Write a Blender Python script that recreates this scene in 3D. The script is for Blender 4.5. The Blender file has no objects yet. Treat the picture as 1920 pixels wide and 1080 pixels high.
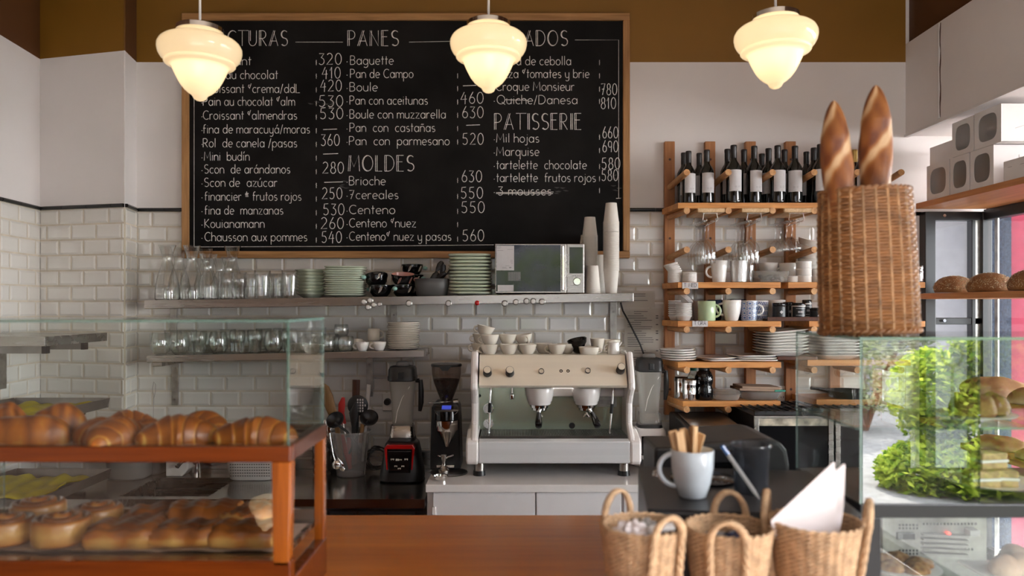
import bpy, math, random
from mathutils import Vector, Matrix
PI = math.pi
random.seed(7)
SC = bpy.context.scene
COL = SC.collection
# ------------------------------------------------------------------ camera
F = 1404.0                       # focal length in pixels of the 1920 px frame
CZ = 1.72                        # eye height
HY = 572.0                       # horizon row
cam = bpy.data.cameras.new('camera')
cam.sensor_width = 36.0
cam.lens = F / 1920 * 36
cam.shift_y = (HY - 540) / 1920
cam.dof.use_dof = True
cam.dof.focus_distance = 3.55
cam.dof.aperture_fstop = 2.4
cam.clip_start = 0.05
co = bpy.data.objects.new('camera', cam)
co.location = (0, 0, CZ)
co.rotation_euler = (PI/2, 0, 0)
COL.objects.link(co)
SC.camera = co
# ------------------------------------------------------------------ daylight
w = bpy.data.worlds.new('sky')
SC.world = w
w.use_nodes = True
wn = w.node_tree
bg = wn.nodes['Background']
tc = wn.nodes.new('ShaderNodeTexCoord')
sx = wn.nodes.new('ShaderNodeSeparateXYZ')
rp = wn.nodes.new('ShaderNodeValToRGB')
wn.links.new(tc.outputs['Generated'], sx.inputs[0])
wn.links.new(sx.outputs['Z'], rp.inputs[0])
rp.color_ramp.elements[0].position = 0.0
rp.color_ramp.elements[0].color = (1.0, 0.975, 0.96, 1)
rp.color_ramp.elements[1].position = 0.7
rp.color_ramp.elements[1].color = (0.86, 0.90, 1, 1)
wn.links.new(rp.outputs[0], bg.inputs['Color'])
bg.inputs['Strength'].default_value = 4.6
sun = bpy.data.lights.new('sun', 'SUN')
sun.energy = 7.0
sun.angle = 0.02
sun.color = (1, 0.95, 0.86)
so = bpy.data.objects.new('sun', sun)
so.rotation_euler = (math.radians(40), 0, math.radians(12))
COL.objects.link(so)
# the openings daylight comes through (light portals only guide the sampling of the sky)
for nm_, sx_, sy_, lc_, rt_ in (('shopfront_opening', 2.85, 2.6, (.52, -2.58, 1.65), (PI/2, 0, 0)), ('street_window_opening', 3.2, 2.2, (2.12, -.92, 1.48), (PI/2, 0, PI/2))):
    al = bpy.data.lights.new(nm_, 'AREA'); al.shape = 'RECTANGLE'; al.size = sx_; al.size_y = sy_
    al.cycles.is_portal = True; al.energy = 0
    ao = bpy.data.objects.new(nm_, al); ao.location = lc_; ao.rotation_euler = rt_; COL.objects.link(ao)
vs = SC.view_settings
vs.view_transform = 'Standard'
vs.look = 'None'
vs.gamma = 1.0
vs.use_curve_mapping = False
vs.exposure = 2.05
cy = SC.cycles
cy.use_denoising = True
cy.max_bounces = 8
cy.diffuse_bounces = 4
cy.glossy_bounces = 4
cy.transmission_bounces = 6
cy.transparent_max_bounces = 40
cy.caustics_reflective = False
cy.caustics_refractive = False
cy.sample_clamp_indirect = 4.0

# ------------------------------------------------------------------ helpers
def PX(px, Y): return (px - 960) * Y / F
def PZ(py, Y): return CZ - (py - HY) * Y / F

class MB:
    """collects shapes, then links them as ONE mesh object"""
    def __init__(s): s.v = []; s.f = []; s.m = []; s.cur = 0; s.tint = None
    def mark(s): return len(s.v)
    def xf(s, n, M):
        for i in range(n, len(s.v)): s.v[i] = tuple(M @ Vector(s.v[i]))
        return s
    def face(s, idx): s.f.append(tuple(idx)); s.m.append(s.cur)
    def box(s, x0, x1, y0, y1, z0, z1):
        n = len(s.v)
        s.v += [(x, y, z) for z in (z0, z1) for y in (y0, y1) for x in (x0, x1)]
        for q in ((0,2,3,1),(4,5,7,6),(0,1,5,4),(2,6,7,3),(0,4,6,2),(1,3,7,5)): s.face([n+i for i in q])
        return s
    def prism(s, poly, a, b, axis='y'):
        """poly in the plane across axis, from a to b"""
        n = len(s.v); k = len(poly)
        for t in (a, b):
            for (p, q) in poly:
                s.v.append({'y': (p, t, q), 'x': (t, p, q), 'z': (p, q, t)}[axis])
        s.face([n+i for i in range(k)][::-1]); s.face([n+k+i for i in range(k)])
        for i in range(k):
            j = (i+1) % k
            s.face((n+i, n+j, n+k+j, n+k+i))
        return s
    def lathe(s, prof, n=28, c=(0,0,0), sq=None, close=True, wob=None):
        """profile of (r, z); sq = superellipse power for squared plates"""
        b = len(s.v); cols = []
        for (r, z) in prof:
            if r < 1e-6:
                cols.append([len(s.v)]); s.v.append((c[0], c[1], c[2]+z)); continue
            row = []
            for i in range(n):
                a = 2*PI*i/n; k = r
                if sq: k = r*(abs(math.cos(a))**sq + abs(math.sin(a))**sq)**(-1.0/sq)
                if wob: k *= wob(a, z)
                row.append(len(s.v)); s.v.append((c[0]+k*math.cos(a), c[1]+k*math.sin(a), c[2]+z))
            cols.append(row)
        for A, B in zip(cols, cols[1:]):
            if len(A) == 1 and len(B) == 1: continue
            for i in range(n):
                j = (i+1) % n
                if len(A) == 1: s.face((A[0], B[j], B[i]))
                elif len(B) == 1: s.face((A[i], A[j], B[0]))
                else: s.face((A[i], A[j], B[j], B[i]))
        return s
    def cyl(s, p, q, r0, r1=None, n=16):
        return s.tube([p, q], [r0, r0 if r1 is None else r1], n)
    def tube(s, path, rad, n=10, cap=True, closed=False, flat=1.0, up=None):
        P = [Vector(p) for p in path]; k = len(P)
        R = rad if isinstance(rad, (list, tuple)) else [rad]*k
        rings = []; prev = None
        for i in range(k):
            if closed: t = P[(i+1) % k]-P[i-1]
            else: t = P[min(i+1, k-1)]-P[max(i-1, 0)]
            if t.length < 1e-9: t = Vector((0,0,1))
            t.normalize()
            if up is not None:
                u = Vector(up); u = u-t*u.dot(t)
            elif prev is None:
                u = Vector((0,0,1)) if abs(t.z) < .9 else Vector((1,0,0))
                u = u-t*u.dot(t)
            else: u = prev-t*prev.dot(t)
            if u.length < 1e-6: u = t.orthogonal()
            u.normalize(); prev = u; v = t.cross(u)
            row = []
            for j in range(n):
                a = 2*PI*j/n
                row.append(len(s.v)); s.v.append(tuple(P[i]+u*(math.cos(a)*R[i]*flat)+v*(math.sin(a)*R[i])))
            rings.append(row)
        m = k if closed else k-1
        for i in range(m):
            A, B = rings[i], rings[(i+1) % k]
            for j in range(n): s.face((A[j], A[(j+1) % n], B[(j+1) % n], B[j]))
        if cap and not closed: s.face(rings[0][::-1]); s.face(rings[-1])
        return s
    def ball(s, c, rx, ry=None, rz=None, n=16, m=10):
        ry = ry or rx; rz = rz or rx
        prof = [(math.sin(PI*i/m), -math.cos(PI*i/m)) for i in range(m+1)]
        prof[0] = (0, -1); prof[-1] = (0, 1)
        k = len(s.v); s.lathe(prof, n)
        for i in range(k, len(s.v)):
            x, y, z = s.v[i]; s.v[i] = (c[0]+x*rx, c[1]+y*ry, c[2]+z*rz)
        return s
    def build(s, name, mat, parent=None, bevel=0, ang=40, smooth=True, loc=None, rot=None):
        me = bpy.data.meshes.new(name)
        me.from_pydata(s.v, [], s.f)
        mats = mat if isinstance(mat, (list, tuple)) else [mat]
        for m in mats: me.materials.append(m)
        if len(mats) > 1: me.polygons.foreach_set('material_index', s.m)
        if s.tint:
            at = me.attributes.new('tint', 'FLOAT', 'POINT')
            at.data.foreach_set('value', s.tint)
        if smooth:
            me.polygons.foreach_set('use_smooth', [True]*len(me.polygons))
            me.set_sharp_from_angle(angle=math.radians(ang))
        me.update()
        o = bpy.data.objects.new(name, me)
        COL.objects.link(o)
        if parent is not None: o.parent = parent
        if bevel:
            b = o.modifiers.new('bevel', 'BEVEL'); b.width = bevel; b.segments = 2
            b.limit_method = 'ANGLE'; b.angle_limit = math.radians(35)
        if loc: o.location = loc
        if rot: o.rotation_euler = rot
        return o

def tag(o, label, cat, group=None, kind=None):
    if label: o['label'] = label
    if cat: o['category'] = cat
    if group: o['group'] = group
    if kind: o['kind'] = kind
    return o
def thing(name, label, cat, loc=(0,0,0), rz=0, group=None, rot=None):
    o = bpy.data.objects.new(name, None); o.empty_display_size = .05
    COL.objects.link(o); o.location = loc
    o.rotation_euler = rot if rot else (0, 0, rz)
    return tag(o, label, cat, group)
def struct(o): o['kind'] = 'structure'; return o
KIDS = {}
def kids(o):
    return [c for c in bpy.data.objects if c.parent == o]
def dup(src, label, loc, rz=0, rot=None, group=None, scale=None):
    r = src.copy(); COL.objects.link(r)
    r.location = loc; r.rotation_euler = rot if rot else (0, 0, rz)
    if label: r['label'] = label
    if group: r['group'] = group
    if scale: r.scale = scale if isinstance(scale, tuple) else (scale,)*3
    if src.name not in KIDS: KIDS[src.name] = [(c, kids(c)) for c in kids(src)]
    for c, gs in KIDS[src.name]:
        k = c.copy(); COL.objects.link(k); k.parent = r
        for g in gs:
            h = g.copy(); COL.objects.link(h); h.parent = k
    return r
class Maker:
    """first placing moves the prototype itself, later ones copy it"""
    def __init__(s, fn): s.fn = fn; s.o = None
    def __call__(s, label, loc, rz=0, rot=None, group=None, scale=None):
        if s.o is None:
            s.o = s.fn(); o = s.o
            o.location = loc; o.rotation_euler = rot if rot else (0, 0, rz)
            o['label'] = label
            if group: o['group'] = group
            if scale: o.scale = scale if isinstance(scale, tuple) else (scale,)*3
            return o
        return dup(s.o, label, loc, rz, rot, group, scale or (1,1,1))
ONES = 'lowest second third fourth fifth sixth seventh eighth ninth tenth eleventh twelfth thirteenth fourteenth fifteenth sixteenth seventeenth eighteenth nineteenth'.split()
TENS = {20:'twenty',30:'thirty',40:'forty',50:'fifty'}
def nth(i, n=None):
    """i from 0, counted from the bottom"""
    if n is not None and i == n-1: return 'topmost'
    if i < len(ONES): return ONES[i] + (' from the bottom' if i else '')
    k = i+1; t = k//10*10; r = k % 10
    if r == 0: return {20:'twentieth',30:'thirtieth',40:'fortieth',50:'fiftieth'}[t] + ' from the bottom'
    return TENS[t]+'-'+['','first','second','third','fourth','fifth','sixth','seventh','eighth','ninth'][r] + ' from the bottom'

# ------------------------------------------------------------------ materials
def nt(name):
    m = bpy.data.materials.new(name); m.use_nodes = True
    t = m.node_tree; t.nodes.clear()
    out = t.nodes.new('ShaderNodeOutputMaterial')
    return m, t, out
def N(t, typ, **kw):
    n = t.nodes.new(typ)
    for k, v in kw.items():
        if k in n.inputs.keys(): n.inputs[k].default_value = v
        else: setattr(n, k, v)
    return n
def L(t, a, b): t.links.new(a, b)
def rgba(c): return (c[0], c[1], c[2], 1)
def ramp(t, stops, src=None):
    r = t.nodes.new('ShaderNodeValToRGB'); e = r.color_ramp.elements
    while len(e) < len(stops): e.new(.5)
    for i, (p, c) in enumerate(stops): e[i].position = p; e[i].color = rgba(c)
    if src is not None: L(t, src, r.inputs[0])
    return r
def mat(name, col, rough=.5, metal=0, var=.06, nscale=12, bump=0, bscale=60, coat=0, emit=None, es=0, spec=.5, coords='Object', stretch=(1,1,1), rvar=0):
    """principled with procedural colour variation and bump"""
    m, t, out = nt(name)
    p = N(t, 'ShaderNodeBsdfPrincipled'); L(t, p.outputs[0], out.inputs[0])
    p.inputs['Roughness'].default_value = rough
    p.inputs['Metallic'].default_value = metal
    p.inputs['Coat Weight'].default_value = coat
    p.inputs['Specular IOR Level'].default_value = spec
    c = N(t, 'ShaderNodeTexCoord'); mp = N(t, 'ShaderNodeMapping'); mp.inputs['Scale'].default_value = stretch
    L(t, c.outputs[coords], mp.inputs[0])
    n = N(t, 'ShaderNodeTexNoise', Scale=nscale, Detail=4.0); L(t, mp.outputs[0], n.inputs['Vector'])
    a = [max(0, x*(1-var*2)) for x in col]; b = [min(1, x*(1+var)) for x in col]
    r = ramp(t, [(.3, a), (.7, b)], n.outputs[0]); L(t, r.outputs[0], p.inputs['Base Color'])
    if rvar:
        mr = N(t, 'ShaderNodeMapRange'); mr.inputs['To Min'].default_value = max(.02, rough-rvar); mr.inputs['To Max'].default_value = rough+rvar
        L(t, n.outputs[0], mr.inputs[0]); L(t, mr.outputs[0], p.inputs['Roughness'])
    if bump:
        n2 = N(t, 'ShaderNodeTexNoise', Scale=bscale, Detail=3.0); L(t, mp.outputs[0], n2.inputs['Vector'])
        b_ = N(t, 'ShaderNodeBump', Strength=bump, Distance=.01); L(t, n2.outputs[0], b_.inputs['Height']); L(t, b_.outputs[0], p.inputs['Normal'])
    if emit:
        p.inputs['Emission Color'].default_value = rgba(emit); p.inputs['Emission Strength'].default_value = es
    return m
def wood(name, dark, light, axis=0, scale=18, rough=.45, coat=0, ring=False):
    m, t, out = nt(name)
    p = N(t, 'ShaderNodeBsdfPrincipled', Roughness=rough); L(t, p.outputs[0], out.inputs[0])
    p.inputs['Coat Weight'].default_value = coat; p.inputs['Coat Roughness'].default_value = .12
    c = N(t, 'ShaderNodeTexCoord'); mp = N(t, 'ShaderNodeMapping')
    s = [1, 1, 1]; s[axis] = .06
    mp.inputs['Scale'].default_value = s; L(t, c.outputs['Object'], mp.inputs[0])
    n = N(t, 'ShaderNodeTexNoise', Scale=scale*2.2, Detail=5.0, Distortion=.6); L(t, mp.outputs[0], n.inputs['Vector'])
    wv = N(t, 'ShaderNodeTexNoise', Scale=scale*9, Detail=2.0); L(t, mp.outputs[0], wv.inputs['Vector'])
    mx = N(t, 'ShaderNodeMix'); mx.inputs[0].default_value = .4
    L(t, n.outputs[0], mx.inputs[2]); L(t, wv.outputs[0], mx.inputs[3])
    r = ramp(t, [(.32, dark), (.62, light)], mx.outputs[0]); L(t, r.outputs[0], p.inputs['Base Color'])
    b_ = N(t, 'ShaderNodeBump', Strength=.12, Distance=.004); L(t, mx.outputs[0], b_.inputs['Height']); L(t, b_.outputs[0], p.inputs['Normal'])
    return m
def glass(name, tint=(.93,.96,.95), refl=1.0, edge=(.45,.5,.48), rough=.02, body=0.0, bodycol=(.8,.8,.8)):
    """thin clear glass: lets light straight through, mirrors more at grazing angles, thicker looking walls"""
    m, t, out = nt(name)
    lw = N(t, 'ShaderNodeLayerWeight', Blend=.35)
    r = ramp(t, [(.0, tint), (.7, tint), (.98, edge)], lw.outputs['Facing'])
    tr = N(t, 'ShaderNodeBsdfTransparent'); L(t, r.outputs[0], tr.inputs[0])
    gl = N(t, 'ShaderNodeBsdfGlossy', Roughness=rough)
    fr = N(t, 'ShaderNodeFresnel', IOR=1.5)
    ge = N(t, 'ShaderNodeNewGeometry'); io = N(t, 'ShaderNodeMapRange')       # same mirror strength from either side of the thin wall
    io.inputs['To Min'].default_value = 1.5; io.inputs['To Max'].default_value = 1/1.5
    L(t, ge.outputs['Backfacing'], io.inputs[0]); L(t, io.outputs[0], fr.inputs['IOR'])
    mu = N(t, 'ShaderNodeMath', operation='MULTIPLY'); mu.inputs[1].default_value = refl; mu.use_clamp = True
    L(t, fr.outputs[0], mu.inputs[0])
    mx = N(t, 'ShaderNodeMixShader'); L(t, mu.outputs[0], mx.inputs[0]); L(t, tr.outputs[0], mx.inputs[1]); L(t, gl.outputs[0], mx.inputs[2])
    res = mx.outputs[0]
    if body:
        df = N(t, 'ShaderNodeBsdfDiffuse', Color=rgba(bodycol))
        tl = N(t, 'ShaderNodeBsdfTranslucent', Color=rgba(bodycol))
        m2 = N(t, 'ShaderNodeMixShader'); m2.inputs[0].default_value = .5; L(t, df.outputs[0], m2.inputs[1]); L(t, tl.outputs[0], m2.inputs[2])
        m3 = N(t, 'ShaderNodeMixShader'); m3.inputs[0].default_value = body; L(t, res, m3.inputs[1]); L(t, m2.outputs[0], m3.inputs[2])
        res = m3.outputs[0]
    L(t, res, out.inputs[0])
    return m
def crust(name, pale, mid, dark, rough=.42, bscale=45, bstr=.4, coat=.1):
    """baked dough: the tint attribute says how browned, noise blotches it"""
    m, t, out = nt(name)
    p = N(t, 'ShaderNodeBsdfPrincipled', Roughness=rough); L(t, p.outputs[0], out.inputs[0])
    p.inputs['Coat Weight'].default_value = coat; p.inputs['Coat Roughness'].default_value = .3
    c = N(t, 'ShaderNodeTexCoord')
    a = N(t, 'ShaderNodeAttribute', attribute_name='tint')
    n = N(t, 'ShaderNodeTexNoise', Scale=bscale*.6, Detail=5.0); L(t, c.outputs['Object'], n.inputs['Vector'])
    s = N(t, 'ShaderNodeMath', operation='MULTIPLY_ADD'); s.inputs[1].default_value = .55; s.inputs[2].default_value = -.27
    L(t, n.outputs[0], s.inputs[0])
    ad = N(t, 'ShaderNodeMath', operation='ADD'); L(t, a.outputs['Fac'], ad.inputs[0]); L(t, s.outputs[0], ad.inputs[1])
    r = ramp(t, [(.0, pale), (.5, mid), (1.0, dark)], ad.outputs[0]); L(t, r.outputs[0], p.inputs['Base Color'])
    n2 = N(t, 'ShaderNodeTexNoise', Scale=bscale*2, Detail=4.0); L(t, c.outputs['Object'], n2.inputs['Vector'])
    b_ = N(t, 'ShaderNodeBump', Strength=bstr, Distance=.004); L(t, n2.outputs[0], b_.inputs['Height']); L(t, b_.outputs[0], p.inputs['Normal'])
    return m
M = {}
M['plaster'] = mat('white_plaster', (.76,.715,.70), .7, var=.02, nscale=3, bump=.05, bscale=25)
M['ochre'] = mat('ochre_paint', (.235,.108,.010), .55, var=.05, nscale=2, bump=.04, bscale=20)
M['brown_upper_wall'] = mat('brown_upper_wall', (.095,.033,.008), .6, var=.05, nscale=2)  # darker brown than the ochre, on the side-facing upper walls
M['tile'] = mat('white_glazed_tile', (.72,.69,.65), .09, var=.02, nscale=4, bump=.03, bscale=9, coat=.3)
M['grout'] = mat('grout', (.62,.55,.45), .9, var=.08, nscale=15)
M['black_tile'] = mat('black_glazed_tile', (.006,.006,.006), .12)
M['steel'] = mat('brushed_steel', (.43,.40,.37), .27, 1, var=.08, nscale=9, stretch=(.15,3,3), bump=.04, bscale=120, rvar=.07)
M['worn_steel'] = mat('worn_dark_steel', (.30,.28,.265), .33, 1, var=.2, nscale=6, bump=.1, bscale=40, rvar=.1)
M['counter_steel'] = mat('counter_steel', (.50,.48,.455), .2, 1, var=.12, nscale=5, bump=.04, bscale=60, rvar=.06)
M['galv'] = mat('galvanised_steel', (.42,.40,.37), .38, .9, var=.15, nscale=25, rvar=.1)
M['chrome'] = mat('chrome', (.78,.77,.75), .08, 1, var=.02)
M['black'] = mat('black_plastic', (.012,.012,.013), .35, var=.1)
M['blackgloss'] = mat('black_gloss', (.006,.006,.007), .06, var=.1)
M['chalkboard'] = mat('chalkboard', (.0105,.0095,.0095), .62, var=.35, nscale=3.5, spec=.12)
M['chalk'] = mat('chalk', (.88,.84,.80), .95, var=.15, nscale=80)
M['chalk_faint'] = mat('chalk_faint', (.075,.07,.068), .95, var=.3, nscale=30)
M['frame_wood'] = wood('oak_frame', (.27,.125,.04), (.46,.235,.09), 0, 14, .5)
M['frame_wood_v'] = wood('oak_frame_upright', (.27,.125,.04), (.46,.235,.09), 2, 14, .5)
M['pine'] = wood('pine_board', (.50,.19,.045), (.74,.34,.10), 0, 16, .45)
M['pine_y'] = wood('pine_dowel', (.38,.17,.06), (.66,.36,.15), 1, 20, .5)
M['pine_z'] = wood('pine_post', (.28,.10,.03), (.45,.19,.065), 2, 14, .5)
M['pine_pale'] = wood('pale_pine', (.52,.30,.13), (.78,.55,.32), 1, 14, .55)
M['varnish'] = wood('varnished_wood', (.085,.014,.0015), (.17,.033,.0035), 0, 9, .22, .5)
M['varnish_z'] = wood('varnished_post', (.17,.036,.003), (.38,.10,.010), 2, 9, .25, .5)
M['varnish_d'] = wood('dark_varnished_rail', (.045,.010,.003), (.09,.021,.006), 1, 9, .3, .4)
M['counter'] = wood('orange_counter', (.40,.10,.005), (.58,.175,.011), 0, 5, .28, .25)
M['shelf_orange'] = wood('orange_pine', (.36,.13,.035), (.56,.24,.08), 1, 10, .4)
M['white'] = mat('white_porcelain', (.85,.82,.78), .16, var=.02, coat=.3)
M['cream'] = mat('cream_porcelain', (.80,.74,.64), .2, var=.03, coat=.3)
M['paper'] = mat('white_paper', (.76,.73,.70), .85, var=.03)
M['cup_paper'] = mat('paper_cup', (.78,.73,.67), .7, var=.02)
M['mint'] = mat('mint_glaze', (.66,.72,.58), .2, var=.05, coat=.4)
M['mint_rim'] = mat('mint_rim', (.50,.48,.32), .3, var=.1)
M['grey_plastic'] = mat('grey_plastic', (.10,.097,.094), .45)
M['enamel'] = mat('white_enamel', (.86,.82,.80), .25, var=.02, coat=.3)
M['fridge'] = mat('white_laminate', (.84,.82,.83), .35, var=.03, nscale=4)
M['machine_white'] = mat('machine_side_white', (.90,.85,.82), .2, var=.02, coat=.4)
M['machine_steel'] = mat('satin_steel', (.90,.82,.69), .34, .35, var=.03, nscale=6, stretch=(.1,4,4), rvar=.04)
M['machine_front'] = mat('satin_grey_steel', (.78,.79,.80), .38, .35, var=.03, nscale=6, stretch=(.1,4,4), rvar=.04)
M['splash'] = mat('steel_green_reflection_tint', (.45,.52,.40), .24, .8, var=.08, nscale=3)  # green of the mirrored trees is painted into the steel colour
M['red'] = mat('red_lacquer', (.45,.008,.008), .2, coat=.6)
M['red_soft'] = mat('red_silicone', (.55,.02,.015), .5)
M['led'] = mat('led_strip', (1,1,1), .5, emit=(1,.98,.95), es=1.6)
M['lcd'] = mat('blue_display', (.02,.03,.2), .3, emit=(.10,.14,.9), es=.12)
M['digits'] = mat('lit_icons', (.6,.55,.5), .5, emit=(.9,.75,.6), es=.03)
M['bottle'] = mat('dark_wine_glass', (.005,.006,.005), .05, coat=.5)
M['label'] = mat('paper_label', (.62,.60,.61), .7, var=.04)
M['ink'] = mat('print_ink', (.08,.075,.08), .8)
M['ink_lt'] = mat('pale_print_ink', (.30,.29,.30), .8)
M['foil'] = mat('black_capsule', (.014,.012,.013), .32)
M['beans'] = mat('coffee_beans', (.05,.018,.008), .35, var=.6, nscale=180, bump=1, bscale=180)
M['yellow'] = mat('yellow_dough', (.50,.40,.012), .6, var=.1, nscale=10, bump=.3, bscale=20)
M['darkwood'] = wood('dark_wood', (.05,.014,.006), (.10,.03,.012), 2, 14, .4)
M['spat'] = wood('olive_wood', (.16,.08,.025), (.28,.15,.05), 2, 12, .5)
M['greencup'] = mat('pale_green_mug', (.50,.62,.38), .2, coat=.3)
M['blue'] = mat('blue_glaze', (.02,.10,.32), .25, coat=.3)
M['navy'] = mat('navy_glaze', (.01,.02,.06), .25, coat=.3)
M['pink'] = mat('pink_glaze', (.58,.27,.22), .3, coat=.3)
M['aqua'] = mat('aqua_knob', (.30,.52,.47), .3, coat=.3)
M['kraft'] = mat('kraft_paper', (.34,.23,.16), .85, bump=.3, bscale=30)
M['parchment'] = mat('baking_paper', (.42,.32,.25), .8, bump=.3, bscale=12)
M['green_edge'] = mat('teal_tape', (.03,.25,.18), .6)
M['wicker'] = mat('wicker_cane', (.30,.125,.038), .5, var=.22, nscale=14, bump=.1, bscale=120, stretch=(1,1,3))
M['wicker_lt'] = mat('wicker_stake', (.42,.23,.10), .55, var=.3, nscale=30)
M['jute'] = mat('jute_rope', (.60,.40,.235), .85, var=.15, nscale=60, bump=.4, bscale=220)
M['napkin'] = mat('napkin_paper', (.80,.73,.72), .9, var=.02)
M['stir'] = wood('birch_stick', (.50,.29,.13), (.70,.46,.25), 2, 20, .7)
M['mug_blue'] = mat('pale_grey_blue_mug', (.60,.66,.70), .25, coat=.2)
M['croissant'] = crust('croissant_crust', (.80,.48,.12), (.42,.118,.010), (.16,.032,.004))
M['bun'] = crust('glazed_bun', (.75,.44,.13), (.38,.115,.016), (.085,.018,.004), .3, coat=.35)
M['filling'] = mat('cinnamon_filling', (.035,.012,.006), .4, bump=.5, bscale=90)
M['baguette'] = crust('baguette_crust', (.68,.45,.25), (.38,.14,.035), (.15,.035,.006), .5, 25, .5)
M['loaf'] = crust('floured_loaf', (.72,.56,.42), (.42,.20,.10), (.22,.08,.035), .75, 25, .8, 0)
M['muffin'] = crust('muffin_crumb', (.46,.27,.10), (.24,.10,.03), (.10,.032,.01), .7, 35, .8, 0)
M['frame_black'] = mat('black_window_frame', (.010,.010,.012), .3)
M['pinkwall'] = mat('pink_render', (.30,.024,.055), .8, var=.05)
M['bluegrey'] = mat('blue_grey_render', (.028,.038,.062), .9, var=.3, nscale=60, bump=.6, bscale=80)
M['outwhite'] = mat('white_render', (.15,.145,.155), .9, var=.05)
M['pave'] = mat('pavement', (.16,.155,.15), .9, var=.15, bump=.2)
M['cardboard'] = mat('white_card', (.72,.69,.68), .6, var=.02)
M['window_film'] = glass('box_film', (.70,.68,.65), 2.4, (.5,.5,.5), .12, .35, (.62,.59,.57))
M['glass'] = glass('clear_glass', (.975,.98,.975), 2.2, (.46,.47,.45))
M['glass_green'] = glass('greenish_glass', (.965,.98,.972), 2.4, (.58,.62,.58))
M['pane'] = glass('case_pane', (.955,.985,.975), 1.2, (.7,.85,.8), .0)
M['pane_strong'] = glass('reflective_case_pane', (.76,.79,.78), 6.0, (.4,.5,.5), .0)
M['pane_edge'] = mat('pane_edge', (.10,.20,.17), .2, var=.1)
M['winpane'] = glass('window_pane', (.93,.96,.97), .9, (.7,.8,.8), .0)
M['plastic_clear'] = glass('clear_plastic', (.95,.95,.93), 1.8, (.6,.6,.57), .12, .22, (.90,.87,.82))
M['plastic_jar'] = glass('blender_jar_plastic', (.93,.93,.90), 2.0, (.5,.5,.48), .1, .36, (.78,.75,.70))
M['plastic_semi'] = glass('semi_clear_plastic', (.93,.93,.92), 1.6, (.6,.6,.6), .15, .26, (.85,.83,.82))
M['plastic_frost'] = glass('frosted_plastic', (.72,.72,.70), 1.0, (.5,.5,.5), .3, .38, (.70,.68,.66))
M['plastic_dark'] = glass('smoked_plastic', (.55,.57,.60), 1.3, (.35,.35,.38), .1, .15, (.22,.23,.26))
M['hopper'] = glass('smoked_hopper', (.66,.60,.57), 1.4, (.3,.27,.25), .05, .05, (.4,.36,.34))
# ================================================================== THE SETTING
WY = 3.90                                    # back wall
def wallbox(name, boxes, m, parent=None, bevel=0):
    b = MB()
    for x in boxes: b.box(*x)
    o = b.build(name, m, parent, smooth=False, bevel=bevel)
    if parent is None: struct(o)
    return o
wallbox('floor', [(-2.6, 2.6, -2.8, 4.0, -.06, 0)], mat('floor_tiles', (.38,.34,.30), .4, var=.1))
wallbox('ceiling', [(-2.6, 2.2, -2.8, 4.0, 3.7, 3.78)], mat('ceiling_paint', (.60,.53,.46), .8))
ZO = 2.985                                   # lower edge of the ochre band
WX1, WX2 = 2.166, 2.427                      # glazed strip beside the bay
def plain_wall(name, p, q, z0, z1, t, m, parent=None):
    """wall slab between plan points p and q, thickness t to the outside"""
    d = Vector((q[0]-p[0], q[1]-p[1])); n = Vector((-d.y, d.x)).normalized()*t
    b = MB(); b.prism([p, q, (q[0]+n.x, q[1]+n.y), (p[0]+n.x, p[1]+n.y)], z0, z1, 'z')
    o = b.build(name, m, parent, smooth=False)
    if parent is None: struct(o)
    return o
def tiles(name, p, q, z0, z1, parent, off=0.0, skip=None):
    """bevelled metro tiles as real relief along p-q, rows counted down from z1"""
    d = Vector((q[0]-p[0], q[1]-p[1])); ln = d.length; d.normalize(); n = Vector((d.y, -d.x))
    TW, TH, G, BV, DP = .1525, .0778, .0014, .012, .0065
    b = MB(); z = z1; row = 0
    def pt(u, h, zz): return (p[0]+d.x*u+n.x*h, p[1]+d.y*u+n.y*h, zz)
    while z > z0+.004:
        zb = max(z-TH, z0); u = -off-(TW/2 if row % 2 else 0)
        while u < ln:
            a = max(u, 0)+G; c = min(u+TW, ln)-G
            if c-a > .012 and not (skip and skip((a+c)/2, (z+zb)/2)):
                bb = min(BV, (c-a)/3, (z-zb)/3); k = len(b.v)
                t1, t2 = random.uniform(-.0007, .0007), random.uniform(-.0006, .0006)
                for (uu, zz) in ((a, zb+G), (c, zb+G), (c, z-G), (a, z-G)): b.v.append(pt(uu, 0.0005, zz))
                for (uu, zz) in ((a, zb+G), (c, zb+G), (c, z-G), (a, z-G)): b.v.append(pt(uu, .002, zz))
                for i, (uu, zz) in enumerate(((a+bb, zb+G+bb), (c-bb, zb+G+bb), (c-bb, z-G-bb), (a+bb, z-G-bb))):
                    b.v.append(pt(uu, DP+(t1 if i in (1,2) else 0)+(t2 if i > 1 else 0), zz))
                b.face([k+8+i for i in range(4)])
                for i in range(4):
                    j = (i+1) % 4
                    b.face((k+i, k+j, k+4+j, k+4+i)); b.face((k+4+i, k+4+j, k+8+j, k+8+i))
            u += TW
        z -= TH; row += 1
    return b.build(name, M['tile'], parent, smooth=False)
def band(name, p, q, z0, z1, parent):
    """black rounded capping tiles"""
    d = Vector((q[0]-p[0], q[1]-p[1])); ln = d.length; d.normalize(); n = Vector((d.y, -d.x))
    b = MB(); u = 0
    while u < ln-.01:
        v = min(u+.15, ln); k = []
        for t in (u+.001, v-.001):
            k.append([(p[0]+d.x*t+n.x*h, p[1]+d.y*t+n.y*h, zz) for (h, zz) in ((0,z0),(.012,z0),(.017,z0+.006),(.017,z1-.006),(.012,z1),(0,z1))])
        i0 = len(b.v); b.v += k[0]+k[1]
        for i in range(6):
            j = (i+1) % 6; b.face((i0+i, i0+j, i0+6+j, i0+6+i))
        b.face([i0+i for i in range(6)][::-1]); b.face([i0+6+i for i in range(6)])
        u = v
    return b.build(name, M['black_tile'], parent, ang=50)
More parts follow.
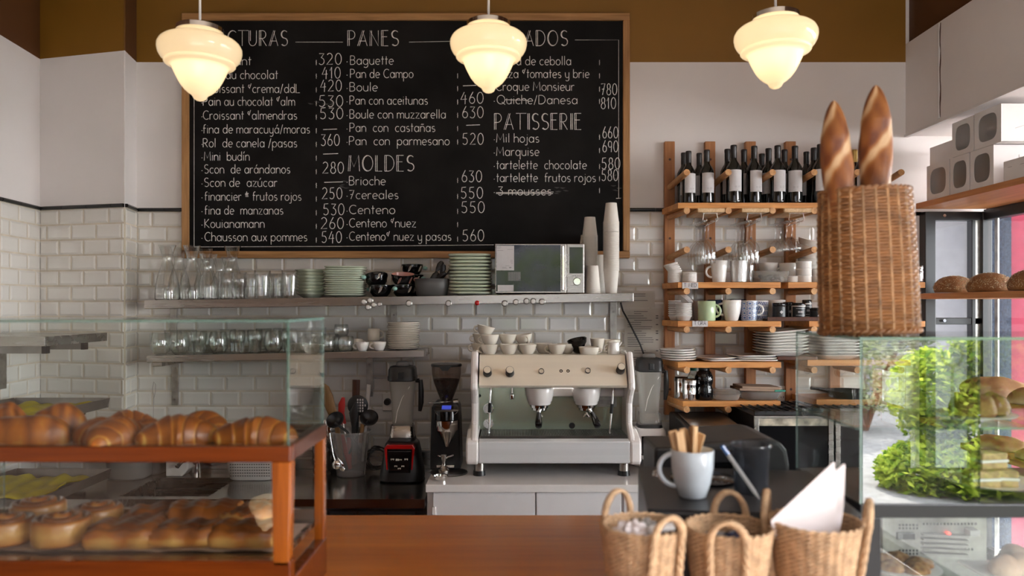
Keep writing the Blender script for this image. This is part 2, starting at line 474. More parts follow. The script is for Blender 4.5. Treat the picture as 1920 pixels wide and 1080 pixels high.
ZB0, ZB1 = 2.206, 2.224
walls = [((-2.36, -2.7), (-2.395, 3.5), 'wall_left'), ((-2.395, 3.5), (-2.427, 3.85), 'wall_left_end'),
         ((-2.427, 3.85), (-1.924, 3.72), 'wall_column'), ((-1.924, 3.72), (-1.955, 3.90), 'wall_column_side'),
         ((-1.955, 3.90), (2.05, 3.90), 'wall_back')]
for p, q, nm in walls:
    # the outside of each wall lies to the left of its direction of travel
    th_ = .003 if 'column' in nm else .06
    wl = plain_wall(nm, p, q, 0, ZO, th_, M['plaster'])
    plain_wall('painted_band', p, q, ZO, 3.7, th_, M['ochre' if nm in ('wall_back', 'wall_column') else 'brown_upper_wall'], wl)
    if nm == 'wall_left':
        p = (p[0]+(q[0]-p[0])*.75, p[1]+(q[1]-p[1])*.75)
    g = plain_wall('grout_bed', (p[0], p[1]), (q[0], q[1]), .6, ZB0, -.003, M['grout'], wl)
    tiles('tiling', p, q, .62, ZB0, wl, off={'wall_back': .07, 'wall_column': .03}.get(nm, 0))
    band('capping_tiles', p, q, ZB0, ZB1, wl)
# right side: corner, recess behind the bay, soffit
wr = wallbox('wall_right', [(2.05, 2.60, 3.90, 3.96, ZB0-.02, 3.7), (2.05, WX1, 3.90, 3.96, 0, ZB0)], M['plaster'])
wallbox('soffit_box', [(2.05, 2.62, 1.75, 3.90, 2.60, 3.078)], M['plaster'], wr)
cr = MB(); cr.box(2.043, 2.051, 3.585, 3.60, 2.615, 3.07); cr.build('panel_joint', M['cardboard'], wr, smooth=False)
crk = MB()
pth = [(2.0485, 3.582+.004*math.sin(i*1.7), 2.62+i*.045) for i in range(11)]
crk.tube(pth, [.001+.0022*abs(math.sin(i*.9)) for i in range(11)], 5)
crk.build('crack', mat('dark_crack', (.08,.03,.02), .9), wr)
lip = MB(); lip.box(2.040, 2.06, 1.75, 3.895, 2.592, 2.604); lip.build('lower_edge', M['cardboard'], wr, smooth=False)
wallbox('upper_wall', [(2.068, 2.62, -2.7, 3.90, 3.078, 3.7)], M['brown_upper_wall'], wr)
# pier between bay and the street windows
wallbox('wall_right_pier', [(2.07, 2.60, .75, 1.75, 0, 3.078)], M['plaster'])
wallbox('wall_right_low', [(2.07, 2.2, -2.7, .75, 0, .35), (2.07, 2.2, -2.7, .75, 2.6, 3.078)], M['plaster'])
lp = wallbox('added_dark_panel', [(-2.37, -2.33, -2.55, 2.0, 0, 3.0)], mat('added_panel_brown', (.09,.05,.03), .6), bpy.data.objects['wall_left'])  # added behind the view to darken the reflection in the lower case pane
wallbox('wall_front', [(-2.42, -.9, -2.76, -2.6, 0, 3.7), (1.95, 2.3, -2.76, -2.6, 0, 3.7), (-.9, 1.95, -2.76, -2.6, 2.95, 3.7)], mat('dark_brown_paint', (.10,.06,.035), .6))
wallbox('wall_right_base', [(2.427, 2.6, 1.75, 3.90, 0, .45)], M['plaster'])
# ---- window 1: narrow pane facing the camera + corner + side glazing of the bay
win = wallbox('window_1', [(WX1-.045, WX1+.008, 3.84, 3.90, .4, 2.20), (WX1, WX2, 3.84, 3.90, 2.155, 2.20),
      (WX2-.065, WX2-.045, 3.845, 3.89, .4, 2.16), (WX2-.02, WX2+.03, 3.83, 3.90, .4, 2.20),
      (WX1, WX2, 3.85, 3.89, 1.62, 1.655),
      (WX2-.01, WX2+.04, 1.75, 3.84, 2.155, 2.21),
      (WX2, WX2+.03, 2.9, 2.94, .4, 2.16), (WX2, WX2+.04, 1.75, 3.84, .40, .48)], M['frame_black'], bevel=.003)
wallbox('grey_bead', [(WX2-.045, WX2-.02, 3.85, 3.885, .4, 2.16), (WX2-.004, WX2+.004, 3.735, 3.76, .4, 2.155)], M['galv'], win)
b = MB(); b.box(WX1+.008, WX2-.06, 3.87, 3.875, .45, 2.16); b.build('pane', M['winpane'], win, smooth=False)
b = MB(); b.box(WX2+.012, WX2+.018, 1.8, 3.82, .45, 2.16); b.build('pane', M['winpane'], win, smooth=False)
b = MB()
for (x, z) in ((WX1+.05, 2.178), (WX1+.05, 1.64)): b.cyl((x, 3.84, z), (x, 3.834, z), .008, n=12)
b.build('screw', M['chrome'], win)
# ---- window 2: the street window further forward on the right
w2 = wallbox('window_2', [(2.09, 2.15, -2.6, -2.52, .35, 2.6), (2.09, 2.15, -1.45, -1.39, .35, 2.6), (2.09, 2.15, .68, .75, .35, 2.6),
      (2.09, 2.15, -2.6, .75, .35, .42), (2.09, 2.15, -2.6, .75, 2.54, 2.6)], M['frame_black'])
# ---- outside
wallbox('ground', [(-14, 14, -16, -2.8, -.12, -.02), (2.62, 14, -2.8, 9, -.12, -.02)], M['pave'])
def building(nm, label, box, m, bays):
    t = thing(nm, label, 'building', ((box[0]+box[1])/2, (box[2]+box[3])/2, 0))
    cx, cy_ = t.location.x, t.location.y
    b = MB(); b.box(box[0]-cx, box[1]-cx, box[2]-cy_, box[3]-cy_, -.02, box[4]); b.build('wall', m, t, smooth=False)
    b = MB(); b.box(box[0]-cx, box[1]-cx, box[2]-cy_, box[3]-cy_, box[4], box[4]+.15); b.build('roof', m, t, smooth=False)
    for (x0, x1, y0, y1, z0, z1) in bays:
        b = MB(); b.box(x0-cx, x1-cx, y0-cy_, y1-cy_, z0, z1); b.build('window', M['bluegrey'], t, smooth=False)
    return t
building('white_building', 'white rendered building outside the narrow window pane', (-1.0, 3.195, 5.1, 6.1, 5), M['outwhite'], [])
building('grey_building', 'rough blue grey pillar wall seen past the window corner', (3.205, 3.335, 5.0, 5.6, 5), M['bluegrey'], [])
building('pink_building', 'bright pink rendered wall seen through the bay window', (3.345, 5.2, 5.02, 6.0, 5), M['pinkwall'], [])
building('street_building', 'pale building across the street mirrored in the pastry case', (-4, 13, -14, -12, 6), M['outwhite'],
         [(x, x+1.0, -12.02, -11.98, z, z+1.3) for x in (-3, -.8, 1.4, 3.2, 5, 7.2, 9.4, 11.4) for z in (.8, 3.2)])
wallbox('added_sky_blocker', [(2.64, 6.5, 1.5, 8.0, 2.75, 2.95)], M['plaster'])  # added slab out of view, keeps sky light off the alley walls and bay
# ---- shrub in the street, mirrored in the pastry case
def shrub(label, x, y, blobs, n, col):
    t = thing('street_shrub', label, 'shrub', (x, y, -.02))
    m1, tt, out = nt('shrub_leaves')
    df = N(tt, 'ShaderNodeBsdfDiffuse'); tl = N(tt, 'ShaderNodeBsdfTranslucent')
    g = N(tt, 'ShaderNodeNewGeometry'); r = ramp(tt, [(0, col[0]), (1, col[1])], g.outputs['Random Per Island'])
    L(tt, r.outputs[0], df.inputs[0]); L(tt, r.outputs[0], tl.inputs[0])
    mx = N(tt, 'ShaderNodeMixShader'); mx.inputs[0].default_value = .45
    L(tt, df.outputs[0], mx.inputs[1]); L(tt, tl.outputs[0], mx.inputs[2]); L(tt, mx.outputs[0], out.inputs[0])
    b = MB(); rnd = random.Random(int(x*10))
    for _ in range(n):
        c = rnd.choice(blobs); v = Vector((rnd.gauss(0,1), rnd.gauss(0,1), rnd.gauss(0,1))).normalized()*rnd.uniform(.55, 1.0)
        p = Vector((c[0]+v.x*c[3], c[1]+v.y*c[3], c[2]+v.z*c[4]))
        a = Vector((rnd.gauss(0,1), rnd.gauss(0,1), rnd.gauss(0,.6))).normalized()*rnd.uniform(.03, .06)
        s_ = a.cross(Vector((rnd.gauss(0,1), rnd.gauss(0,1), rnd.gauss(0,1)))).normalized()*.02
        k = len(b.v); b.v += [tuple(p-a), tuple(p+s_), tuple(p+a+Vector((0,0,-.008))), tuple(p-s_)]; b.face((k,k+1,k+2,k+3))
    b.build('foliage', m1, t, smooth=False)
    b = MB()
    for c in blobs: b.tube([(0,0,0), (c[0]*.4, c[1]*.4, c[2]*.5), (c[0], c[1], c[2])], [.05,.035,.012], 8)
    b.build('stem', M['darkwood'], t)
    return t
shrub('bright green leafy shrub in the street mirrored in the pastry case', 4.62, -4.0,
      [(0,0,.55,.65,.55), (.5,.3,.9,.5,.5), (-.5,-.1,.85,.42,.5), (0,.1,1.35,.42,.4), (.8,.5,.4,.6,.5), (-.75,.1,.15,.4,.3), (-.2,.5,.25,.6,.35)], 20000,
      ((.08,.17,.015), (.42,.50,.06)))
shrub('smaller pale green shrub behind the bright one in the street', 4.9, -7.2,
      [(0,0,.8,.7,.6), (-.7,0,1.3,.6,.5), (.6,.2,1.6,.5,.5)], 6000, ((.12,.16,.07), (.34,.36,.24)))
shrub('leafy street tree in front of the shop, seen only as green reflections', .6, -6.6,
      [(0,0,2.4,.7,.4), (-.9,.2,2.1,.5,.5), (.9,0,2.5,.6,.5), (-.5,0,1.3,.4,.3)], 2600, ((.08,.12,.04), (.24,.28,.12)))
# ================================================================== PENDANT LAMPS
def opal():
    m, t, out = nt('opal_glass')
    tl = N(t, 'ShaderNodeBsdfTranslucent', Color=(1,.93,.80,1)); df = N(t, 'ShaderNodeBsdfDiffuse', Color=(.85,.78,.64,1))
    gl = N(t, 'ShaderNodeBsdfGlossy', Roughness=.06)
    em = N(t, 'ShaderNodeEmission', Color=(1,.72,.40,1), Strength=.045)
    a = N(t, 'ShaderNodeMixShader'); a.inputs[0].default_value = .35; L(t, tl.outputs[0], a.inputs[1]); L(t, df.outputs[0], a.inputs[2])
    b = N(t, 'ShaderNodeMixShader'); fr = N(t, 'ShaderNodeFresnel', IOR=1.45); L(t, fr.outputs[0], b.inputs[0]); L(t, a.outputs[0], b.inputs[1]); L(t, gl.outputs[0], b.inputs[2])
    c = N(t, 'ShaderNodeAddShader'); L(t, b.outputs[0], c.inputs[0]); L(t, em.outputs[0], c.inputs[1])
    L(t, c.outputs[0], out.inputs[0]); return m
M['opal'] = opal()
LS = .267/152
LPROF = [(0,0),(6,1),(11,4),(13,8),(15,11),(21,15),(28,21),(35,30),(40,39),(44,47),(48,56),(50,61),(52,64),(56,66),(61,67.5),(64,69.5),(64.5,72),(63.5,74),(66,76),(70,80),(74,87),(76,95),(76,102),(73,109),(68,114),(60,118),(52,120),(45,121.5),(42,124),(41,128),(38,134)]
def pendant():
    t = thing('pendant_lamp', 'x', 'pendant lamp')
    b = MB(); b.lathe([(r*LS, z*LS) for r, z in LPROF], 56); b.build('lamp_shade', M['opal'], t, ang=70)
    b = MB(); b.lathe([(38*LS,131*LS),(43*LS,131*LS),(43*LS,139*LS),(38*LS,142*LS),(12*LS,145*LS),(9*LS,152*LS),(0,153*LS)], 32); b.build('fitter', M['chrome'], t)
    b = MB(); b.cyl((0,0,152*LS), (0,0,1.0), .0042, n=8); b.build('cord', M['paper'], t)
    b = MB(); b.ball((0,0,.115), .026); b.build('bulb', mat('bulb', (1,1,1), emit=(1,.72,.4), es=2), t)
    return t
mk = Maker(pendant)
th = math.radians(18)
def lamp(label, loc):
    o = mk(label, loc, group='opal glass pendant lamps')
    for c in kids(o):
        if c.name.startswith('cord'):
            c.scale = (1, 1, 1)
    l = bpy.data.lights.new('bulb_light', 'POINT'); l.energy = .33; l.color = (1,.76,.46); l.shadow_soft_size = .03
    lo = bpy.data.objects.new('bulb_light', l); COL.objects.link(lo); lo.parent = o; lo.location = (0,0,.12)
    return o
LAMPS = [('opal glass pendant lamp over the left of the chalkboard', 375, 190, 2.50), ('opal glass pendant lamp in the middle of the chalkboard', 916, 175, 2.60), ('opal glass pendant lamp above the wine rack', 1454, 167, 2.48)]
for lb, px, py, Y in LAMPS: lamp(lb, (PX(px, Y), Y, PZ(py, Y)))
# the lamp further back in the room that shows as a reflection in the lower pane of the left case
hp = Vector((PX(500, 1.49), 1.49, PZ(985, 1.49))); d = (hp-Vector((0,0,CZ))).normalized(); nn = Vector((0,-math.cos(th),math.sin(th)))
dr = d-2*d.dot(nn)*nn; tt_ = (2.50-hp.z)/dr.z; q = hp+dr*tt_
lamp('opal glass pendant lamp behind the viewer, mirrored in the left pastry case', (q.x, q.y, 2.46))

# ================================================================== CHALKBOARD
# single-stroke hand lettering; x-height 1, capitals 1.6
def A(cx, cy_, rx, ry, a0, a1, n=10):
    return [(cx+rx*math.cos(math.radians(a0+(a1-a0)*i/n)), cy_+ry*math.sin(math.radians(a0+(a1-a0)*i/n))) for i in range(n+1)]
O_ = lambda w=.9: A(w/2, .5, w/2, .5, 0, 360, 16)
G = {
'a': (1.0, [A(.45,.5,.43,.5,20,340,14), [(.9,1),(.9,0)]]),
'b': (.95, [[(0,1.6),(0,0)], A(.45,.5,.45,.5,160,-160,14)]),
'c': (.8, [A(.45,.5,.45,.5,50,310)]),
'd': (1.0, [A(.45,.5,.43,.5,20,340,14), [(.9,1.65),(.9,0)]]),
'e': (.9, [[(.03,.48),(.86,.55)]+A(.45,.5,.43,.5,8,310,14)]),
'f': (.6, [A(.45,1.25,.27,.35,60,180,6)+[(.18,0)], [(0,.95),(.55,.95)]]),
'g': (1.0, [A(.45,.5,.43,.5,20,340,14), [(.9,1),(.9,-.2)]+A(.48,-.2,.42,.35,0,-140,6)]),
'h': (.85, [[(0,1.65),(0,0)], A(.4,.6,.4,.4,180,0,8)+[(.8,0)]]),
'i': (.25, [[(.1,1),(.1,0)], [(.1,1.35),(.12,1.4)]]),
'\u00ed': (.3, [[(.1,1),(.1,0)], [(.08,1.3),(.3,1.65)]]),
'j': (.3, [[(.2,1),(.2,-.25)]+A(-.05,-.25,.25,.25,0,-130,5), [(.2,1.35),(.22,1.4)]]),
'k': (.75, [[(0,1.6),(0,0)], [(.65,1),(.05,.45),(.7,0)]]),
'l': (.25, [[(.1,1.65),(.1,0)]]),
'm': (1.4, [[(0,1),(0,0)], A(.34,.62,.34,.38,180,0,7)+[(.68,0)], A(1.02,.62,.34,.38,180,0,7)+[(1.36,0)]]),
'n': (.9, [[(0,1),(0,0)], A(.42,.58,.42,.42,180,0,8)+[(.84,0)]]),
'o': (.95, [O_()]),
'p': (.95, [[(0,1),(0,-.65)], A(.45,.5,.45,.5,160,-160,14)]),
'q': (1.0, [A(.45,.5,.43,.5,20,340,14), [(.9,1),(.9,-.65)]]),
'r': (.6, [[(0,1),(0,0)], A(.38,.5,.38,.5,180,60,6)]),
's': (.7, [A(.35,.74,.3,.26,50,250,7)+A(.33,.26,.32,.26,80,-130,7)]),
't': (.5, [[(.22,1.5),(.22,0)], [(0,1),(.5,1)]]),
'u': (.9, [[(0,1),(0,.4)]+A(.4,.4,.4,.4,180,360,8)+[(.8,1)], [(.8,.4),(.8,0)]]),
'\u00fa': (.9, [[(0,1),(0,.4)]+A(.4,.4,.4,.4,180,360,8)+[(.8,1)], [(.8,.4),(.8,0)], [(.35,1.25),(.6,1.6)]]),
'\u00e1': (1.0, [A(.45,.5,.43,.5,20,340,14), [(.9,1),(.9,0)], [(.4,1.25),(.65,1.6)]]),
'\u00f1': (.9, [[(0,1),(0,0)], A(.42,.58,.42,.42,180,0,8)+[(.84,0)], [(.15,1.3),(.35,1.42),(.5,1.3),(.7,1.42)]]),
'x': (.8, [[(0,1),(.75,0)], [(.75,1),(0,0)]]),
'y': (.9, [[(0,1),(.05,.4)]+A(.42,.4,.38,.38,190,360,7)+[(.8,1)], [(.8,.6),(.8,-.2)]+A(.42,-.2,.38,.38,0,-140,6)]),
'z': (.8, [[(0,1),(.72,1),(0,0),(.78,0)]]),
'v': (.8, [[(0,1),(.38,0),(.76,1)]]),
'B': (1.0, [[(0,1.6),(0,0)], [(0,1.6)]+A(.45,1.22,.38,.38,90,-90,7)+[(0,.84)], [(.4,.84)]+A(.45,.42,.45,.42,90,-90,7)+[(0,0)]]),
'C': (1.2, [A(.7,.8,.68,.8,50,310,12)]),
'D': (1.25, [[(0,1.6),(0,0)], [(0,1.6),(.35,1.6)]+A(.4,.8,.75,.8,80,-80,10)+[(0,0)]]),
'K': (1.0, [[(0,1.6),(0,0)], [(.85,1.6),(.05,.75),(.95,0)]]),
'L': (.9, [[(0,1.6),(0,0),(.8,0)]]),
'M': (1.5, [[(0,0),(.12,1.6),(.7,.45),(1.28,1.6),(1.4,0)]]),
'P': (1.0, [[(0,1.6),(0,0)], [(0,1.58)]+A(.45,1.15,.45,.44,90,-90,8)+[(0,.7)]]),
'Q': (1.5, [A(.7,.8,.7,.8,0,360,18), [(.85,.35),(1.45,-.1)]]),
'R': (1.05, [[(0,1.6),(0,0)], [(0,1.58)]+A(.45,1.18,.42,.41,90,-90,8)+[(0,.76)], [(.35,.76),(.95,0)]]),
'S': (1.0, [A(.5,1.2,.42,.4,40,250,8)+A(.48,.4,.44,.4,80,-140,8)]),
'A': (1.3, [[(0,0),(.6,1.6),(1.2,0)], [(.2,.5),(1.0,.5)]]),
'T': (1.2, [[(0,1.6),(1.15,1.6)], [(.55,1.6),(.55,0)]]),
'U': (1.15, [[(0,1.6),(0,.5)]+A(.5,.5,.5,.5,180,360,8)+[(1.0,1.6)]]),
'G': (1.25, [A(.7,.8,.68,.8,45,330,12)+[(1.3,.75),(.8,.75)]]),
'F': (.95, [[(0,1.6),(0,0)], [(0,1.6),(.85,1.6)], [(0,.95),(.7,.95)]]),
'E': (.95, [[(0,1.6),(0,0),(.85,0)], [(0,1.6),(.85,1.6)], [(0,.95),(.7,.95)]]),
'N': (1.2, [[(0,0),(0,1.6),(1.05,0),(1.05,1.6)]]),
'O': (1.4, [A(.65,.8,.65,.8,0,360,18)]),
'I': (.35, [[(.1,1.6),(.1,0)]]),
'0': (1.15, [A(.5,.8,.48,.8,80,440,16)]),
'1': (.6, [[(.0,1.1),(.3,1.6),(.3,0)]]),
'2': (1.1, [A(.45,1.15,.42,.45,150,-30,8)+[(0,0),(.95,.05)]]),
'3': (1.0, [[(.05,1.55),(.8,1.55),(.35,.95)]+A(.38,.46,.45,.48,80,-140,9)]),
'4': (1.1, [[(.55,1.6),(0,.55),(.95,.62)], [(.72,1.2),(.68,-.1)]]),
'5': (1.1, [[(.85,1.6),(.2,1.55),(.12,.9)]+A(.42,.48,.45,.48,110,-140,9)]),
'6': (1.0, [[(.6,1.65),(.15,.9)]+A(.45,.45,.42,.45,160,520,14)]),
'7': (1.0, [[(0,1.55),(.85,1.6),(.3,0)], [(.2,.8),(.7,.85)]]),
'8': (1.0, [A(.45,1.2,.33,.4,-70,250,12)+A(.45,.4,.43,.42,110,430,12)]),
'9': (1.0, [A(.42,1.1,.4,.45,0,360,12), [(.82,1.2),(.7,0)]]),
'/': (.6, [[(0,-.15),(.5,1.6)]]),
'-': (.7, [[(0,.6),(.6,.6)]]),
'\u00b7': (.5, [[(.05,.5),(.15,.5)]]),
'$': (.4, [[(.25,1.1),(.05,.95),(.25,.6),(.05,.4)], [(.15,1.35),(.15,0)]]),
'~': (.7, [A(.2,1.2,.16,.25,50,310,6), [(.28,.75),(.62,1.7)]]),       # the small raised c/ ("con")
'^': (.8, [A(.18,1.15,.13,.2,20,340,8), [(.31,1.65),(.31,.95)], A(.55,1.15,.14,.2,10,310,8), [(.05,.75),(.7,.75)]]),  # raised "de"
'.': (.35, [[(.05,.05),(.2,.05)]]),
':': (.3, [[(.05,.05),(.12,.05)], [(.05,.7),(.12,.7)]]),
}
def strokes(txt, x0, x1, base, xh, double=False):
    """polylines (in the px frame) for a text fitted between x0 and x1"""
    wd = 0; pos = []
    for ch in txt:
        if ch == ' ': wd += .62; continue
        g = G.get(ch)
        if not g: continue
        pos.append((wd, g, ch)); wd += g[0]+.24
    wd -= .24
    k = (x1-x0)/wd if x1 else xh
    out = []
    for (x, g, ch) in pos:
        for st in g[1]:
            out.append([(x0+(x+p[0])*k, base-p[1]*xh) for p in st])
        if double:
            st = g[1][0]; o = .2
            if ch in 'OCS': out.append([(x0+(x+.1+p[0]*.93)*k, base-(p[1]*.96+.04)*xh) for p in st])
            else: out.append([(x0+(x+p[0]+o)*k, base-p[1]*xh) for p in st[:2]])
    return out
BY = 3.868
def chalk(name, items, parent, rad=.0017, m='chalk'):
    b = MB()
    for (pl) in items:
        pts = [(PX(x, BY), BY-.0006, PZ(y, BY)) for (x, y) in pl]
        b.tube(pts, rad, 5, up=(0,1,0), flat=.3)
    return b.build(name, M[m], parent)
bd = thing('chalkboard', 'large black menu chalkboard in an oak frame on the back wall', 'chalkboard', (0,0,0))
X0, X1, Z0, Z1 = PX(341,3.86), PX(1181,3.86), PZ(484,3.86), PZ(25,3.86)
FW = .036
b = MB(); b.box(X0+.01, X1-.01, BY, 3.888, Z0+.01, Z1-.01); b.build('slate', M['chalkboard'], bd, smooth=False)
for (mm, bx) in (('frame_wood', [(X0, X1, 3.852, 3.892, Z1-FW, Z1)]), ('frame_wood', [(X0, X1, 3.852, 3.892, Z0, Z0+FW)]),
                ('frame_wood_v', [(X0, X0+FW, 3.853, 3.892, Z0+FW, Z1-FW)]), ('frame_wood_v', [(X1-FW, X1, 3.853, 3.892, Z0+FW, Z1-FW)])):
    b = MB()
    for x in bx: b.box(*x)
    b.build('frame_rail', M[mm], bd, smooth=False, bevel=.004)
c1 = [('Croissant',381,471,122),('Pain au chocolat',381,521,148),('Croissant ~crema/ddL',381,563,174),('Pain au chocolat ~alm',381,553,198),
 ('Croissant ~almendras',381,557,224),('fina de maracuy\u00e1/moras',381,581,250),('Rol  de canela /pasas',381,557,276),('Mini  bud\u00edn',383,468,301),
 ('Scon  de ar\u00e1ndanos',383,544,325),('Scon de  az\u00facar',383,520,350),('financier ^ frutos rojos',384,565,376),('fina de  manzanas',384,531,402),
 ('Kouianamann',384,496,427),('Chausson aux pommes',384,576,452)]
c2 = [('Baguette',657,738,121),('Pan de Campo',657,775,146),('Boule',656,708,171),('Pan con aceitunas',656,802,196),('Boule con muzzarella',656,836,222),
 ('Pan  con  casta\u00f1as',656,816,247),('Pan  con  parmesano',655,843,272)]
c2b = [('Brioche',655,723,347),('7cereales',655,747,373),('Centeno',655,741,401),('Centeno ~nuez',655,780,426),('Centeno~ nuez y pasas',655,846,451)]
c3 = [('Tarta de cebolla',930,1071,122),('Pizza ~tomates y brie',930,1105,146),('Croque Monsieur',930,1077,170),('Quiche/Danesa',932,1083,195)]
c3b = [('Mil hojas',931,1011,267),('Marquise',931,1011,292),('tartelette  chocolate',931,1100,317),('tartelette  frutos rojos',931,1117,341),('3 mousses',934,1034,366)]
def block(lst, bx, extra={}):
    for (t, a, b_, y) in lst:
        o = strokes(t, a, b_, y, 10.2); o.append([(bx, y-5), (bx+1.6, y-5)])
        chalk('chalk_menu_line', o+extra.get(t, []), bd)
chalk('chalk_heading', strokes('FACTURAS', 388, 540, 86, 18, True), bd)
chalk('chalk_heading', strokes('PANES', 652, 748, 86, 18, True), bd)
chalk('chalk_heading', strokes('SALADOS', 926, 1065, 86, 18, True), bd)
chalk('chalk_heading', strokes('MOLDES', 653, 777, 321, 18.5, True), bd)
chalk('chalk_heading', strokes('PATISSERIE', 927, 1091, 243, 19, True), bd)
block(c1, 378)
block(c2, 650)
block(c2b, 650)
block(c3, 926, {'Quiche/Danesa': [[(946,187),(990,188)]]})
block(c3b, 926, {'3 mousses': [[(930,361),(1038,360)],[(930,363),(1037,363)]]})
def prices(lst, xs):
    for (t, a, b_, y) in lst:
        chalk('chalk_price', [[(a, y), (b_, y-1)]] if t == '-' else strokes(t, a, b_, y, 13.2), bd, .0019)
    for y in xs[1]: chalk('chalk_currency_mark', strokes('$', xs[0], None, y, 7), bd, .0013)
prices([('320',598,642,121),('410',604,640,147),('420',601,642,171),('530',598,645,200),('530',600,645,223),('-',606,632,243),('360',602,638,273),
  ('-',606,634,289),('280',605,646,325),('-',608,643,342),('250',604,643,373),('530',606,647,403),('260',602,646,429),('540',603,642,455)],
  (592, [122+i*25.6 for i in range(14)]))
prices([('-',868,893,161),('460',864,908,194),('630',867,908,221),('-',874,900,235),('520',867,908,271),('630',866,905,341),('550',864,907,372),('550',865,910,399),('560',867,909,452)],
  (857, [147,171,196,221,246,271,343,373,401,426,453]))
prices([('780',1127,1158,178),('810',1127,1156,204),('660',1130,1160,259),('690',1130,1160,285),('580',1128,1164,317),('580',1128,1160,339)],
  (1123, [122,147,172,195,262,287,317,340,362]))
for pl_ in [[(364,160),(364,462)],[(364,463),(640,462),(926,459)],[(1160,372),(1160,75),(1078,75)],[(554,79),(643,79)],[(767,79),(925,76)],[(1155,372),(1164,372)],[(364,160),(364,100),(384,79)]]: chalk('chalk_border_line', [pl_], bd, .0012)
sm = MB(); rr = random.Random(3)
for (cx, cy2, w_, h_) in ((1052,358,9,6),(600,192,26,4),(646,345,5,8),(1150,352,12,24)):
    for _ in range(6):
        x, y = cx+rr.uniform(-w_,w_), cy2+rr.uniform(-h_,h_)
        sm.tube([(PX(x+dx,BY), BY-.0003, PZ(y+dx*.3*rr.uniform(-1,1),BY)) for dx in (-5,0,5)], [.001,.004,.001], 6, up=(0,1,0), flat=.08)
sm.build('chalk_smudge', M['chalk_faint'], bd)
# ================================================================== STEEL SHELVES ON THE BACK WALL
def zu(x): return 1.743+(x+1.77)*.01529
def zl(x): return 1.475+(x+1.766)*.01939
def slab(mb, xa, xb, y0, y1, zf, th, lip=0):
    n = mb.mark(); mb.box(xa, xb, y0, y1, -th, 0)
    for i in range(n, len(mb.v)):
        x, y, z = mb.v[i]; mb.v[i] = (x, y, z+zf(x))
def bracket(parent, x, y0, z0, z1, w_=.034, arm=None):
    b = MB(); b.box(x-w_/2, x+w_/2, 3.884, 3.893, z0, z1)
    if arm: b.box(x-w_/2, x+w_/2, arm, 3.884, z1-.03, z1-.001)
    o = b.build('bracket', M['galv'], parent, smooth=False, bevel=.001)
    s = MB()
    for z in (z0+.03, z1-.05): s.cyl((x, 3.884, z), (x, 3.878, z), .0065, n=8)
    s.build('bolt', M['worn_steel'], o)
us = thing('steel_shelf', 'long upper stainless steel shelf under the chalkboard', 'shelf')
b = MB(); slab(b, PX(270,3.6), PX(1188,3.6), 3.60, 3.882, zu, .042); b.build('shelf_board', M['steel'], us, smooth=False, bevel=.002)
for px, z0 in ((325,1.50),(739,1.545),(1150,1.475)):
    x = PX(px, 3.885); bracket(us, x, 3.6, z0, zu(x)-.042)
ls = thing('steel_shelf', 'shorter lower stainless steel shelf holding clear tumblers', 'shelf')
b = MB(); slab(b, PX(275,3.62), PX(795,3.62), 3.62, 3.882, zl, .033); slab(b, PX(282,3.62), PX(300,3.62), 3.64, 3.88, lambda x: zl(x)-.033, .022)
b.build('shelf_board', M['steel'], ls, smooth=False, bevel=.002)
for px, z0 in ((328,1.20),(693,1.245)):
    x = PX(px, 3.885); bracket(ls, x, 3.6, z0, zl(x)-.033)
b = MB(); b.cyl((PX(775,3.7), 3.7, 1.46), (PX(775,3.7), 3.7, 1.445-.02), .004, n=8); b.build('hook', M['worn_steel'], ls)
# round magnets on the shelf front
def magnet():
    t = thing('shelf_magnet', 'x', 'magnet')
    b = MB(); b.lathe([(.0145,0),(.0150,.003),(.012,.006),(.0105,.0045),(0,.005)], 20); b.build('rim', M['galv'], t, rot=(PI/2,0,0))
    b = MB(); b.lathe([(.0102,.0048),(.0095,.0065),(0,.0075)], 16); b.build('cap', M['paper'], t, rot=(PI/2,0,0))
    return t
mk = Maker(magnet)
G_ = 'round magnets on the front of the upper steel shelf'
for i, (zx, zy, s_, lb) in enumerate([(135,590,1,'leftmost of the magnet cluster'),(172,582,1,'top of the magnet cluster'),(160,622,1,'lowest of the magnet cluster'),(193,608,.9,'right side of the magnet cluster'),
      (228,605,.75,'small one right of the magnet cluster'),(403,600,1.1,'alone under the grey tub left end'),(638,600,1.05,'alone under the thick plates'),(973,600,1.05,'below left end of microwave'),
      (1040,592,1.0,'second from left below microwave'),(1103,587,1.05,'left of the touching pair below microwave'),(1143,587,1.05,'right of the touching pair below microwave'),(1195,590,1.05,'rightmost below microwave')]):
    px, py = 640+zx/3.177, 380+zy/3.177
    mk('round white magnet on the steel shelf front, '+lb, (PX(px,3.6), 3.6, PZ(py,3.6)), group=G_, scale=s_)
b = MB(); b.lathe([(.012,0),(.012,.004),(.008,.008),(0,.009)], 16)
tag(b.build('shelf_magnet', M['red'], None, loc=(PX(894.5,3.6), 3.6, PZ(568,3.6)), rot=(PI/2,0,0)), 'small red round magnet on the upper steel shelf front', 'magnet')

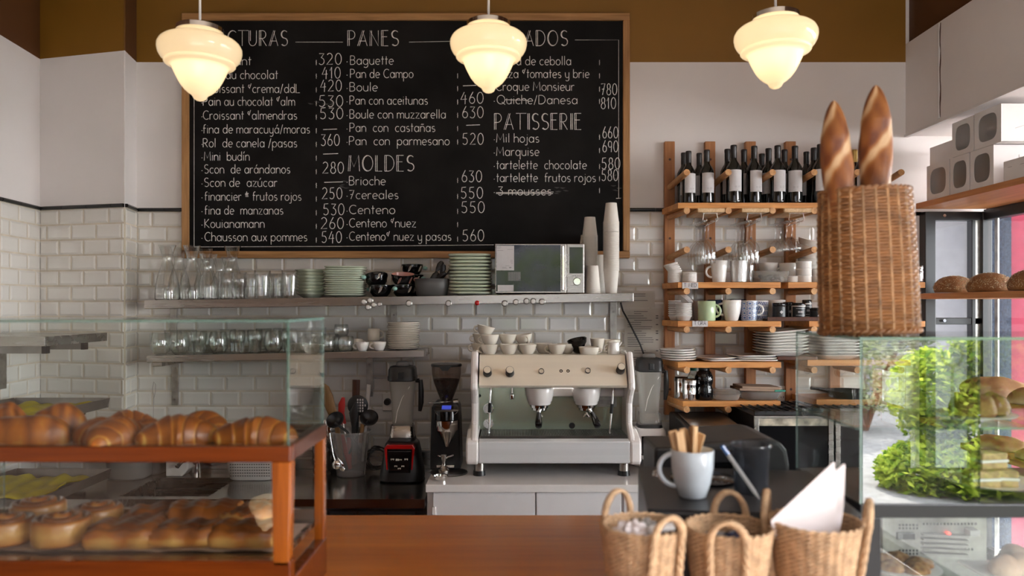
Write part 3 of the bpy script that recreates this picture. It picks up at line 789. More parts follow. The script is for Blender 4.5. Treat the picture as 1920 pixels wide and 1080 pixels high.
# ------------------------------------------------------------------ glassware builders (outer skin only: thin glass)
def lathe_part(name, prof, m, parent, n=28, sq=None, **k):
    b = MB(); b.lathe(prof, n, sq=sq); return b.build(name, m, parent, ang=60, **k)
def simple(nm, cat, prof, m, n=28, extra=None, sq=None):
    def fn():
        o = lathe_part(nm, prof, m, None, n, sq); tag(o, 'x', cat)
        if extra: extra(o)
        return o
    return fn
def shell(prof, t=.002, zb=.006):
    """outer profile (r,z) bottom to rim, followed by the inner wall"""
    return [(0,0)]+prof+[(prof[-1][0]-t*.5, prof[-1][1]+t*.4)]+[(max(r-t,.001), max(z, zb)) for r, z in prof[::-1]]+[(0, zb)]
carafe = Maker(simple('glass_carafe', 'carafe', shell([(.052,0),(.058,.006),(.058,.03),(.054,.08),(.044,.125),(.030,.165),(.0235,.192),(.0225,.203),(.026,.222),(.034,.25),(.0415,.272)]), M['glass'], 32))
scarafe = Maker(simple('glass_carafe', 'carafe', shell([(.038,0),(.042,.006),(.042,.06),(.037,.09),(.025,.12),(.0195,.138),(.021,.155),(.029,.178),(.036,.200),(.037,.205)]), M['glass'], 32))
def ghandle(x, z0, z1, d, r, m, parent, y=0):
    b = MB(); k = 12
    b.tube([(x+d*math.sin(PI*i/k), y, (z0+z1)/2-(z1-z0)/2*math.cos(PI*i/k)) for i in range(k+1)], r, 8)
    return b.build('handle', m, parent)
def gm(h, r0, r1, handled=True, rr=.018):
    def fn():
        t = thing('glass_mug', 'x', 'glass mug')
        p = [(r0*.95,0),(r0,.004)]+[(r0+(r1-r0)*i/4, .004+(h-.004)*i/4) for i in range(1,5)]
        lathe_part('glass_body', shell(p, .003, .012), M['glass'], t)
        if handled: ghandle(r1-.004, h*.28, h*.78, .026, .004, M['glass'], t)
        return t
    return fn
gmA = Maker(gm(.125, .031, .037)); gmB = Maker(gm(.115, .033, .036, True))
SG = 'clear glassware on the upper steel shelf'
def U(zx, base_off=0): return 240+zx/3.6
for (zx, Y, mkr, sc_, lb) in [(265,3.70,carafe,1.0,'tall glass carafe, leftmost on the upper steel shelf'),(345,3.82,carafe,.99,'tall glass carafe behind and between the first two front carafes'),
      (432,3.70,carafe,.985,'tall glass carafe, second from left in the front row'),
      (520,3.825,carafe,.965,'tall glass carafe behind the short carafe, neck against the board frame'),(545,3.66,scarafe,1.08,'short glass carafe in front of the tall ones'),
      (622,3.80,scarafe,1.04,'short glass carafe in the back row beside the mugs'),(705,3.83,carafe,1.0,'tall glass carafe, rightmost, its neck in front of the chalkboard edge'),(684,3.72,scarafe,1.02,'short glass carafe behind the stacked glass mugs')]:
    px = U(zx); x = PX(px, Y); mkr(lb, (x, Y, zu(x)), rz=zx, group=SG, scale=sc_)
def stackglass():
    t = thing('stacking_glass', 'x', 'glass')
    p = [(.029,0),(.031,.003),(.031,.052),(.034,.056),(.036,.128)]
    lathe_part('glass_body', shell(p, .003, .014), M['glass'], t, 24)
    b = MB()
    for i in range(9):
        a = 2*PI*i/9; b.cyl((.0315*math.cos(a), .0315*math.sin(a), .006), (.0315*math.cos(a), .0315*math.sin(a), .05), .002, n=6)
    b.build('ribs', M['glass'], t)
    return t
sg = Maker(stackglass)
for (zx, Y, lb) in [(663,3.635,'straight ribbed glass in front of the short carafe, left of its pair'),(752,3.635,'straight ribbed glass, right of its pair beside the handled mugs')]:
    x = PX(U(zx), Y); sg(lb, (x, Y, zu(x)), group=SG)
for (zx, Y, mkr, rz, s_, lb) in [(832,3.75,gmA,-1.9,1.0,'glass mug with handle turned to the front, left of the row'),(908,3.65,gmA,-.5,1.08,'wide glass mug, front of the row, handle to the right'),
      (1003,3.74,gmB,-2.2,1.1,'glass mug with the handle turned left, in the middle of the row'),(1092,3.655,gmA,PI,1.08,'glass mug, rightmost beside the green plates'),
      (955,3.82,gmA,.4,1.0,'glass mug in the back row behind the wide one'),(1050,3.82,gmA,.4,1.0,'glass mug in the back row next to the green plates')]:
    x = PX(U(zx), Y); mkr(lb, (x, Y, zu(x)), rz=rz, group=SG, scale=s_)

# ------------------------------------------------------------------ mint crockery
def plate_prof(r, h, t=.004, foot=.5):
    return [(0,0),(r*foot,0),(r*foot+.004,.003),(r*.92,h-.006),(r,h-.001),(r+.0005,h+.0015),(r-.002,h+.002),(r*.88,h-.003),(r*foot,.004+t*.5),(0,.004+t*.5)]
dbowl = Maker(simple('mint_bowl', 'bowl', [(0,0),(.030,0),(.034,.003),(.056,.018),(.064,.0235),(.0655,.0265),(.063,.0275),(.052,.022),(.032,.008),(0,.007)], [M['mint']], 36, sq=4))
def stack(mkr, n, x, Y, z, pitch, label, group, jx=.002, rz=None, tilt=0, rj=3):
    r_ = random.Random(int(x*1000)+n)
    for i in range(n):
        mkr(label.format(nth(i, n)), (x+r_.uniform(-jx, jx), Y+r_.uniform(-jx, jx), z+i*pitch), rz=(rz if rz is not None else r_.uniform(0, rj)), group=group)
x = PX(583,3.72); stack(dbowl, 8, x, 3.72, zu(x), .0163, 'pale mint square bowl, {} of the bowl stack beside the glass mugs', 'mint bowls stacked on the upper shelf', .002, rz=.78)
mplate = Maker(simple('mint_plate', 'plate', plate_prof(.098, .015), [M['mint']], 40, sq=5))
x = PX(648,3.73); stack(mplate, 14, x, 3.73, zu(x), .0105, 'pale mint plate, {} of the plate stack beside the leaf bowls', 'thin mint plates stacked on the upper shelf', .005, rz=.06)
tplate = Maker(simple('thick_mint_plate', 'plate', [(0,0),(.062,0),(.066,.003),(.095,.007),(.103,.010),(.106,.0145),(.103,.018),(.095,.0165),(.062,.009),(0,.008)], [M['mint']], 40, sq=5))
x = PX(882,3.72); stack(tplate, 12, x, 3.72, zu(x), .0168, 'thick pale mint plate, {} of the stack left of the microwave', 'thick mint plates stacked beside the microwave', .004, rz=.04)
# black bowls with leaf drawings and knob handles
def leafbowl(inner, knob):
    def fn():
        t = thing('leaf_bowl', 'x', 'bowl')
        p = [(.030,0),(.037,.004),(.050,.022),(.057,.045),(.0575,.058)]
        b = MB(); b.lathe([(0,0)]+p+[(.056,.0585)], 32); b.build('bowl_body', M['blackgloss'], t, ang=60)
        b = MB(); b.lathe([(.0565,.059),(.0545,.0585),(.053,.045),(.046,.022),(.030,.007),(0,.006)], 32); b.build('inside_glaze', M[inner], t, ang=60)
        b = MB(); b.ball((.074, 0, .038), .0135, .0125, .0105); b.build('knob_handle', M[knob], t)
        b = MB()
        for a0 in (-1.35, -2.35, -.35, 1.2, 2.3):
            def S(u, v):       # u around, v up, on the bowl wall
                a = a0+u; z = .033+v; r = .0545+(.0578-.0545)*(z-.02)/.035+.0012
                return (r*math.cos(a), r*math.sin(a), z)
            for sgn in (-1, 1):
                b.tube([S(-.16+.32*i/8+sgn*.0, -.012+.028*i/8+sgn*.008*math.sin(PI*i/8)) for i in range(9)], .0009, 4)
            b.tube([S(-.19+.3*i/5, -.015+.026*i/5) for i in range(6)], .0006, 4)
        b.build('leaf_drawing', M['cream' if inner != 'pink' else 'pink'], t)
        return t
    return fn
lbM, lbP = Maker(leafbowl('mint','aqua')), Maker(leafbowl('pink','pink'))
ZX = lambda zx: 640+zx/3.177
LG = 'black leaf bowls on the upper steel shelf'
def atu(px, Y, dz=0): x = PX(px, Y); return (x, Y, zu(x)+dz)
lbM('black leaf bowl under the mint-lined tilted one', atu(ZX(232),3.70), rz=2.6, group=LG)
lbM('tilted black leaf bowl with mint inside, leftmost of the pile', atu(ZX(213),3.70,.052), rot=(.28,-.10,-2.4), group=LG)
lbM('black leaf bowl with one mint knob in front, under the pink-lined one', atu(ZX(368),3.70), rz=-2.0, group=LG)
lbP('tilted black leaf bowl with pink inside', atu(ZX(366),3.70,.054), rot=(.18,.12,-.35), group=LG)
lbM('black leaf bowl topmost at the back of the pile', atu(ZX(422),3.81,.108), rot=(.0,.0,-.3), group=LG, scale=.96)
lbM('black leaf bowl at the back, second from the top of the rear pile', atu(ZX(425),3.81,.055), rz=-.6, group=LG, scale=.96)
lbM('black leaf bowl at the back, lowest of the rear pile', atu(ZX(425),3.81,0), rz=-.9, group=LG, scale=.96)
# grey tub with black utensils
t = thing('grey_tub', 'dark grey plastic tub between the leaf bowls and thick plates', 'tub', atu(ZX(540),3.70))
lathe_part('tub_body', shell([(.068,0),(.075,.006),(.082,.06),(.084,.082),(.087,.084)], .003), M['grey_plastic'], t, 40, sq=3.2)
def spoonb(mb, L_, w_):
    mb.tube([(0,0,0),(0,0,L_*.62)], [.004,.004], 8); mb.tube([(0,0,L_*.60),(0,0,L_*.7),(0,0,L_*.85),(0,0,L_*.97),(0,0,L_)], [.004,w_*.7,w_,w_*.7,.004], 12, flat=.22, up=(0,1,0))
def lid_tool():
    b = MB(); spoonb(b, .15, .016); o = b.build('serving_spoon', M['black'], None); return tag(o, 'x', 'spoon')
mk = Maker(lid_tool)
for i, (zx, rx, ry, lb) in enumerate([(475,-.2,.75,'black serving spoon leaning right out of the grey tub, leftmost'),(500,.1,.95,'black serving spoon lying over the grey tub rim'),(530,-.1,.55,'black serving spoon in the middle of the grey tub'),(560,.15,1.05,'black serving spoon lowest over the tub back edge'),(595,.1,.22,'black serving spoon standing upright at the tub right end')]):
    p = atu(ZX(zx-22),3.70+(i%3)*.015,.012+.018*(i%4)); mk(lb, p, rot=(rx, ry, 0), group='black spoons in the grey tub')
# microwave
mx0, mx1 = PX(928,3.60), PX(1096,3.60); mz = zu(.2)
mwt = thing('microwave_oven', 'stainless microwave oven with dark mirrored door on the upper shelf', 'microwave', ((mx0+mx1)/2, 3.61, mz+.004))
W2 = (mx1-mx0)/2; H = PZ(457,3.60)-PZ(550,3.60)
b = MB(); b.box(-W2, W2, .012, .265, 0, H); b.build('cabinet', M['galv'], mwt, bevel=.004, smooth=False)
dx = W2*2*.80
b = MB(); b.box(-W2, -W2+dx, .0, .011, 0, H); b.build('door', M['steel'], mwt, bevel=.003, smooth=False)
b = MB(); b.box(-W2+.005, -W2+dx-.028, -.003, -.0002, .008, H-.006); b.build('door_glass', mat('dark_mirror_glass', (.012,.016,.02), .05, var=.2, spec=.45), mwt, smooth=False)
b = MB(); b.box(-W2+dx-.024, -W2+dx-.010, -.022, -.010, .012, H-.010); b.box(-W2+dx-.024,-W2+dx-.010,-.012,0,.012,.03); b.box(-W2+dx-.024,-W2+dx-.010,-.012,0,H-.03,H-.01)
b.build('door_handle', M['chrome'], mwt, bevel=.003, smooth=False)
b = MB(); b.box(-W2+dx+.001, W2, .0, .011, 0, H); pn = b.build('control_panel', M['steel'], mwt, bevel=.003, smooth=False)
b = MB(); b.box(-W2+dx+.014, W2-.008, -.002, 0, H*.40, H*.93); b.build('display', M['blackgloss'], pn, smooth=False)
b = MB(); cx = -W2+dx+.050
b.lathe([(.019,0),(.019,.012),(.016,.016),(0,.016)], 24); b.build('dial', M['chrome'], pn, loc=(cx,0,H*.235), rot=(PI/2,0,0))
b = MB()
for i in range(4): b.box(cx-.02+i*.011, cx-.015+i*.011, -.0012, 0, H*.345, H*.355)
b.build('button_marks', M['ink'], pn, smooth=False)
b = MB(); b.box(-W2+.007, -W2+.092, -.0045, -.0032, H*.46, H*.96); st = b.build('paper_notice', M['label'], mwt, smooth=False)
b = MB()
for (u0,u1,v) in ((.010,.030,.93),(.010,.026,.90),(.06,.085,.88),(.012,.04,.86),(.074,.086,.66),(.074,.086,.63),(.078,.086,.60),(.05,.07,.55),(.035,.055,.52),(.035,.06,.50),(.068,.080,.515)): b.box(-W2+u0, -W2+u1, -.0052, -.0044, H*v, H*v+.0016)
b.box(-W2+.068, -W2+.078, -.0052, -.0044, H*.505, H*.53)
b.build('printed_lines', M['ink_lt'], st, smooth=False)
b = MB(); b.box(-W2+.013, -W2+.090, -.0045, -.0032, H*.04, H*.165); b.build('paper_sticker', M['label'], mwt, smooth=False)
b = MB()
for i in range(22): b.box(-W2+.063+i*.0028, -W2+.0642+i*.0028+(i%3)*.0004, -.0042, -.0031, H*.25, H*.43)
b.build('barcode', M['ink_lt'], mwt, smooth=False)
b = MB()
for sx_ in (-1,1): b.cyl((sx_*(W2-.03),.04,-.004),(sx_*(W2-.03),.04,0),.01,n=10)
for sx_ in (-1,1): b.cyl((sx_*(W2-.03),.24,-.004),(sx_*(W2-.03),.24,0),.01,n=10)
b.build('foot', M['black'], mwt)
# paper cups
def pcup(r0, r1, h):
    return simple('paper_cup', 'paper cup', [(0,.004),(r0-.002,.004),(r0-.001,0),(r0,0)]+[(r0+(r1-r0)*.97, h*.975),(r1+.0022,h*.98),(r1+.0022,h*1.0),(r1-.0005,h),(r0-.0015,.007),(0,.007)], M['cup_paper'], 24)
pA = Maker(pcup(.027,.038,.095)); pB = Maker(pcup(.028,.038,.115))
def cupstack(mkr, n, px, Y, z0off, pitch, label, down=True, h=.095, rmax=.04, lean=0):
    for i in range(n):
        x, Y_, z = atu(px, Y, z0off+i*pitch)
        mkr(label.format(nth(i, n)), (x+lean*i, Y_, z+(h if down else 0)), rot=((PI,0,0) if down else (0,0,0)), group='paper cups stacked beside the microwave')
cupstack(pB, 4, 1111, 3.66, 0, .0068, 'white paper cup upside down, {} of the low stack beside the microwave', True, .115)
cupstack(pA, 43, 1106, 3.76, 0, .0069, 'white paper cup, {} of the tall stack nearest the microwave', True, .095)
cupstack(pA, 16, 1126, 3.80, 0, .0068, 'white paper cup, {} of the half-hidden stack in the middle', True, .095)
cupstack(pA, 17, 1099, 3.83, .05, .0098, 'white paper cup, {} of the stack hidden behind the tallest', True, .095)
cupstack(pB, 28, 1146, 3.68, 0, .0068, 'white paper cup right way up, {} of the wide rightmost stack', False, .115)
cupstack(pA, 8, 1146, 3.68, 27*.0068+.117, .0068, 'white paper cup, {} of the narrower stack crowning the rightmost cups', True, .095, lean=0)
# ================================================================== LOWER STEEL SHELF
def atl(px, Y, dz=0): x = PX(px, Y); return (x, Y, zl(x)+dz)
SG2 = 'clear glasses on the lower steel shelf'
stemless = Maker(simple('stemless_glass', 'glass', shell([(.024,0),(.030,.004),(.042,.022),(.0465,.045),(.0445,.075),(.038,.107)], .0018, .006), M['glass_green'], 32))
def tumb():
    t = thing('tumbler', 'x', 'glass')
    lathe_part('glass_body', shell([(.026,0),(.0275,.003),(.031,.055),(.0345,.058),(.0365,.066),(.0385,.112)], .003, .012), M['glass_green'], t, 30)
    b = MB()
    for i in range(12):
        a = 2*PI*i/12; c_, s_ = math.cos(a), math.sin(a); b.cyl((.028*c_, .028*s_, .008), (.0315*c_, .0315*s_, .052), .0016, n=5)
    b.build('facets', M['glass_green'], t)
    return t
tumbler = Maker(tumb)
shortg = Maker(simple('short_glass', 'glass', shell([(.028,0),(.034,.004),(.040,.02),(.0405,.045),(.037,.072)], .002, .006), M['glass_green'], 30))
seq = [(221,stemless,'stemless wine glass, leftmost of the front row on the lower shelf'),(350,stemless,'stemless wine glass, second from left in the front row'),(480,tumbler,'faceted tumbler between the second and third stemless glasses'),
 (610,stemless,'stemless wine glass, third stemless one from the left'),(740,tumbler,'faceted tumbler, first of the pair after the third stemless glass'),(858,tumbler,'faceted tumbler, second of the pair after the third stemless glass'),
 (982,stemless,'stemless wine glass, rightmost stemless one in the front row'),(1090,tumbler,'faceted tumbler right behind the case corner glass edge')]
for zx, mk_, lb in seq: mk_(lb, atl(U(zx), 3.68), rz=zx, group=SG2)
for i, (zx, mk_) in enumerate([(300,tumbler),(410,tumbler),(545,stemless),(675,tumbler),(800,stemless),(915,tumbler),(1035,tumbler),(1150,tumbler),(1240,tumbler),(1285,tumbler)]):
    mk_('clear glass in the back row of the lower shelf, '+('leftmost','second','third','fourth','fifth','sixth','seventh','eighth','ninth','tenth')[i]+(' of that row' if i == 0 else ' from the left'), atl(U(zx), 3.79), rz=i, group=SG2, scale=1.03)
shortg('short rounded glass seen through the case corner', atl(U(1205),3.68), group=SG2)
shortg('short rounded glass, first right of the case edge', atl(U(1345),3.68), group=SG2)
shortg('short rounded glass beside the espresso cups with another glass above it', atl(U(1470),3.68), group=SG2)
shortg('short glass stacked on top near the espresso cups', atl(U(1440),3.76,.072), group=SG2, scale=(.9,.9,.8))
shortg('short glass under the stacked one at the back', atl(U(1440),3.76), group=SG2)
shortg('short glass at the back between the two rounded ones', atl(U(1370),3.79), group=SG2, scale=(1,1,1.15))
def cupm(nm, cat, prof, m, hz, hd, hr, n=30, hscale=1, sq=None, t_=.0035):
    def fn():
        t = thing(nm, 'x', cat)
        lathe_part('cup_body', shell(prof, t_, .006), M[m], t, n, sq)
        ghandle(hz[2], hz[0], hz[1], hd, hr, M[m], t)
        return t
    return fn
espc = Maker(cupm('espresso_cup', 'cup', [(.017,0),(.020,.003),(.024,.010),(.031,.030),(.033,.043)], 'white', (.010,.036,.028), .020, .0045))
espc('small white espresso cup, left of the two in front on the lower shelf', atl(U(1583),3.66), rz=PI-.2, group='small white cups on the lower steel shelf')
espc('small white espresso cup, right of the two in front on the lower shelf', atl(U(1698),3.66), rz=PI+.1, group='small white cups on the lower steel shelf')
cyl_c = Maker(cupm('coffee_cup', 'cup', [(.028,0),(.031,.003),(.032,.03),(.031,.060)], 'cream', (.014,.05,.030), .020, .0045))
cyl_c('straight cream cup stacked behind the two espresso cups', atl(U(1660),3.76,.045), rz=-.1, group='small white cups on the lower steel shelf')
cyl_c('straight cream cup under the stacked one at the back', atl(U(1655),3.77,-.0), rz=.5, group='small white cups on the lower steel shelf', scale=(1,1,.74))
cyl_c('cream cup with handle at the right, left of the straight one', atl(U(1548),3.78), rz=0, group='small white cups on the lower steel shelf', scale=.9)
saucer = Maker(simple('saucer', 'saucer', plate_prof(.080, .012, .003, .45), M['cream'], 36))
x, Y, z = atl(ZX(372), 3.73)
stack(saucer, 15, x, Y, z, .0088, 'cream saucer, {} of the stack ending the lower shelf', 'saucers stacked on the lower steel shelf', .005)

# ================================================================== PINE WALL RACK
rk = thing('pine_wall_rack', 'pine wall rack with dowel supports right of the chalkboard', 'wall rack')
def rbm(mbox, nm, m, par, bv=.002): 
    b = MB(); b.box(*mbox); return b.build(nm, M[m], par, smooth=False, bevel=bv)
PXS = [1256, 1332, 1408, 1483, 1566, 1645]
for i, px in enumerate(PXS):
    x = PX(px, 3.865); z1 = PZ(265,3.865)+(i % 2)*.0; z0 = PZ(778 if i < 3 else 765, 3.865)
    po = rbm((x-.026, x+.026, 3.865, 3.898, z0, z1), 'post', 'pine_z', rk)
    s = MB()
    for py in (299, 447, 730): s.cyl((x, 3.866, PZ(py,3.865)), (x, 3.8635, PZ(py,3.865)), .0065, n=10)
    s.build('screw_hole', M['darkwood'], po)
def peg(x0, z0, x1, z1, y1=3.60, r=.0155):
    b = MB(); b.cyl((x0, 3.866, z0), (x1, y1, z1), r, n=20); o = b.build('dowel', M['pine_y'], rk)
    return o
FR = [1288, 1366, 1449, 1527, 1608, 1690]      # dowel front ends
rows = [(323, .0), (395, .0), (468, .0), (546, 0), (618, 0), (694, 0), (768, 0)]
for k, (py, _) in enumerate(rows):
    for i in range(6):
        z = PZ(py, 3.60); up = .03 if k == 0 else (.022 if k == 2 else 0)
        peg(PX(PXS[i], 3.865), z-up, PX(FR[i], 3.60), z)
def board(pxa, pxb, py, nm='shelf_board', Y0=3.62, th=.028, skew=0):
    z = PZ(py, Y0); b = MB()
    xa, xb = PX(pxa, Y0), PX(pxb, Y0); sh = -.028
    b.prism([(xa, Y0), (xb, Y0), (xb+sh, 3.863), (xa+sh, 3.863)], z-th, z, 'z')
    return b.build(nm, M['pine'], rk, smooth=False, bevel=.0015), z
_, S1 = board(1271, 1700, 380); _, S2 = board(1271, 1464, 529); _, S2b = board(1478, 1735, 529)
_, S3 = board(1271, 1465, 602); _, S3b = board(1517, 1735, 602); _, S4 = board(1271, 1465, 679); _, S4b = board(1514, 1708, 675)
_, S5 = board(1280, 1464, 752); _, S5b = board(1531, 1650, 749)
# paper tags on the shelf edges
def tagp(px0, px1, py0, py1, txt, label):
    t = thing('shelf_tag', label, 'paper tag', (0,0,0))
    rbm((PX(px0,3.619), PX(px1,3.619), 3.6165, 3.6195, PZ(py1,3.619), PZ(py0,3.619)), 'paper', 'label', t, 0)
    b = MB()
    for pl in strokes(txt, px0+3.5, px1-3, py1-3.2, 4.6): b.tube([(PX(x_,3.616), 3.6160, PZ(y_,3.616)) for x_, y_ in pl], .0011, 5, up=(0,1,0), flat=.3)
    b.build('handwriting', M['ink'], t)
tagp(1279, 1309, 529.5, 541.5, 'T. MED', 'white paper tag reading T. MED on the rack shelf edge')
tagp(1298, 1327, 601.5, 612.5, 'T.GRA', 'white paper tag reading T.GRA on the rack shelf edge')

# ------------------------------------------------------------------ wine
def wine():
    t = thing('wine_bottle', 'x', 'wine bottle')
    lathe_part('bottle_glass', [(0,0),(.034,0),(.0365,.004),(.0372,.02),(.0378,.17),(.036,.188),(.027,.207),(.0175,.222),(.0150,.235),(.0145,.26),(.0145,.29)], M['bottle'], t, 32)
    lathe_part('capsule', [(.0152,.236),(.0152,.285),(.0162,.287),(.0162,.300),(.0145,.303),(0,.303)], M['foil'], t, 24)
    b = MB(); k = 14
    for z in (.062, .172):
        for i in range(k+1):
            a = -PI/2-1.05+2.1*i/k; b.v.append((.0384*math.cos(a), .0384*math.sin(a), z))
    for i in range(k): b.face((i, i+1, k+2+i, k+1+i))
    lb = b.build('label', M['label'], t)
    b = MB()
    for (u0, u1, z) in ((-.30,.0,.088),(-.30,-.02,.084),(-.3,.02,.080),(.12,.42,.089),(.12,.38,.085),(.12,.42,.081),(-.15,.15,.069)):
        for i in range(4):
            a, c = -PI/2+u0+(u1-u0)*i/4, -PI/2+u0+(u1-u0)*(i+.8)/4; q = len(b.v)
            b.v += [(.0386*math.cos(a), .0386*math.sin(a), z), (.0386*math.cos(c), .0386*math.sin(c), z), (.0386*math.cos(c), .0386*math.sin(c), z+.0012), (.0386*math.cos(a), .0386*math.sin(a), z+.0012)]
            b.face((q, q+1, q+2, q+3))
    b.build('label_print', M['ink_lt'], lb, smooth=False)
    return t
wb = Maker(wine); WG = 'wine bottles on top of the pine rack'
front = [(1291,3.69,.90,'front row, leftmost'),(1325.5,3.69,.92,'front row, second from left'),(1375.6,3.67,.985,'front row, third from left'),(1414,3.69,.985,'front row, fourth from left'),
 (1458,3.68,.985,'front row, fifth from left'),(1490.5,3.69,.985,'front row, sixth from left'),(1538,3.67,1.0,'front row, partly behind the baguette basket'),(1618,3.68,1.02,'front row, seen between the two baguettes')]
ws_ = ('first','second','third','fourth','fifth','sixth','seventh','eighth','ninth')
for px, Y, s_, lb in front: wb('dark wine bottle with white label in the '+lb, (PX(px,Y), Y, S1), rz=random.uniform(-.3,.3), group=WG, scale=(s_*.98,s_*.98,s_*.965))
for i, (px, s_) in enumerate([(1282,.93),(1311,.93),(1364,.985),(1395,.985),(1431,.94),(1441,.99),(1471,.99),(1512,.96),(1526,1.0)]):
    Y = (3.78, 3.79, 3.77, 3.78, 3.80, 3.765, 3.79, 3.80, 3.76)[i] if i != 5 else 3.76
    wb('dark wine bottle in the back row, '+ws_[i]+' from the left', (PX(px,Y), Y+(.0 if i != 4 else .02), S1), rz=random.uniform(-.8,.8), group=WG, scale=(s_*.96,s_*.96,s_*.97))
gb = wb('dark wine bottle with gold capsule behind the baguettes', (PX(1602,3.78), 3.78, S1), group=WG, scale=.95)
for c in kids(gb):
    if c.name.startswith('capsule'):
        c.data = c.data.copy(); c.data.materials[0] = mat('gold_capsule', (.45,.30,.10), .35, 1)

# ------------------------------------------------------------------ stemware hangers and hanging glasses
def hanger(label, pxa, pxb):
    zt = S1-.028; t = thing('stemware_hanger', label, 'glass hanger', (PX((pxa+pxb)/2,3.60), 3.60, zt))
    hw = (PX(pxb,3.60)-PX(pxa,3.60))/2
    b = MB(); b.box(-hw, hw, .0, .235, -.021, -.0005); b.build('wooden_block', M['pine_pale'], t, smooth=False, bevel=.004)
    b = MB()
    for sx_ in (-1, 1):
        x = sx_*hw*.55
        for y in (.02, .21):
            b.tube([(x-sx_*.006, y, -.021), (x, y, -.055), (x-sx_*.012, y, -.066)], .0022, 6)
        b.tube([(x-sx_*.012, -.005, -.060), (x-sx_*.012, .23, -.066)], .0022, 6)
    for y in (.02, .21): b.tube([(-hw*.55, y, -.0235), (hw*.55, y, -.0235)], .002, 6)
    b.build('wire_rail', M['chrome'], t)
    return t
HG = [(1308,1360,'left stemware hanger under the bottle shelf'),(1391,1443,'middle stemware hanger under the bottle shelf'),(1470,1523,'right stemware hanger under the bottle shelf')]
for a_, b_, lb in HG: hanger(lb, a_, b_)
def wglass(cocktail):
    def fn():          # built hanging: foot at the top (z=0), rim lowest
        t = thing('cocktail_glass' if cocktail else 'wine_glass', 'x', 'stemmed glass')
        if cocktail: bowl = [(.004,-.075),(.012,-.085),(.024,-.095),(.026,-.108),(.040,-.120),(.045,-.135),(.043,-.14)]
        else: bowl = [(.004,-.085),(.014,-.095),(.028,-.110),(.0365,-.130),(.039,-.155),(.037,-.185),(.034,-.205)]
        lathe_part('bowl', bowl, M['glass'], t, 28)
        lathe_part('stem', [(0,0),(.033,0),(.034,-.002),(.012,-.006),(.0045,-.012),(.0035,-.05),(.004,bowl[0][1])], M['glass'], t, 24)
        return t
    return fn
wgm, cgm = Maker(wglass(False)), Maker(wglass(True))
ZG = S1-.028-.058
for gi, (pa, pb, nm) in enumerate([(1308,1360,'left'),(1391,1443,'middle')]):
    xc = PX((pa+pb)/2, 3.60)
    for j in range(5):
        xx = xc-.018-.0185*j-(.0*j)
        wgm('upside-down wine glass in the %s hanger, %s' % (nm, ('foremost','second from the front','third from the front','fourth from the front','rearmost')[j]), (xc-.012+ (0.0 if gi==0 else -.004) -.004*j, 3.615+.048*j, ZG-.002), group='wine glasses hanging under the rack', scale=(1,1,1.0))
xc = PX(1496, 3.60)
for j in range(4):
    cgm('upside-down cocktail glass in the right hanger, %s' % ('foremost','second from the front','third from the front','rearmost')[j], (xc-.022-.006*j, 3.615+.06*j, ZG-.002), group='cocktail glasses hanging under the rack')

# ------------------------------------------------------------------ second rack level (T. MED)
def R(px, Y, z, dz=0): return (PX(px,Y), Y, z+dz)
lid = Maker(simple('cup_cover', 'cup cover', [(.030,0),(.033,.0),(.034,.003),(.035,.009),(.032,.012),(.030,.0125),(.029,.0105),(0,.0105)], M['paper'], 28))
def lidstack(n, px, Y, z, label, pitch=.0075, tilt=0):
    for i in range(n):
        t_ = tilt*max(0, i-n*.6); lid(label.format(nth(i,n)), R(px+t_*-60, Y, z, i*pitch), rot=(0, -t_*2.2, 0), group='white cup covers on the rack')
lidstack(12, 1265, 3.70, S2, 'white cup cover, {} of the taller leaning stack by T. MED tag', tilt=.03)
lidstack(6, 1293, 3.67, S2, 'white cup cover, {} of the low stack above the T. MED tag')
mugp = [(.029,0),(.031,.003),(.034,.03),(.039,.07),(.042,.104)]
mug = Maker(cupm('white_mug', 'mug', mugp, 'white', (.025,.078,.035), .028, .0055))
mug('tall white mug with handle at left beside the foil beaker', R(1348,3.66,S2), rz=PI, group='white mugs on the rack')
b = MB(); b.lathe(shell([(.034,0),(.037,.003),(.041,.104)],.002), 28, wob=lambda a, z: 1+.012*math.sin(a*9+z*60))
fb = b.build('foil_beaker', mat('crumpled_foil', (.75,.74,.72), .3, .7, bump=.5, bscale=40), None, loc=R(1385,3.66,S2)); tag(fb, 'pale foil-lined beaker between the white mug and plastic tub', 'beaker')
gm3 = Maker(gm(.10,.034,.040,False)); gm3('clear tumbler right behind the foil beaker', R(1400,3.68,S2), group='clear tumblers on the rack')
tb = thing('plastic_tub', 'clear plastic tub with dark packets on the T. MED shelf', 'tub', R(1441,3.685,S2))
lathe_part('tub_wall', shell([(.078,0),(.084,.004),(.093,.052),(.098,.054)],.002,.004), M['plastic_clear'], tb, 36, sq=3.5); tb.scale = (1,.66,1)
for i in range(7):
    pk = MB(); pk.ball((0,0,0), .020, .014, .010); o = pk.build('snack_packet', M[('ink','navy','ink','grey_plastic','navy','ink','grey_plastic')[i]], None, loc=R(1441,3.685,S2,.018+.009*(i%2)), rot=(.2*i,.3,i*1.1))
    o.location.x += -.06+.02*i; tag(o, 'dark wrapped packet in the clear tub, '+ws_[i]+' from the left', 'packet', 'wrapped packets in the clear tub')
widecup = Maker(cupm('white_cup', 'cup', [(.024,0),(.027,.004),(.040,.025),(.047,.05),(.049,.066)], 'white', (.02,.055,.040), .022, .005))
widecup('white cup behind the clear tub, left', R(1440,3.80,S2,.035), rz=0, group='white cups behind the tub')
widecup('white cup lowest behind the clear tub', R(1440,3.80,S2,-.0), rz=1, group='white cups behind the tub', scale=(1,1,.5))
mug('white cup-shaped mug right of the clear tub', R(1478,3.78,S2b), rz=PI, group='white mugs on the rack', scale=(1.15,1.15,.95))
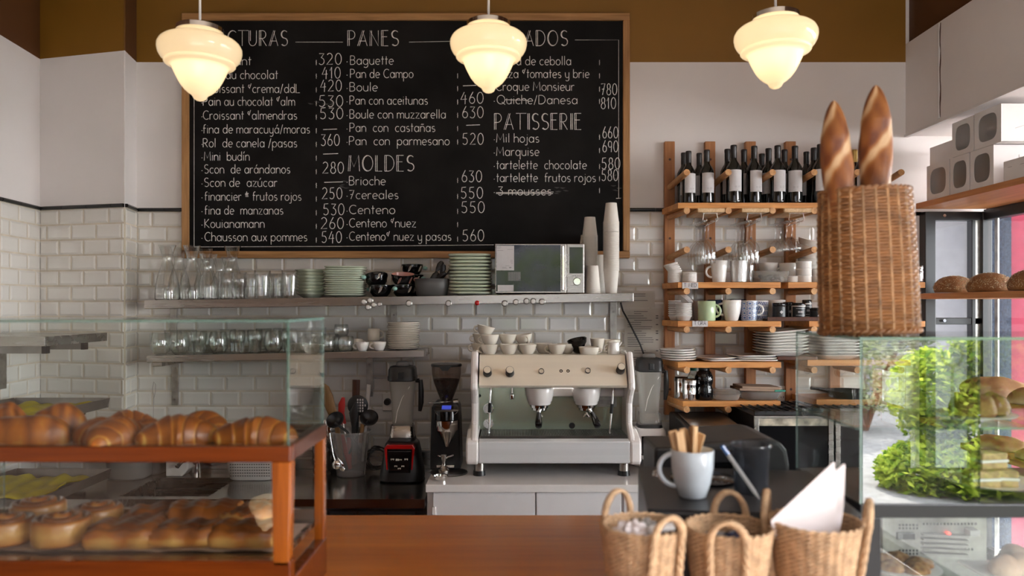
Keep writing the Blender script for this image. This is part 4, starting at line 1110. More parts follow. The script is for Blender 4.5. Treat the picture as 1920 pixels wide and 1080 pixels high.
ram = Maker(simple('ramekin', 'ramekin', shell([(.033,0),(.036,.002),(.0365,.026),(.038,.028),(.038,.033)],.004), M['white'], 28))
for px, n, Y in ((1507,3,3.67),(1484,1,3.68),(1537,2,3.70)):
    for i in range(n): ram('white ramekin, '+nth(i,n)+{1507:' of the stack of three',1484:' left of the stack of three',1537:' of the pair beside the wicker basket'}[px], R(px,Y,S2b,i*.034), group='white ramekins on the rack', scale=(1 if px != 1484 else .9,)*3)
rbowl = Maker(simple('white_bowl', 'bowl', shell([(.030,0),(.034,.003),(.055,.02),(.068,.04),(.072,.055)],.004), M['white'], 32, sq=2.6))
for i in range(6):
    rbowl('white bowl, '+nth(i,6)+' of the leaning pile behind the ramekins', R(1525-i*1.2,3.79,S2b,.0+.032*i), rot=(.04*i,.05*i,0), group='white bowls leaning on the rack')
# salt jar at the right end
t = thing('salt_jar', 'glass jar of salt at the right end of the rack', 'jar', R(1721,3.68,S2b))
lathe_part('glass_body', shell([(.022,0),(.024,.003),(.024,.055),(.021,.062),(.023,.066),(.023,.082)],.002), M['glass'], t, 24)
lathe_part('salt', [(0,.006),(.0215,.006),(.0215,.042),(0,.044)], M['paper'], t, 20)
t = thing('kitchen_whisk', 'dark handled whisk standing behind the salt jar', 'whisk', R(1709,3.76,S2b))
b = MB(); b.tube([(0,0,0),(0,0,.10)], [.008,.006], 10); b.build('handle', M['black'], t)
b = MB()
for k in range(4):
    a = PI*k/4; b.tube([(.022*math.sin(PI*i/10)*math.cos(a), .022*math.sin(PI*i/10)*math.sin(a), .10+.12*i/10) for i in range(11)], .001, 4)
b.build('wires', M['chrome'], t)
# ------------------------------------------------------------------ third level (T. GRA)
pc = Maker(simple('paper_bowl', 'bowl', shell([(.026,0),(.029,.002),(.036,.020),(.040,.022),(.040,.026)],.002,.003), M['paper'], 26))
for i in range(8): pc('small white bowl, '+nth(i,8)+' of the left stack on the T.GRA shelf', R(1268,3.76,S3,i*.0105), group='small white bowls on the rack')
for i in range(9): pc('small white bowl, '+nth(i,9)+' of the front stack above the T.GRA tag', R(1282,3.68,S3,i*.0075), group='small white bowls on the rack')
for i in range(4): pc('small white bowl tipped on its side, '+nth(i,4)+' of the tilted few', R(1277+i*1.6,3.75,S3,.088+i*.003), rot=(0,.75,0), group='small white bowls on the rack')
gmug = Maker(cupm('green_mug', 'mug', [(.038,0),(.042,.003),(.0425,.05),(.043,.096)], 'greencup', (.02,.078,.040), .026, .006))
gmug('pale green mug on the T.GRA shelf', R(1325,3.66,S3), rz=-.1)
wm2 = Maker(cupm('white_mug', 'mug', [(.026,0),(.030,.004),(.040,.04),(.045,.075),(.046,.100)], 'white', (.03,.085,.040), .034, .0055))
wm2('rounded white mug with looped handle at left, right of the green mug', R(1372,3.66,S3), rz=PI-.1, group='white mugs on the rack')
def patmug(kind):
    def fn():
        t = thing('patterned_mug', 'x', 'mug'); h = .098; r0, r1 = .033, .043
        lathe_part('cup_body', shell([(r0,0),(r0+.003,.003),(r0+.006,.03),(r1,h)],.0035), M['white'], t, 36)
        ghandle(r1-.002, .03, .078, .025, .0055, M['white'], t)
        b = MB()
        def S(u, v): a = u; z = v; r = r0+.005+(r1-r0-.005)*z/h+.0008; return (r*math.cos(a), r*math.sin(a), z)
        def patch(u0, u1, v0, v1):
            q = len(b.v); b.v += [S(u0,v0), S(u1,v0), S(u1,v1), S(u0,v1)]; b.face((q,q+1,q+2,q+3))
        nc, nr = 10, 4; cu, cv = 2*PI/nc, .092/nr
        for i in range(nc):
            for j in range(nr):
                u, v = i*cu, .004+j*cv
                if abs(((u+PI) % (2*PI))-PI) < .3 and False: continue
                if kind == 0:
                    for (a0,a1,c0,c1) in ((.06,.94,.06,.16),(.06,.94,.84,.94),(.06,.16,.16,.84),(.84,.94,.16,.84),(.30,.44,.30,.70),(.56,.70,.30,.70),(.44,.56,.30,.42),(.44,.56,.58,.70),(.25,.75,.46,.54)):
                        for s_ in range(2):
                            m0, m1 = a0+(a1-a0)*s_/2, a0+(a1-a0)*(s_+1)/2; patch(u+m0*cu, u+m1*cu, v+c0*cv, v+c1*cv)
                else:
                    for s_ in range(3):
                        q = len(b.v); o_ = s_*.33; b.v += [S(u+o_*cu, v+.08*cv), S(u+(o_+.16)*cu, v+.08*cv), S(u+(o_+.16+.3)*cu, v+.9*cv), S(u+(o_+.3)*cu, v+.9*cv)]; b.face((q,q+1,q+2,q+3))
        b.build('blue_pattern', M['blue'], t)
        return t
    return fn
Maker(patmug(0))('white mug with blue square pattern, second from the tray', R(1404,3.66,S3), rz=-.2)
Maker(patmug(1))('white mug with blue slanted strokes, partly behind the square patterned one', R(1424,3.72,S3), rz=PI+.2)
lb_ = cupm('dark_rim_mug', 'mug', mugp, 'navy', (.025,.078,.035), .02, .005)
dm = Maker(lb_); dm('dark blue mug behind the square patterned mug', R(1384,3.79,S3), rz=2, group='mugs at the back of the T.GRA shelf'); dm('dark mug behind the green mug', R(1340,3.80,S3), rz=1.6, group='mugs at the back of the T.GRA shelf', scale=(1,1,.98))
mug('white mug at the back left of the green mug', R(1312,3.80,S3), rz=2, group='white mugs on the rack', scale=.92)
tr = thing('wooden_tray', 'thin reddish wooden tray under the black labelled jars', 'tray', R(1478,3.68,S3b))
b = MB(); b.box(-.125,.125,-.06,.085,-.0,.012); b.box(-.125,.125,-.065,-.06,0,.020); b.build('tray_board', M['varnish_d'], tr, smooth=False, bevel=.002)
def lj(h, r, capm, dia):
    def fn():
        t = thing('labelled_jar', 'x', 'jar')
        lathe_part('jar_body', shell([(r*.96,0),(r,.003),(r,h)],.003), M['paper' if not dia else 'black'], t, 28)
        b = MB(); k = 14
        for z in (h*.12, h*.92):
            for i in range(k+1):
                a = -PI/2-1.3+2.6*i/k; b.v.append(((r+.0006)*math.cos(a), (r+.0006)*math.sin(a), z))
        for i in range(k): b.face((i,i+1,k+2+i,k+1+i))
        lb2 = b.build('black_label', M['black'], t)
        b = MB(); q = r+.0014; c = h*.5; s_ = h*.14
        for (du, dv) in ((1,1),):
            b.v += [(0,-q,c-s_),(q*math.sin(s_/q),-q*math.cos(s_/q),c),(0,-q,c+s_),(-q*math.sin(s_/q),-q*math.cos(s_/q),c)]; b.face((0,1,2,3))
        if not dia:
            b = MB()
            for (z0,z1) in ((.24,.27),(.76,.79)):
                for i in range(6):
                    a, e = -.7+i*.233, -.7+(i+1)*.233; n_ = len(b.v)
                    b.v += [(q*math.sin(a),-q*math.cos(a),h*z0),(q*math.sin(e),-q*math.cos(e),h*z0),(q*math.sin(e),-q*math.cos(e),h*z1),(q*math.sin(a),-q*math.cos(a),h*z1)]; b.face((n_,n_+1,n_+2,n_+3))
            for i in range(5):
                a, e = -.4+i*.16, -.4+i*.16+.1; n_ = len(b.v)
                b.v += [(q*math.sin(a),-q*math.cos(a),h*.44),(q*math.sin(e),-q*math.cos(e),h*.44),(q*math.sin(e),-q*math.cos(e),h*.58),(q*math.sin(a),-q*math.cos(a),h*.58)]; b.face((n_,n_+1,n_+2,n_+3))
        b.build('emblem', M['label'], lb2, smooth=False)
        lathe_part('lid', [(r*.98,h),(r*1.0,h+.002),(r*1.0,h+.012),(r*.9,h+.014),(0,h+.014)], M[capm], t, 24)
        return t
    return fn
jd, jc = Maker(lj(.062,.0315,'blackgloss',True)), Maker(lj(.062,.0325,'blackgloss',False))
mug('white mug at the back left of the tray', R(1455,3.77,S3b,.0), rz=2.2, group='white mugs on the rack', scale=(1.1,1.1,.98))
jd('black jar with a white diamond, left on the wooden tray', R(1461,3.65,S3b,.0125), group='black jars on the wooden tray')
jc('black jar with a framed emblem in the middle of the tray', R(1497,3.65,S3b,.0125), group='black jars on the wooden tray')
jd('white lidded jar with a diamond behind the framed one', R(1478,3.72,S3b,.0125), group='black jars on the wooden tray', scale=(.8,.8,1.05))
jc('tall slim jar behind, right of the framed one', R(1513,3.72,S3b,.0125), group='black jars on the wooden tray', scale=(.7,.7,1.2))
jd('black jar with a white diamond, rightmost beside the wicker basket', R(1531,3.65,S3b,-.0), group='black jars on the wooden tray', scale=(1,1,.85))
# ------------------------------------------------------------------ fourth level
rplate = Maker(simple('white_side_plate', 'plate', plate_prof(.078,.012), M['white'], 36, sq=3))
for i in range(5): rplate('small white plate, '+nth(i,5)+' of the stack at the rack left end', R(1272+(i%2)*1.5-i*.8,3.72,S4,i*.0115), rz=.3+i*.15, group='small white plates on the rack')
sqp = Maker(simple('square_plate', 'plate', plate_prof(.104,.009,.003,.6), M['white'], 48, sq=6))
for i, (px, rz) in enumerate([(1350,.1),(1342,.55)]): sqp(['flat square white plate, lower of the shallow pair','round-cornered white plate, upper of the shallow pair'][i], R(px,3.73,S4,i*.0105), rz=rz, group='square white plates on the rack')
for i in range(3): sqp('flat square white plate, '+nth(i,3)+' of the three beside the deep stack', R(1413-i*2.5,3.73,S4,i*.0105), rz=.12*i-.1, group='square white plates on the rack')
t = thing('serving_board', 'rough reddish wooden board under the deep white plates', 'board', R(1486,3.70,S4b,-.002))
b = MB(); b.box(-.10,.095,-.07,.10,0,.018); b.build('board_wood', M['varnish_d'], t, smooth=False, bevel=.003)
dp = Maker(simple('deep_white_plate', 'plate', [(0,0),(.070,0),(.076,.003),(.100,.017),(.112,.022),(.113,.0245),(.109,.0255),(.096,.021),(.070,.006),(0,.005)], M['white'], 48, sq=6))
for i in range(8): dp('deep white square plate, '+nth(i,8)+' of the stack on the reddish board', R(1462+i*.3,3.72,S4b,.0165+i*.0145), rot=(0,-.012*i,.05), group='deep white plates on the rack')
for i in range(7): dp('deep white square plate, '+nth(i,7)+' of the stack under the wicker basket', R(1562-i*.4,3.73,S4b,i*.0145), rz=.03*i, group='deep white plates on the rack')
for i in range(6): dp('deep white square plate, '+nth(i,6)+' of the rightmost stack on the rack', R(1655-i*.4,3.73,S4b,i*.0145), rz=.04*i, group='deep white plates on the rack', scale=(.93,.93,1))
# ------------------------------------------------------------------ fifth level
def tin():
    t = thing('steel_shaker', 'x', 'shaker')
    lathe_part('shaker_body', [(0,0),(.033,0),(.034,.002),(.034,.03),(.035,.032),(.034,.034),(.034,.075),(.035,.078),(.034,.080),(.034,.086)], M['chrome'], t, 28)
    lathe_part('lid', [(.0355,.084),(.0355,.098),(.032,.103),(0,.105)], M['steel'], t, 28)
    return t
tn = Maker(tin); tn('steel shaker tin in front on the lowest rack shelf', R(1293,3.66,S5), group='steel shakers on the rack'); tn('steel shaker tin behind the front one on the lowest rack shelf', R(1277,3.74,S5), group='steel shakers on the rack', scale=(1,1,1.02))
t = thing('syrup_bottle', 'black plastic bottle with grips on the lowest rack shelf', 'bottle', R(1320,3.68,S5))
lathe_part('bottle_body', [(0,0),(.040,0),(.044,.004),(.044,.05),(.038,.07),(.044,.09),(.044,.112),(.034,.135),(.025,.143),(.025,.147)], M['blackgloss'], t, 30)
lathe_part('cap', [(.027,.146),(.027,.165),(.022,.169),(0,.169)], M['black'], t, 24)
t = thing('green_capped_bottle', 'clear bottle with green cap behind the black bottle', 'bottle', R(1300,3.79,S5))
lathe_part('bottle_body', shell([(.03,0),(.032,.003),(.032,.10),(.02,.125),(.014,.135)],.002), M['glass_green'], t, 24); lathe_part('cap', [(.016,.133),(.016,.15),(0,.15)], M['green_edge'], t, 16)
t = thing('clamshell_box', 'clear plastic clamshell box on the lowest rack shelf', 'plastic box', R(1360,3.69,S5))
b = MB(); b.lathe(shell([(.052,0),(.056,.003),(.066,.030),(.070,.032)],.0015,.002), 40, sq=4, wob=lambda a, z: 1+.015*math.sin(a*30)); b.build('box_base', M['plastic_clear'], t)
lathe_part('box_lid', [(.070,.033),(.066,.034),(.058,.052),(.04,.054),(0,.054)], M['plastic_clear'], t, 40, sq=4)
t = thing('paper_packet', 'plastic-wrapped packet of paper and trays on the lowest rack shelf', 'packet', R(1422,3.70,S5))
b = MB(); b.lathe([(0,0),(.07,0),(.082,.006),(.10,.040),(.103,.042),(0,.044)], 48, sq=4, wob=lambda a, z: 1+.012*math.sin(a*36)); o = b.build('foam_trays', M['plastic_frost'], t); o.scale = (1,.75,1)
b = MB(); b.box(-.115,.085,-.06,.08,.0,.010); b.box(-.10,.09,-.055,.085,.011,.02); b.build('kraft_sheets', M['kraft'], t, smooth=False, loc=(0,0,.046), rot=(0,.03,.05))
b = MB(); b.box(.06,.112,-.062,-.04,.0,.008); b.build('teal_edge', M['green_edge'], t, smooth=False, loc=(0,0,.043), bevel=.002)
t = thing('frying_pan', 'black frying pan on the small low shelf seen through the case', 'pan', R(1592,3.70,S5b))
lathe_part('pan_body', shell([(.085,0),(.095,.004),(.108,.035)],.003), M['black'], t, 40)
b = MB(); b.tube([(-.10,0,.03),(-.16,-.02,.045),(-.2,-.03,.05)], .009, 8); b.build('handle', M['black'], t)
# ================================================================== BACK COUNTERS
ZS, ZW = .872, .935
XS = PX(797, 3.27)
cn = thing('steel_counter', 'stainless steel back counter with a sink on the left', 'counter', (-1.4, 3.55, 0))
def sub(mbs, nm, m, par, off, bv=0):
    b = MB()
    for (a,c,d,e,f_,g_) in mbs: b.box(a-off[0], c-off[0], d-off[1], e-off[1], f_, g_)
    return b.build(nm, m, par, smooth=False, bevel=bv)
off = (-1.4, 3.55)
SX0, SX1, SY0, SY1 = -1.745, -1.345, 3.32, 3.68
sub([(-2.32, -1.95, 3.27, 3.715, ZS-.04, ZS), (-1.95, SX0, 3.27, 3.87, ZS-.04, ZS), (SX1, XS-.002, 3.27, 3.87, ZS-.04, ZS), (SX0, SX1, 3.27, SY0, ZS-.04, ZS), (SX0, SX1, SY1, 3.87, ZS-.04, ZS)], 'worktop', M['counter_steel'], cn, off)
sub([(-1.93, XS-.002, 3.871, 3.890, ZS, ZS+.10)], 'backsplash', M['steel'], cn, off, .002)
sub([(SX0+.004, SX1-.004, SY0, SY1, ZS-.19, ZS-.185), (SX0-.002, SX0+.004, SY0, SY1, ZS-.19, ZS-.002), (SX1-.004, SX1+.002, SY0, SY1, ZS-.19, ZS-.002), (SX0, SX1, SY0-.004, SY0+.002, ZS-.19, ZS-.002), (SX0, SX1, SY1-.002, SY1+.004, ZS-.19, ZS-.002)], 'sink_basin', M['steel'], cn, off)
sub([(-2.32, XS-.01, 3.36, 3.70, 0.02, ZS-.20), ], 'cabinet_body', M['grey_plastic'], cn, off)
fc = thing('fridge_counter', 'white counter with laminate doors under the espresso machine', 'counter', (.8, 3.6, 0)); off = (.8, 3.6)
sub([(XS+.002, 2.0, 3.27, 3.885, ZW-.034, ZW)], 'worktop', M['enamel'], fc, off, .003)
sub([(XS+.006, 2.0, 3.30, 3.88, .02, ZW-.035)], 'cabinet_body', M['fridge'], fc, off)
for a, c in ((812,1003),(1006,1165),(1170,1330),(1334,1500)):
    d_ = sub([(PX(a,3.28), PX(c,3.28), 3.28, 3.30, .12, PZ(923,3.28))], 'door', M['fridge'], fc, off, .002)
b = MB(); b.box(PX(810,3.28)-.8, PX(817,3.28)-.8, -.325, -.31, PZ(965,3.28), PZ(950,3.28)); b.build('door_hinge', M['enamel'], fc, bevel=.002)
# ---- around the sink
def C(px, Y, z, dz=0): return (PX(px,Y), Y, z+dz)
t = thing('mixer_tap', 'chrome mixer tap behind the sink', 'tap', C(368,3.78,ZS))
b = MB(); b.cyl((0,0,0),(0,0,.06),.022,.018); b.tube([(0,0,.045),(-.01,-.03,.075),(-.03,-.10,.08),(-.04,-.13,.06)],[.014,.013,.012,.012],12); b.build('spout', M['chrome'], t)
b = MB(); b.tube([(0,0,.06),(.0,0,.085),(-.04,-.02,.10)],[.015,.012,.007],10); b.build('lever', M['chrome'], t)
t = thing('soap_dispenser', 'white box standing beside the tap', 'dispenser', C(336,3.74,ZS))
b = MB(); b.prism([(-.05,0),(.03,0),(.06,.035),(.06,.10),(-.05,.10)], -.04, .04, 'y'); b.build('body', M['white'], t, bevel=.006, smooth=False)
def dtub(nm, lb, px, Y, r, h, m='plastic_frost'):
    t = thing(nm, lb, 'tub', C(px,Y,ZS)); lathe_part('tub_wall', shell([(r*.86,0),(r*.93,.008),(r,h*.97),(r*1.04,h)],.002), M[m], t, 40, sq=3.4)
    return t
dtub('plastic_tub', 'frosted plastic tub left of the sink', 244, 3.70, .098, .16)
dtub('plastic_tub', 'frosted plastic tub half behind the first one left of the sink', 283, 3.80, .075, .14)
t = thing('white_basket', 'white perforated plastic basket behind the case post', 'basket', C(478,3.68,ZS))
lathe_part('basket_wall', shell([(.105,0),(.112,.006),(.128,.095),(.132,.098)],.003), M['white'], t, 44, sq=4); t.scale = (1,.6,1)
b = MB()
for j in range(5):
    z = .022+j*.014; r = .112+.016*z/.095
    for i in range(-8,9): b.box(i*.0115-.0035, i*.0115+.0035, -r-.0012, -r+.001, z, z+.004)
b.build('slots', M['grey_plastic'], t, smooth=False)
b = MB(); b.lathe([(0,.095),(.11,.096),(.12,.118),(.11,.121),(0,.124)], 40, sq=4); b.build('lid', M['white'], t)
# wire loop hanging on the tiles
b = MB(); xw = PX(287,3.87); b.tube([(xw-.004,3.878,PZ(797,3.87)),(xw,3.878,PZ(745,3.87)),(xw-.008,3.878,PZ(730,3.87)),(xw,3.878,PZ(716,3.87)),(xw+.010,3.878,PZ(722,3.87)),(xw+.008,3.878,PZ(735,3.87)),(xw,3.878,PZ(748,3.87))], .0012, 5)
tag(b.build('wire_loop', M['worn_steel'], None), 'thin twisted wire loop hanging on the tiles left of the bracket', 'wire')
# ---- left wall shelf and trays
t = thing('wall_shelf', 'small stainless shelf on the left wall with square tube arms', 'shelf', (-2.38, 3.3, 1.589))
b = MB(); b.box(-.01, .445, -.20, .28, -.04, 0); b.build('shelf_board', M['steel'], t, smooth=False, bevel=.002)
for y in (-.10, .19):
    b = MB(); b.box(-.01, .38, y-.016, y+.016, -.075, -.041); o = b.build('arm', M['worn_steel'], t, smooth=False)
    b = MB(); b.box(.38, .395, y-.017, y+.017, -.076, -.041); b.build('end_cap', M['black'], o, smooth=False)
    b = MB(); b.box(-.005, .008, y-.025, y+.025, -.26, -.04); b.build('wall_bracket', M['galv'], t, smooth=False)
rackt = thing('tray_rack', 'dark steel rails holding the two dough trays on the left', 'rack', (-2.2, 3.25, ZS))
b = MB()
for y in (-.15, .18):
    for z in (.01, .345): b.box(-.17, .24, y-.012, y+.012, z-.0, z+.022)
b.build('rail', M['black'], rackt, smooth=False)
b = MB()
for y in (-.15, .18): b.box(-.18, -.165, y-.012, y+.012, 0, .42)
b.build('upright', M['worn_steel'], rackt, smooth=False)
def tray():
    t = thing('baking_tray', 'x', 'baking tray')
    b = MB(); w_, d_, h = .212, .27, .045
    b.box(-w_, w_, -d_, d_, 0, .003)
    for s_ in (-1, 1):
        b.prism([(s_*w_, .0),(s_*(w_+.012), h),(s_*(w_+.014), h),(s_*(w_+.003), 0)], -d_-.01, d_+.01, 'y')
        b.prism([(s_*d_, .0),(s_*(d_+.012), h),(s_*(d_+.014), h),(s_*(d_+.003), 0)], -w_-.01, w_+.01, 'x')
    b.build('tray_pan', M['worn_steel'], t, smooth=False)
    return t
tm = Maker(tray)
tm('dark baking tray with yellow dough, upper of the two on the left', (-2.115, 3.24, ZS+.3675), group='baking trays on the left'); tm('dark baking tray with yellow dough, lower of the two on the left', (-2.115, 3.25, ZS+.0325), group='baking trays on the left')
def dough(lb, loc, seed):
    b = MB(); r_ = random.Random(seed); nx, ny = 26, 22
    for j in range(ny+1):
        for i in range(nx+1):
            u, v = i/nx*2-1, j/ny*2-1
            k = 1+.05*math.sin(7*v+seed)+.03*math.sin(17*v)
            z = .014+.010*math.sin(5*u+seed)*math.cos(4*v)+.006*math.sin(13*u+3*v)
            b.v.append((u*.18*k, v*.21*(1+.05*math.sin(8*u)), max(.004, z)))
    for j in range(ny):
        for i in range(nx): a = j*(nx+1)+i; b.face((a, a+1, a+nx+2, a+nx+1))
    o = b.build('dough_sheet', M['yellow'], None, loc=loc, ang=80); s_ = o.modifiers.new('thick', 'SOLIDIFY'); s_.thickness = .006; s_.offset = 1
    tag(o, lb, 'dough')
dough('yellow rolled dough sheet lying in the upper left tray', (-2.12, 3.26, ZS+.372), 1); dough('yellow rolled dough sheet lying in the lower left tray', (-2.14, 3.26, ZS+.037), 2.5)
# ================================================================== UTENSILS
def vessel(nm, lb, px, Y, r0, r1, h, m, z0=ZS):
    t = thing(nm, lb, 'container', C(px,Y,z0)); lathe_part('bucket_wall', shell([(r0*.95,0),(r0,.004),(r1,h*.96),(r1*1.07,h*.965),(r1*1.07,h)],.002), M[m], t, 36)
    return t
YU = 3.74
vessel('utensil_bucket', 'translucent plastic bucket full of kitchen utensils', 658, YU, .070, .092, .222, 'plastic_semi')
vessel('cutlery_holder', 'steel cutlery holder partly behind the case corner', 604, YU+.02, .045, .05, .17, 'steel')
def tool(name, lb, cat, pts, rads, m, flat=None, grp=None, parent=None, up=(0,1,0), n=12):
    b = MB(); b.tube(pts, rads, n, flat=flat or 1, up=up)
    o = b.build(name, M[m], parent, ang=60)
    if parent is None: tag(o, lb, cat, grp)
    return o
def W(px, py, Y): return (PX(px,Y), Y, PZ(py,Y))
# wooden spatula
tool('wooden_spatula', 'broad wooden spatula leaning left in the utensil bucket', 'spatula', [W(640,868,3.73),W(632,800,3.73),W(622,770,3.74),W(613,745,3.74),W(607,728,3.745),W(604,720,3.745)], [.012,.013,.024,.032,.028,.012], 'spat', .28, n=14)
t = thing('red_tongs', 'red silicone tipped tool in the utensil bucket', 'tongs', W(643,860,3.76))
o0 = Vector(t.location)
def rel(p): return tuple(Vector(p)-o0)
b = MB(); b.tube([rel(W(643,795,3.76)),rel(W(640,775,3.76)),rel(W(641,758,3.76)),rel(W(644,745,3.76))],[.018,.016,.018,.008],10,flat=.4,up=(0,1,0)); b.build('red_head', M['red_soft'], t)
b = MB(); b.tube([rel(W(655,870,3.73)),rel(W(643,790,3.76))],[.006,.006],8); b.build('handle', M['steel'], t)
tool('red_spatula_handle', 'red flat handle seen through the bucket wall, leaning left', 'spatula', [W(657,878,3.72),W(648,845,3.72),W(642,815,3.72)], [.010,.012,.008], 'red_soft', .4)
tool('red_spatula_handle', 'upright red flat handle seen through the bucket wall', 'spatula', [W(656,880,3.74),W(655,850,3.74),W(654,820,3.74)], [.008,.011,.010], 'red_soft', .4)
tool('wooden_turner', 'dark reddish wooden handle standing tallest in the bucket', 'turner', [W(666,870,3.79),W(667,760,3.79),W(668,712,3.79)], [.008,.019,.019], 'darkwood', .4)
# slotted spoon
t = thing('slotted_spoon', 'round black slotted skimmer in the utensil bucket', 'skimmer', W(671,760,3.75)); o0 = Vector(t.location)
b = MB(); k = 28
b.lathe([(0,-.002),(.048,-.002),(.052,.001),(.048,.004),(0,.004)], 32); hd = b.build('skimmer_head', M['black'], t, rot=(PI/2,0,0))
b = MB()
for i in range(-2,4):
    for j in range(-2,3):
        if i*i+j*j < 10 and i > -1: b.box(i*.0125-.0035, i*.0125+.0035, -.0052, -.0035, j*.014-.005, j*.014+.005)
b.build('slots', M['plaster'], t, smooth=False, bevel=.0006)
b = MB(); b.tube([(0,0,-.04),(-.01,0,-.25)],[.007,.006],8); b.build('handle', M['black'], t)
tool('black_turner', 'narrow black turner in front of the skimmer', 'turner', [W(662,872,3.71),W(663,800,3.71),W(663,775,3.71),W(668,755,3.71)], [.006,.010,.023,.008], 'black', .3, n=12)
def ladle(nm, lb, px, py, Y, a, L_=.20, r=.034, grp='black ladles in the utensil bucket'):
    t = thing(nm, lb, 'ladle', W(px,py,Y)); 
    b = MB(); b.lathe([(0,-r*.7),(r*.6,-r*.5),(r*.95,-r*.1),(r,.0),(r*.9,.0),(r*.5,-r*.4),(0,-r*.55)], 24); b.build('bowl', M['black'], t, rot=(.9,a*.5,0))
    b = MB(); b.tube([(0,0,-r*.3),(-a*.10,0,-.06),(-a*.22,0,-L_)],[.007,.006,.006],8); b.build('handle', M['black'], t)
ladle('black_ladle', 'black ladle hanging over the left rim of the utensil bucket', 628, 787, 3.70, -.6, .16, .046)
ladle('black_ladle', 'black ladle spoon at the right side of the utensil bucket', 692, 783, 3.72, .45, .18, .046)
tool('plastic_spatula', 'white plastic handle sticking up at the right of the bucket', 'spatula', [W(680,865,3.76),W(688,765,3.77),W(692,721,3.775)], [.006,.010,.011], 'paper', .8)
tool('wooden_clip', 'small light wooden clip at the bucket rim', 'clip', [W(676,830,3.70),W(680,795,3.70)], [.009,.011], 'spat', .5)
tool('steel_ladle_handle', 'thin steel handle hooked over the bucket front', 'ladle', [W(618,812,3.66),W(624,850,3.655),W(629,866,3.65)], [.003,.004,.006], 'chrome', grp=None)
b = MB(); b.ball((0,0,0), .022,.012,.024); tag(b.build('measuring_spoon', M['chrome'], None, loc=W(631,872,3.645)), 'small steel spoon bowl hanging in front of the bucket', 'spoon')
b = MB(); q = random.Random(4)
def cut():
    b = MB(); b.tube([(0,0,0),(0,0,.13)],[.003,.003],6); b.tube([(0,0,.125),(0,0,.14),(0,0,.165),(0,0,.19),(0,0,.197)],[.003,.010,.015,.011,.003],10,flat=.3,up=(0,1,0))
    return tag(b.build('table_spoon', M['chrome'], None), 'x', 'spoon')
cm = Maker(cut)
for i, (px, a) in enumerate([(596,-.10),(602,.0),(607,.04),(611,.09),(603,.06)]):
    cm('steel spoon upright in the cutlery holder, '+('leftmost','second from left','middle one','rightmost','one at the back')[i], (PX(px,3.73)+.0, 3.745+.012*(i%3), ZS+.05+.006*i), rot=(0,a,0), group='steel spoons in the cutlery holder')
cm('steel spoon hanging low beside the bucket', W(612,815,3.66), rot=(0,2.7,0), group=None)
# ================================================================== BLENDERS
def blender(lb, loc, redb=True, s_=1):
    t = thing('blender', lb, 'blender', loc)
    bm_ = 'blackgloss' if redb else 'paper'
    b = MB(); prof = [(0,0),(.106,0),(.114,.008),(.110,.05),(.096,.14),(.086,.190),(.074,.205),(0,.207)]
    b.lathe(prof, 48, sq=3.6); o = b.build('motor_base', M['black' if redb else 'enamel'], t, ang=50)
    b = MB()       # coloured front shield + panel
    if redb:
        b.prism([(-.066,.198),(.066,.198),(.078,.180),(.066,.07),(.060,.07),(.064,.176),(-.064,.176),(-.060,.07),(-.066,.07),(-.078,.180)], -.115, -.060, 'y'); b.build('red_shield', M['red'], t, bevel=.002, smooth=False)
    b = MB(); b.prism([(-.060,.168),(.060,.168),(.056,.055),(-.056,.055)], -.117 if redb else -.108, -.09, 'y'); pn = b.build('control_panel', M['blackgloss'], t, bevel=.003, smooth=False)
    b = MB(); y = -.1185 if redb else -.1092
    for (x, z, r) in ((-.035,.125,.008),(.035,.125,.008),(.006,.123,.006),(-.018,.09,.007),(.018,.09,.007),(0,.078,.007)):
        for k in range(3): b.box(x-r+(k*r*.8), x-r+(k*r*.8)+r*.4, y, y+.001, z-r*.5+(k%2)*r*.3, z+r*.5)
    for k in range(3): b.box(-.018+k*.006, -.0145+k*.006, y, y+.001, .118, .128)
    b.build('icons', M['digits'], pn, smooth=False)
    b = MB(); b.lathe([(.066,.203),(.070,.207),(.066,.222),(.05,.224),(0,.224)], 36, sq=4); b.build('jar_pad', M['black'], t)
    lathe_part('jar_collar', [(.058,.222),(.064,.225),(.058,.285),(.054,.287)], M['steel' if redb else 'plastic_clear'], t, 36, sq=5)
    lathe_part('jar', [(.0,.226),(.046,.228),(.050,.29),(.056,.40),(.066,.510),(.068,.53)], M['plastic_jar'], t, 36, sq=4)
    b = MB(); b.tube([(-.03,-.052,.30),(-.02,-.056,.36),(.005,-.058,.43),(.045,-.06,.49)],.0018,6); b.build('jar_rib', M['paper'], t)
    b = MB(); b.lathe([(.066,.515),(.074,.520),(.074,.540),(.071,.545),(.070,.575),(.062,.590),(.045,.594),(0,.594)], 36, sq=4.5); ld = b.build('lid', M['black'], t)
    b = MB(); b.box(-.014,.014,-.080,-.066,.530,.566); b.build('lid_latch', M['black'], ld, bevel=.003, smooth=False)
    lathe_part('lid_cap', [(.033,.592),(.036,.598),(.034,.610),(.024,.617),(0,.618)], M['plastic_frost'], ld, 28)
    b = MB(); b.tube([(.068,0,.515),(.088,0,.515)],[.010,.012],10); b.tube([(.094,0,.520),(.097,0,.46),(.096,0,.40),(.090,0,.355)],[.011,.0145,.0145,.009],12); b.build('handle', M['black'], t)
    t.scale = (s_, s_, s_); return t
blender('red and black blender with clear jar on the steel counter', C(755,3.66,ZS), True, .93)
blender('white based blender with clear jar right of the espresso machine', C(1217,3.72,ZW), False, .885)
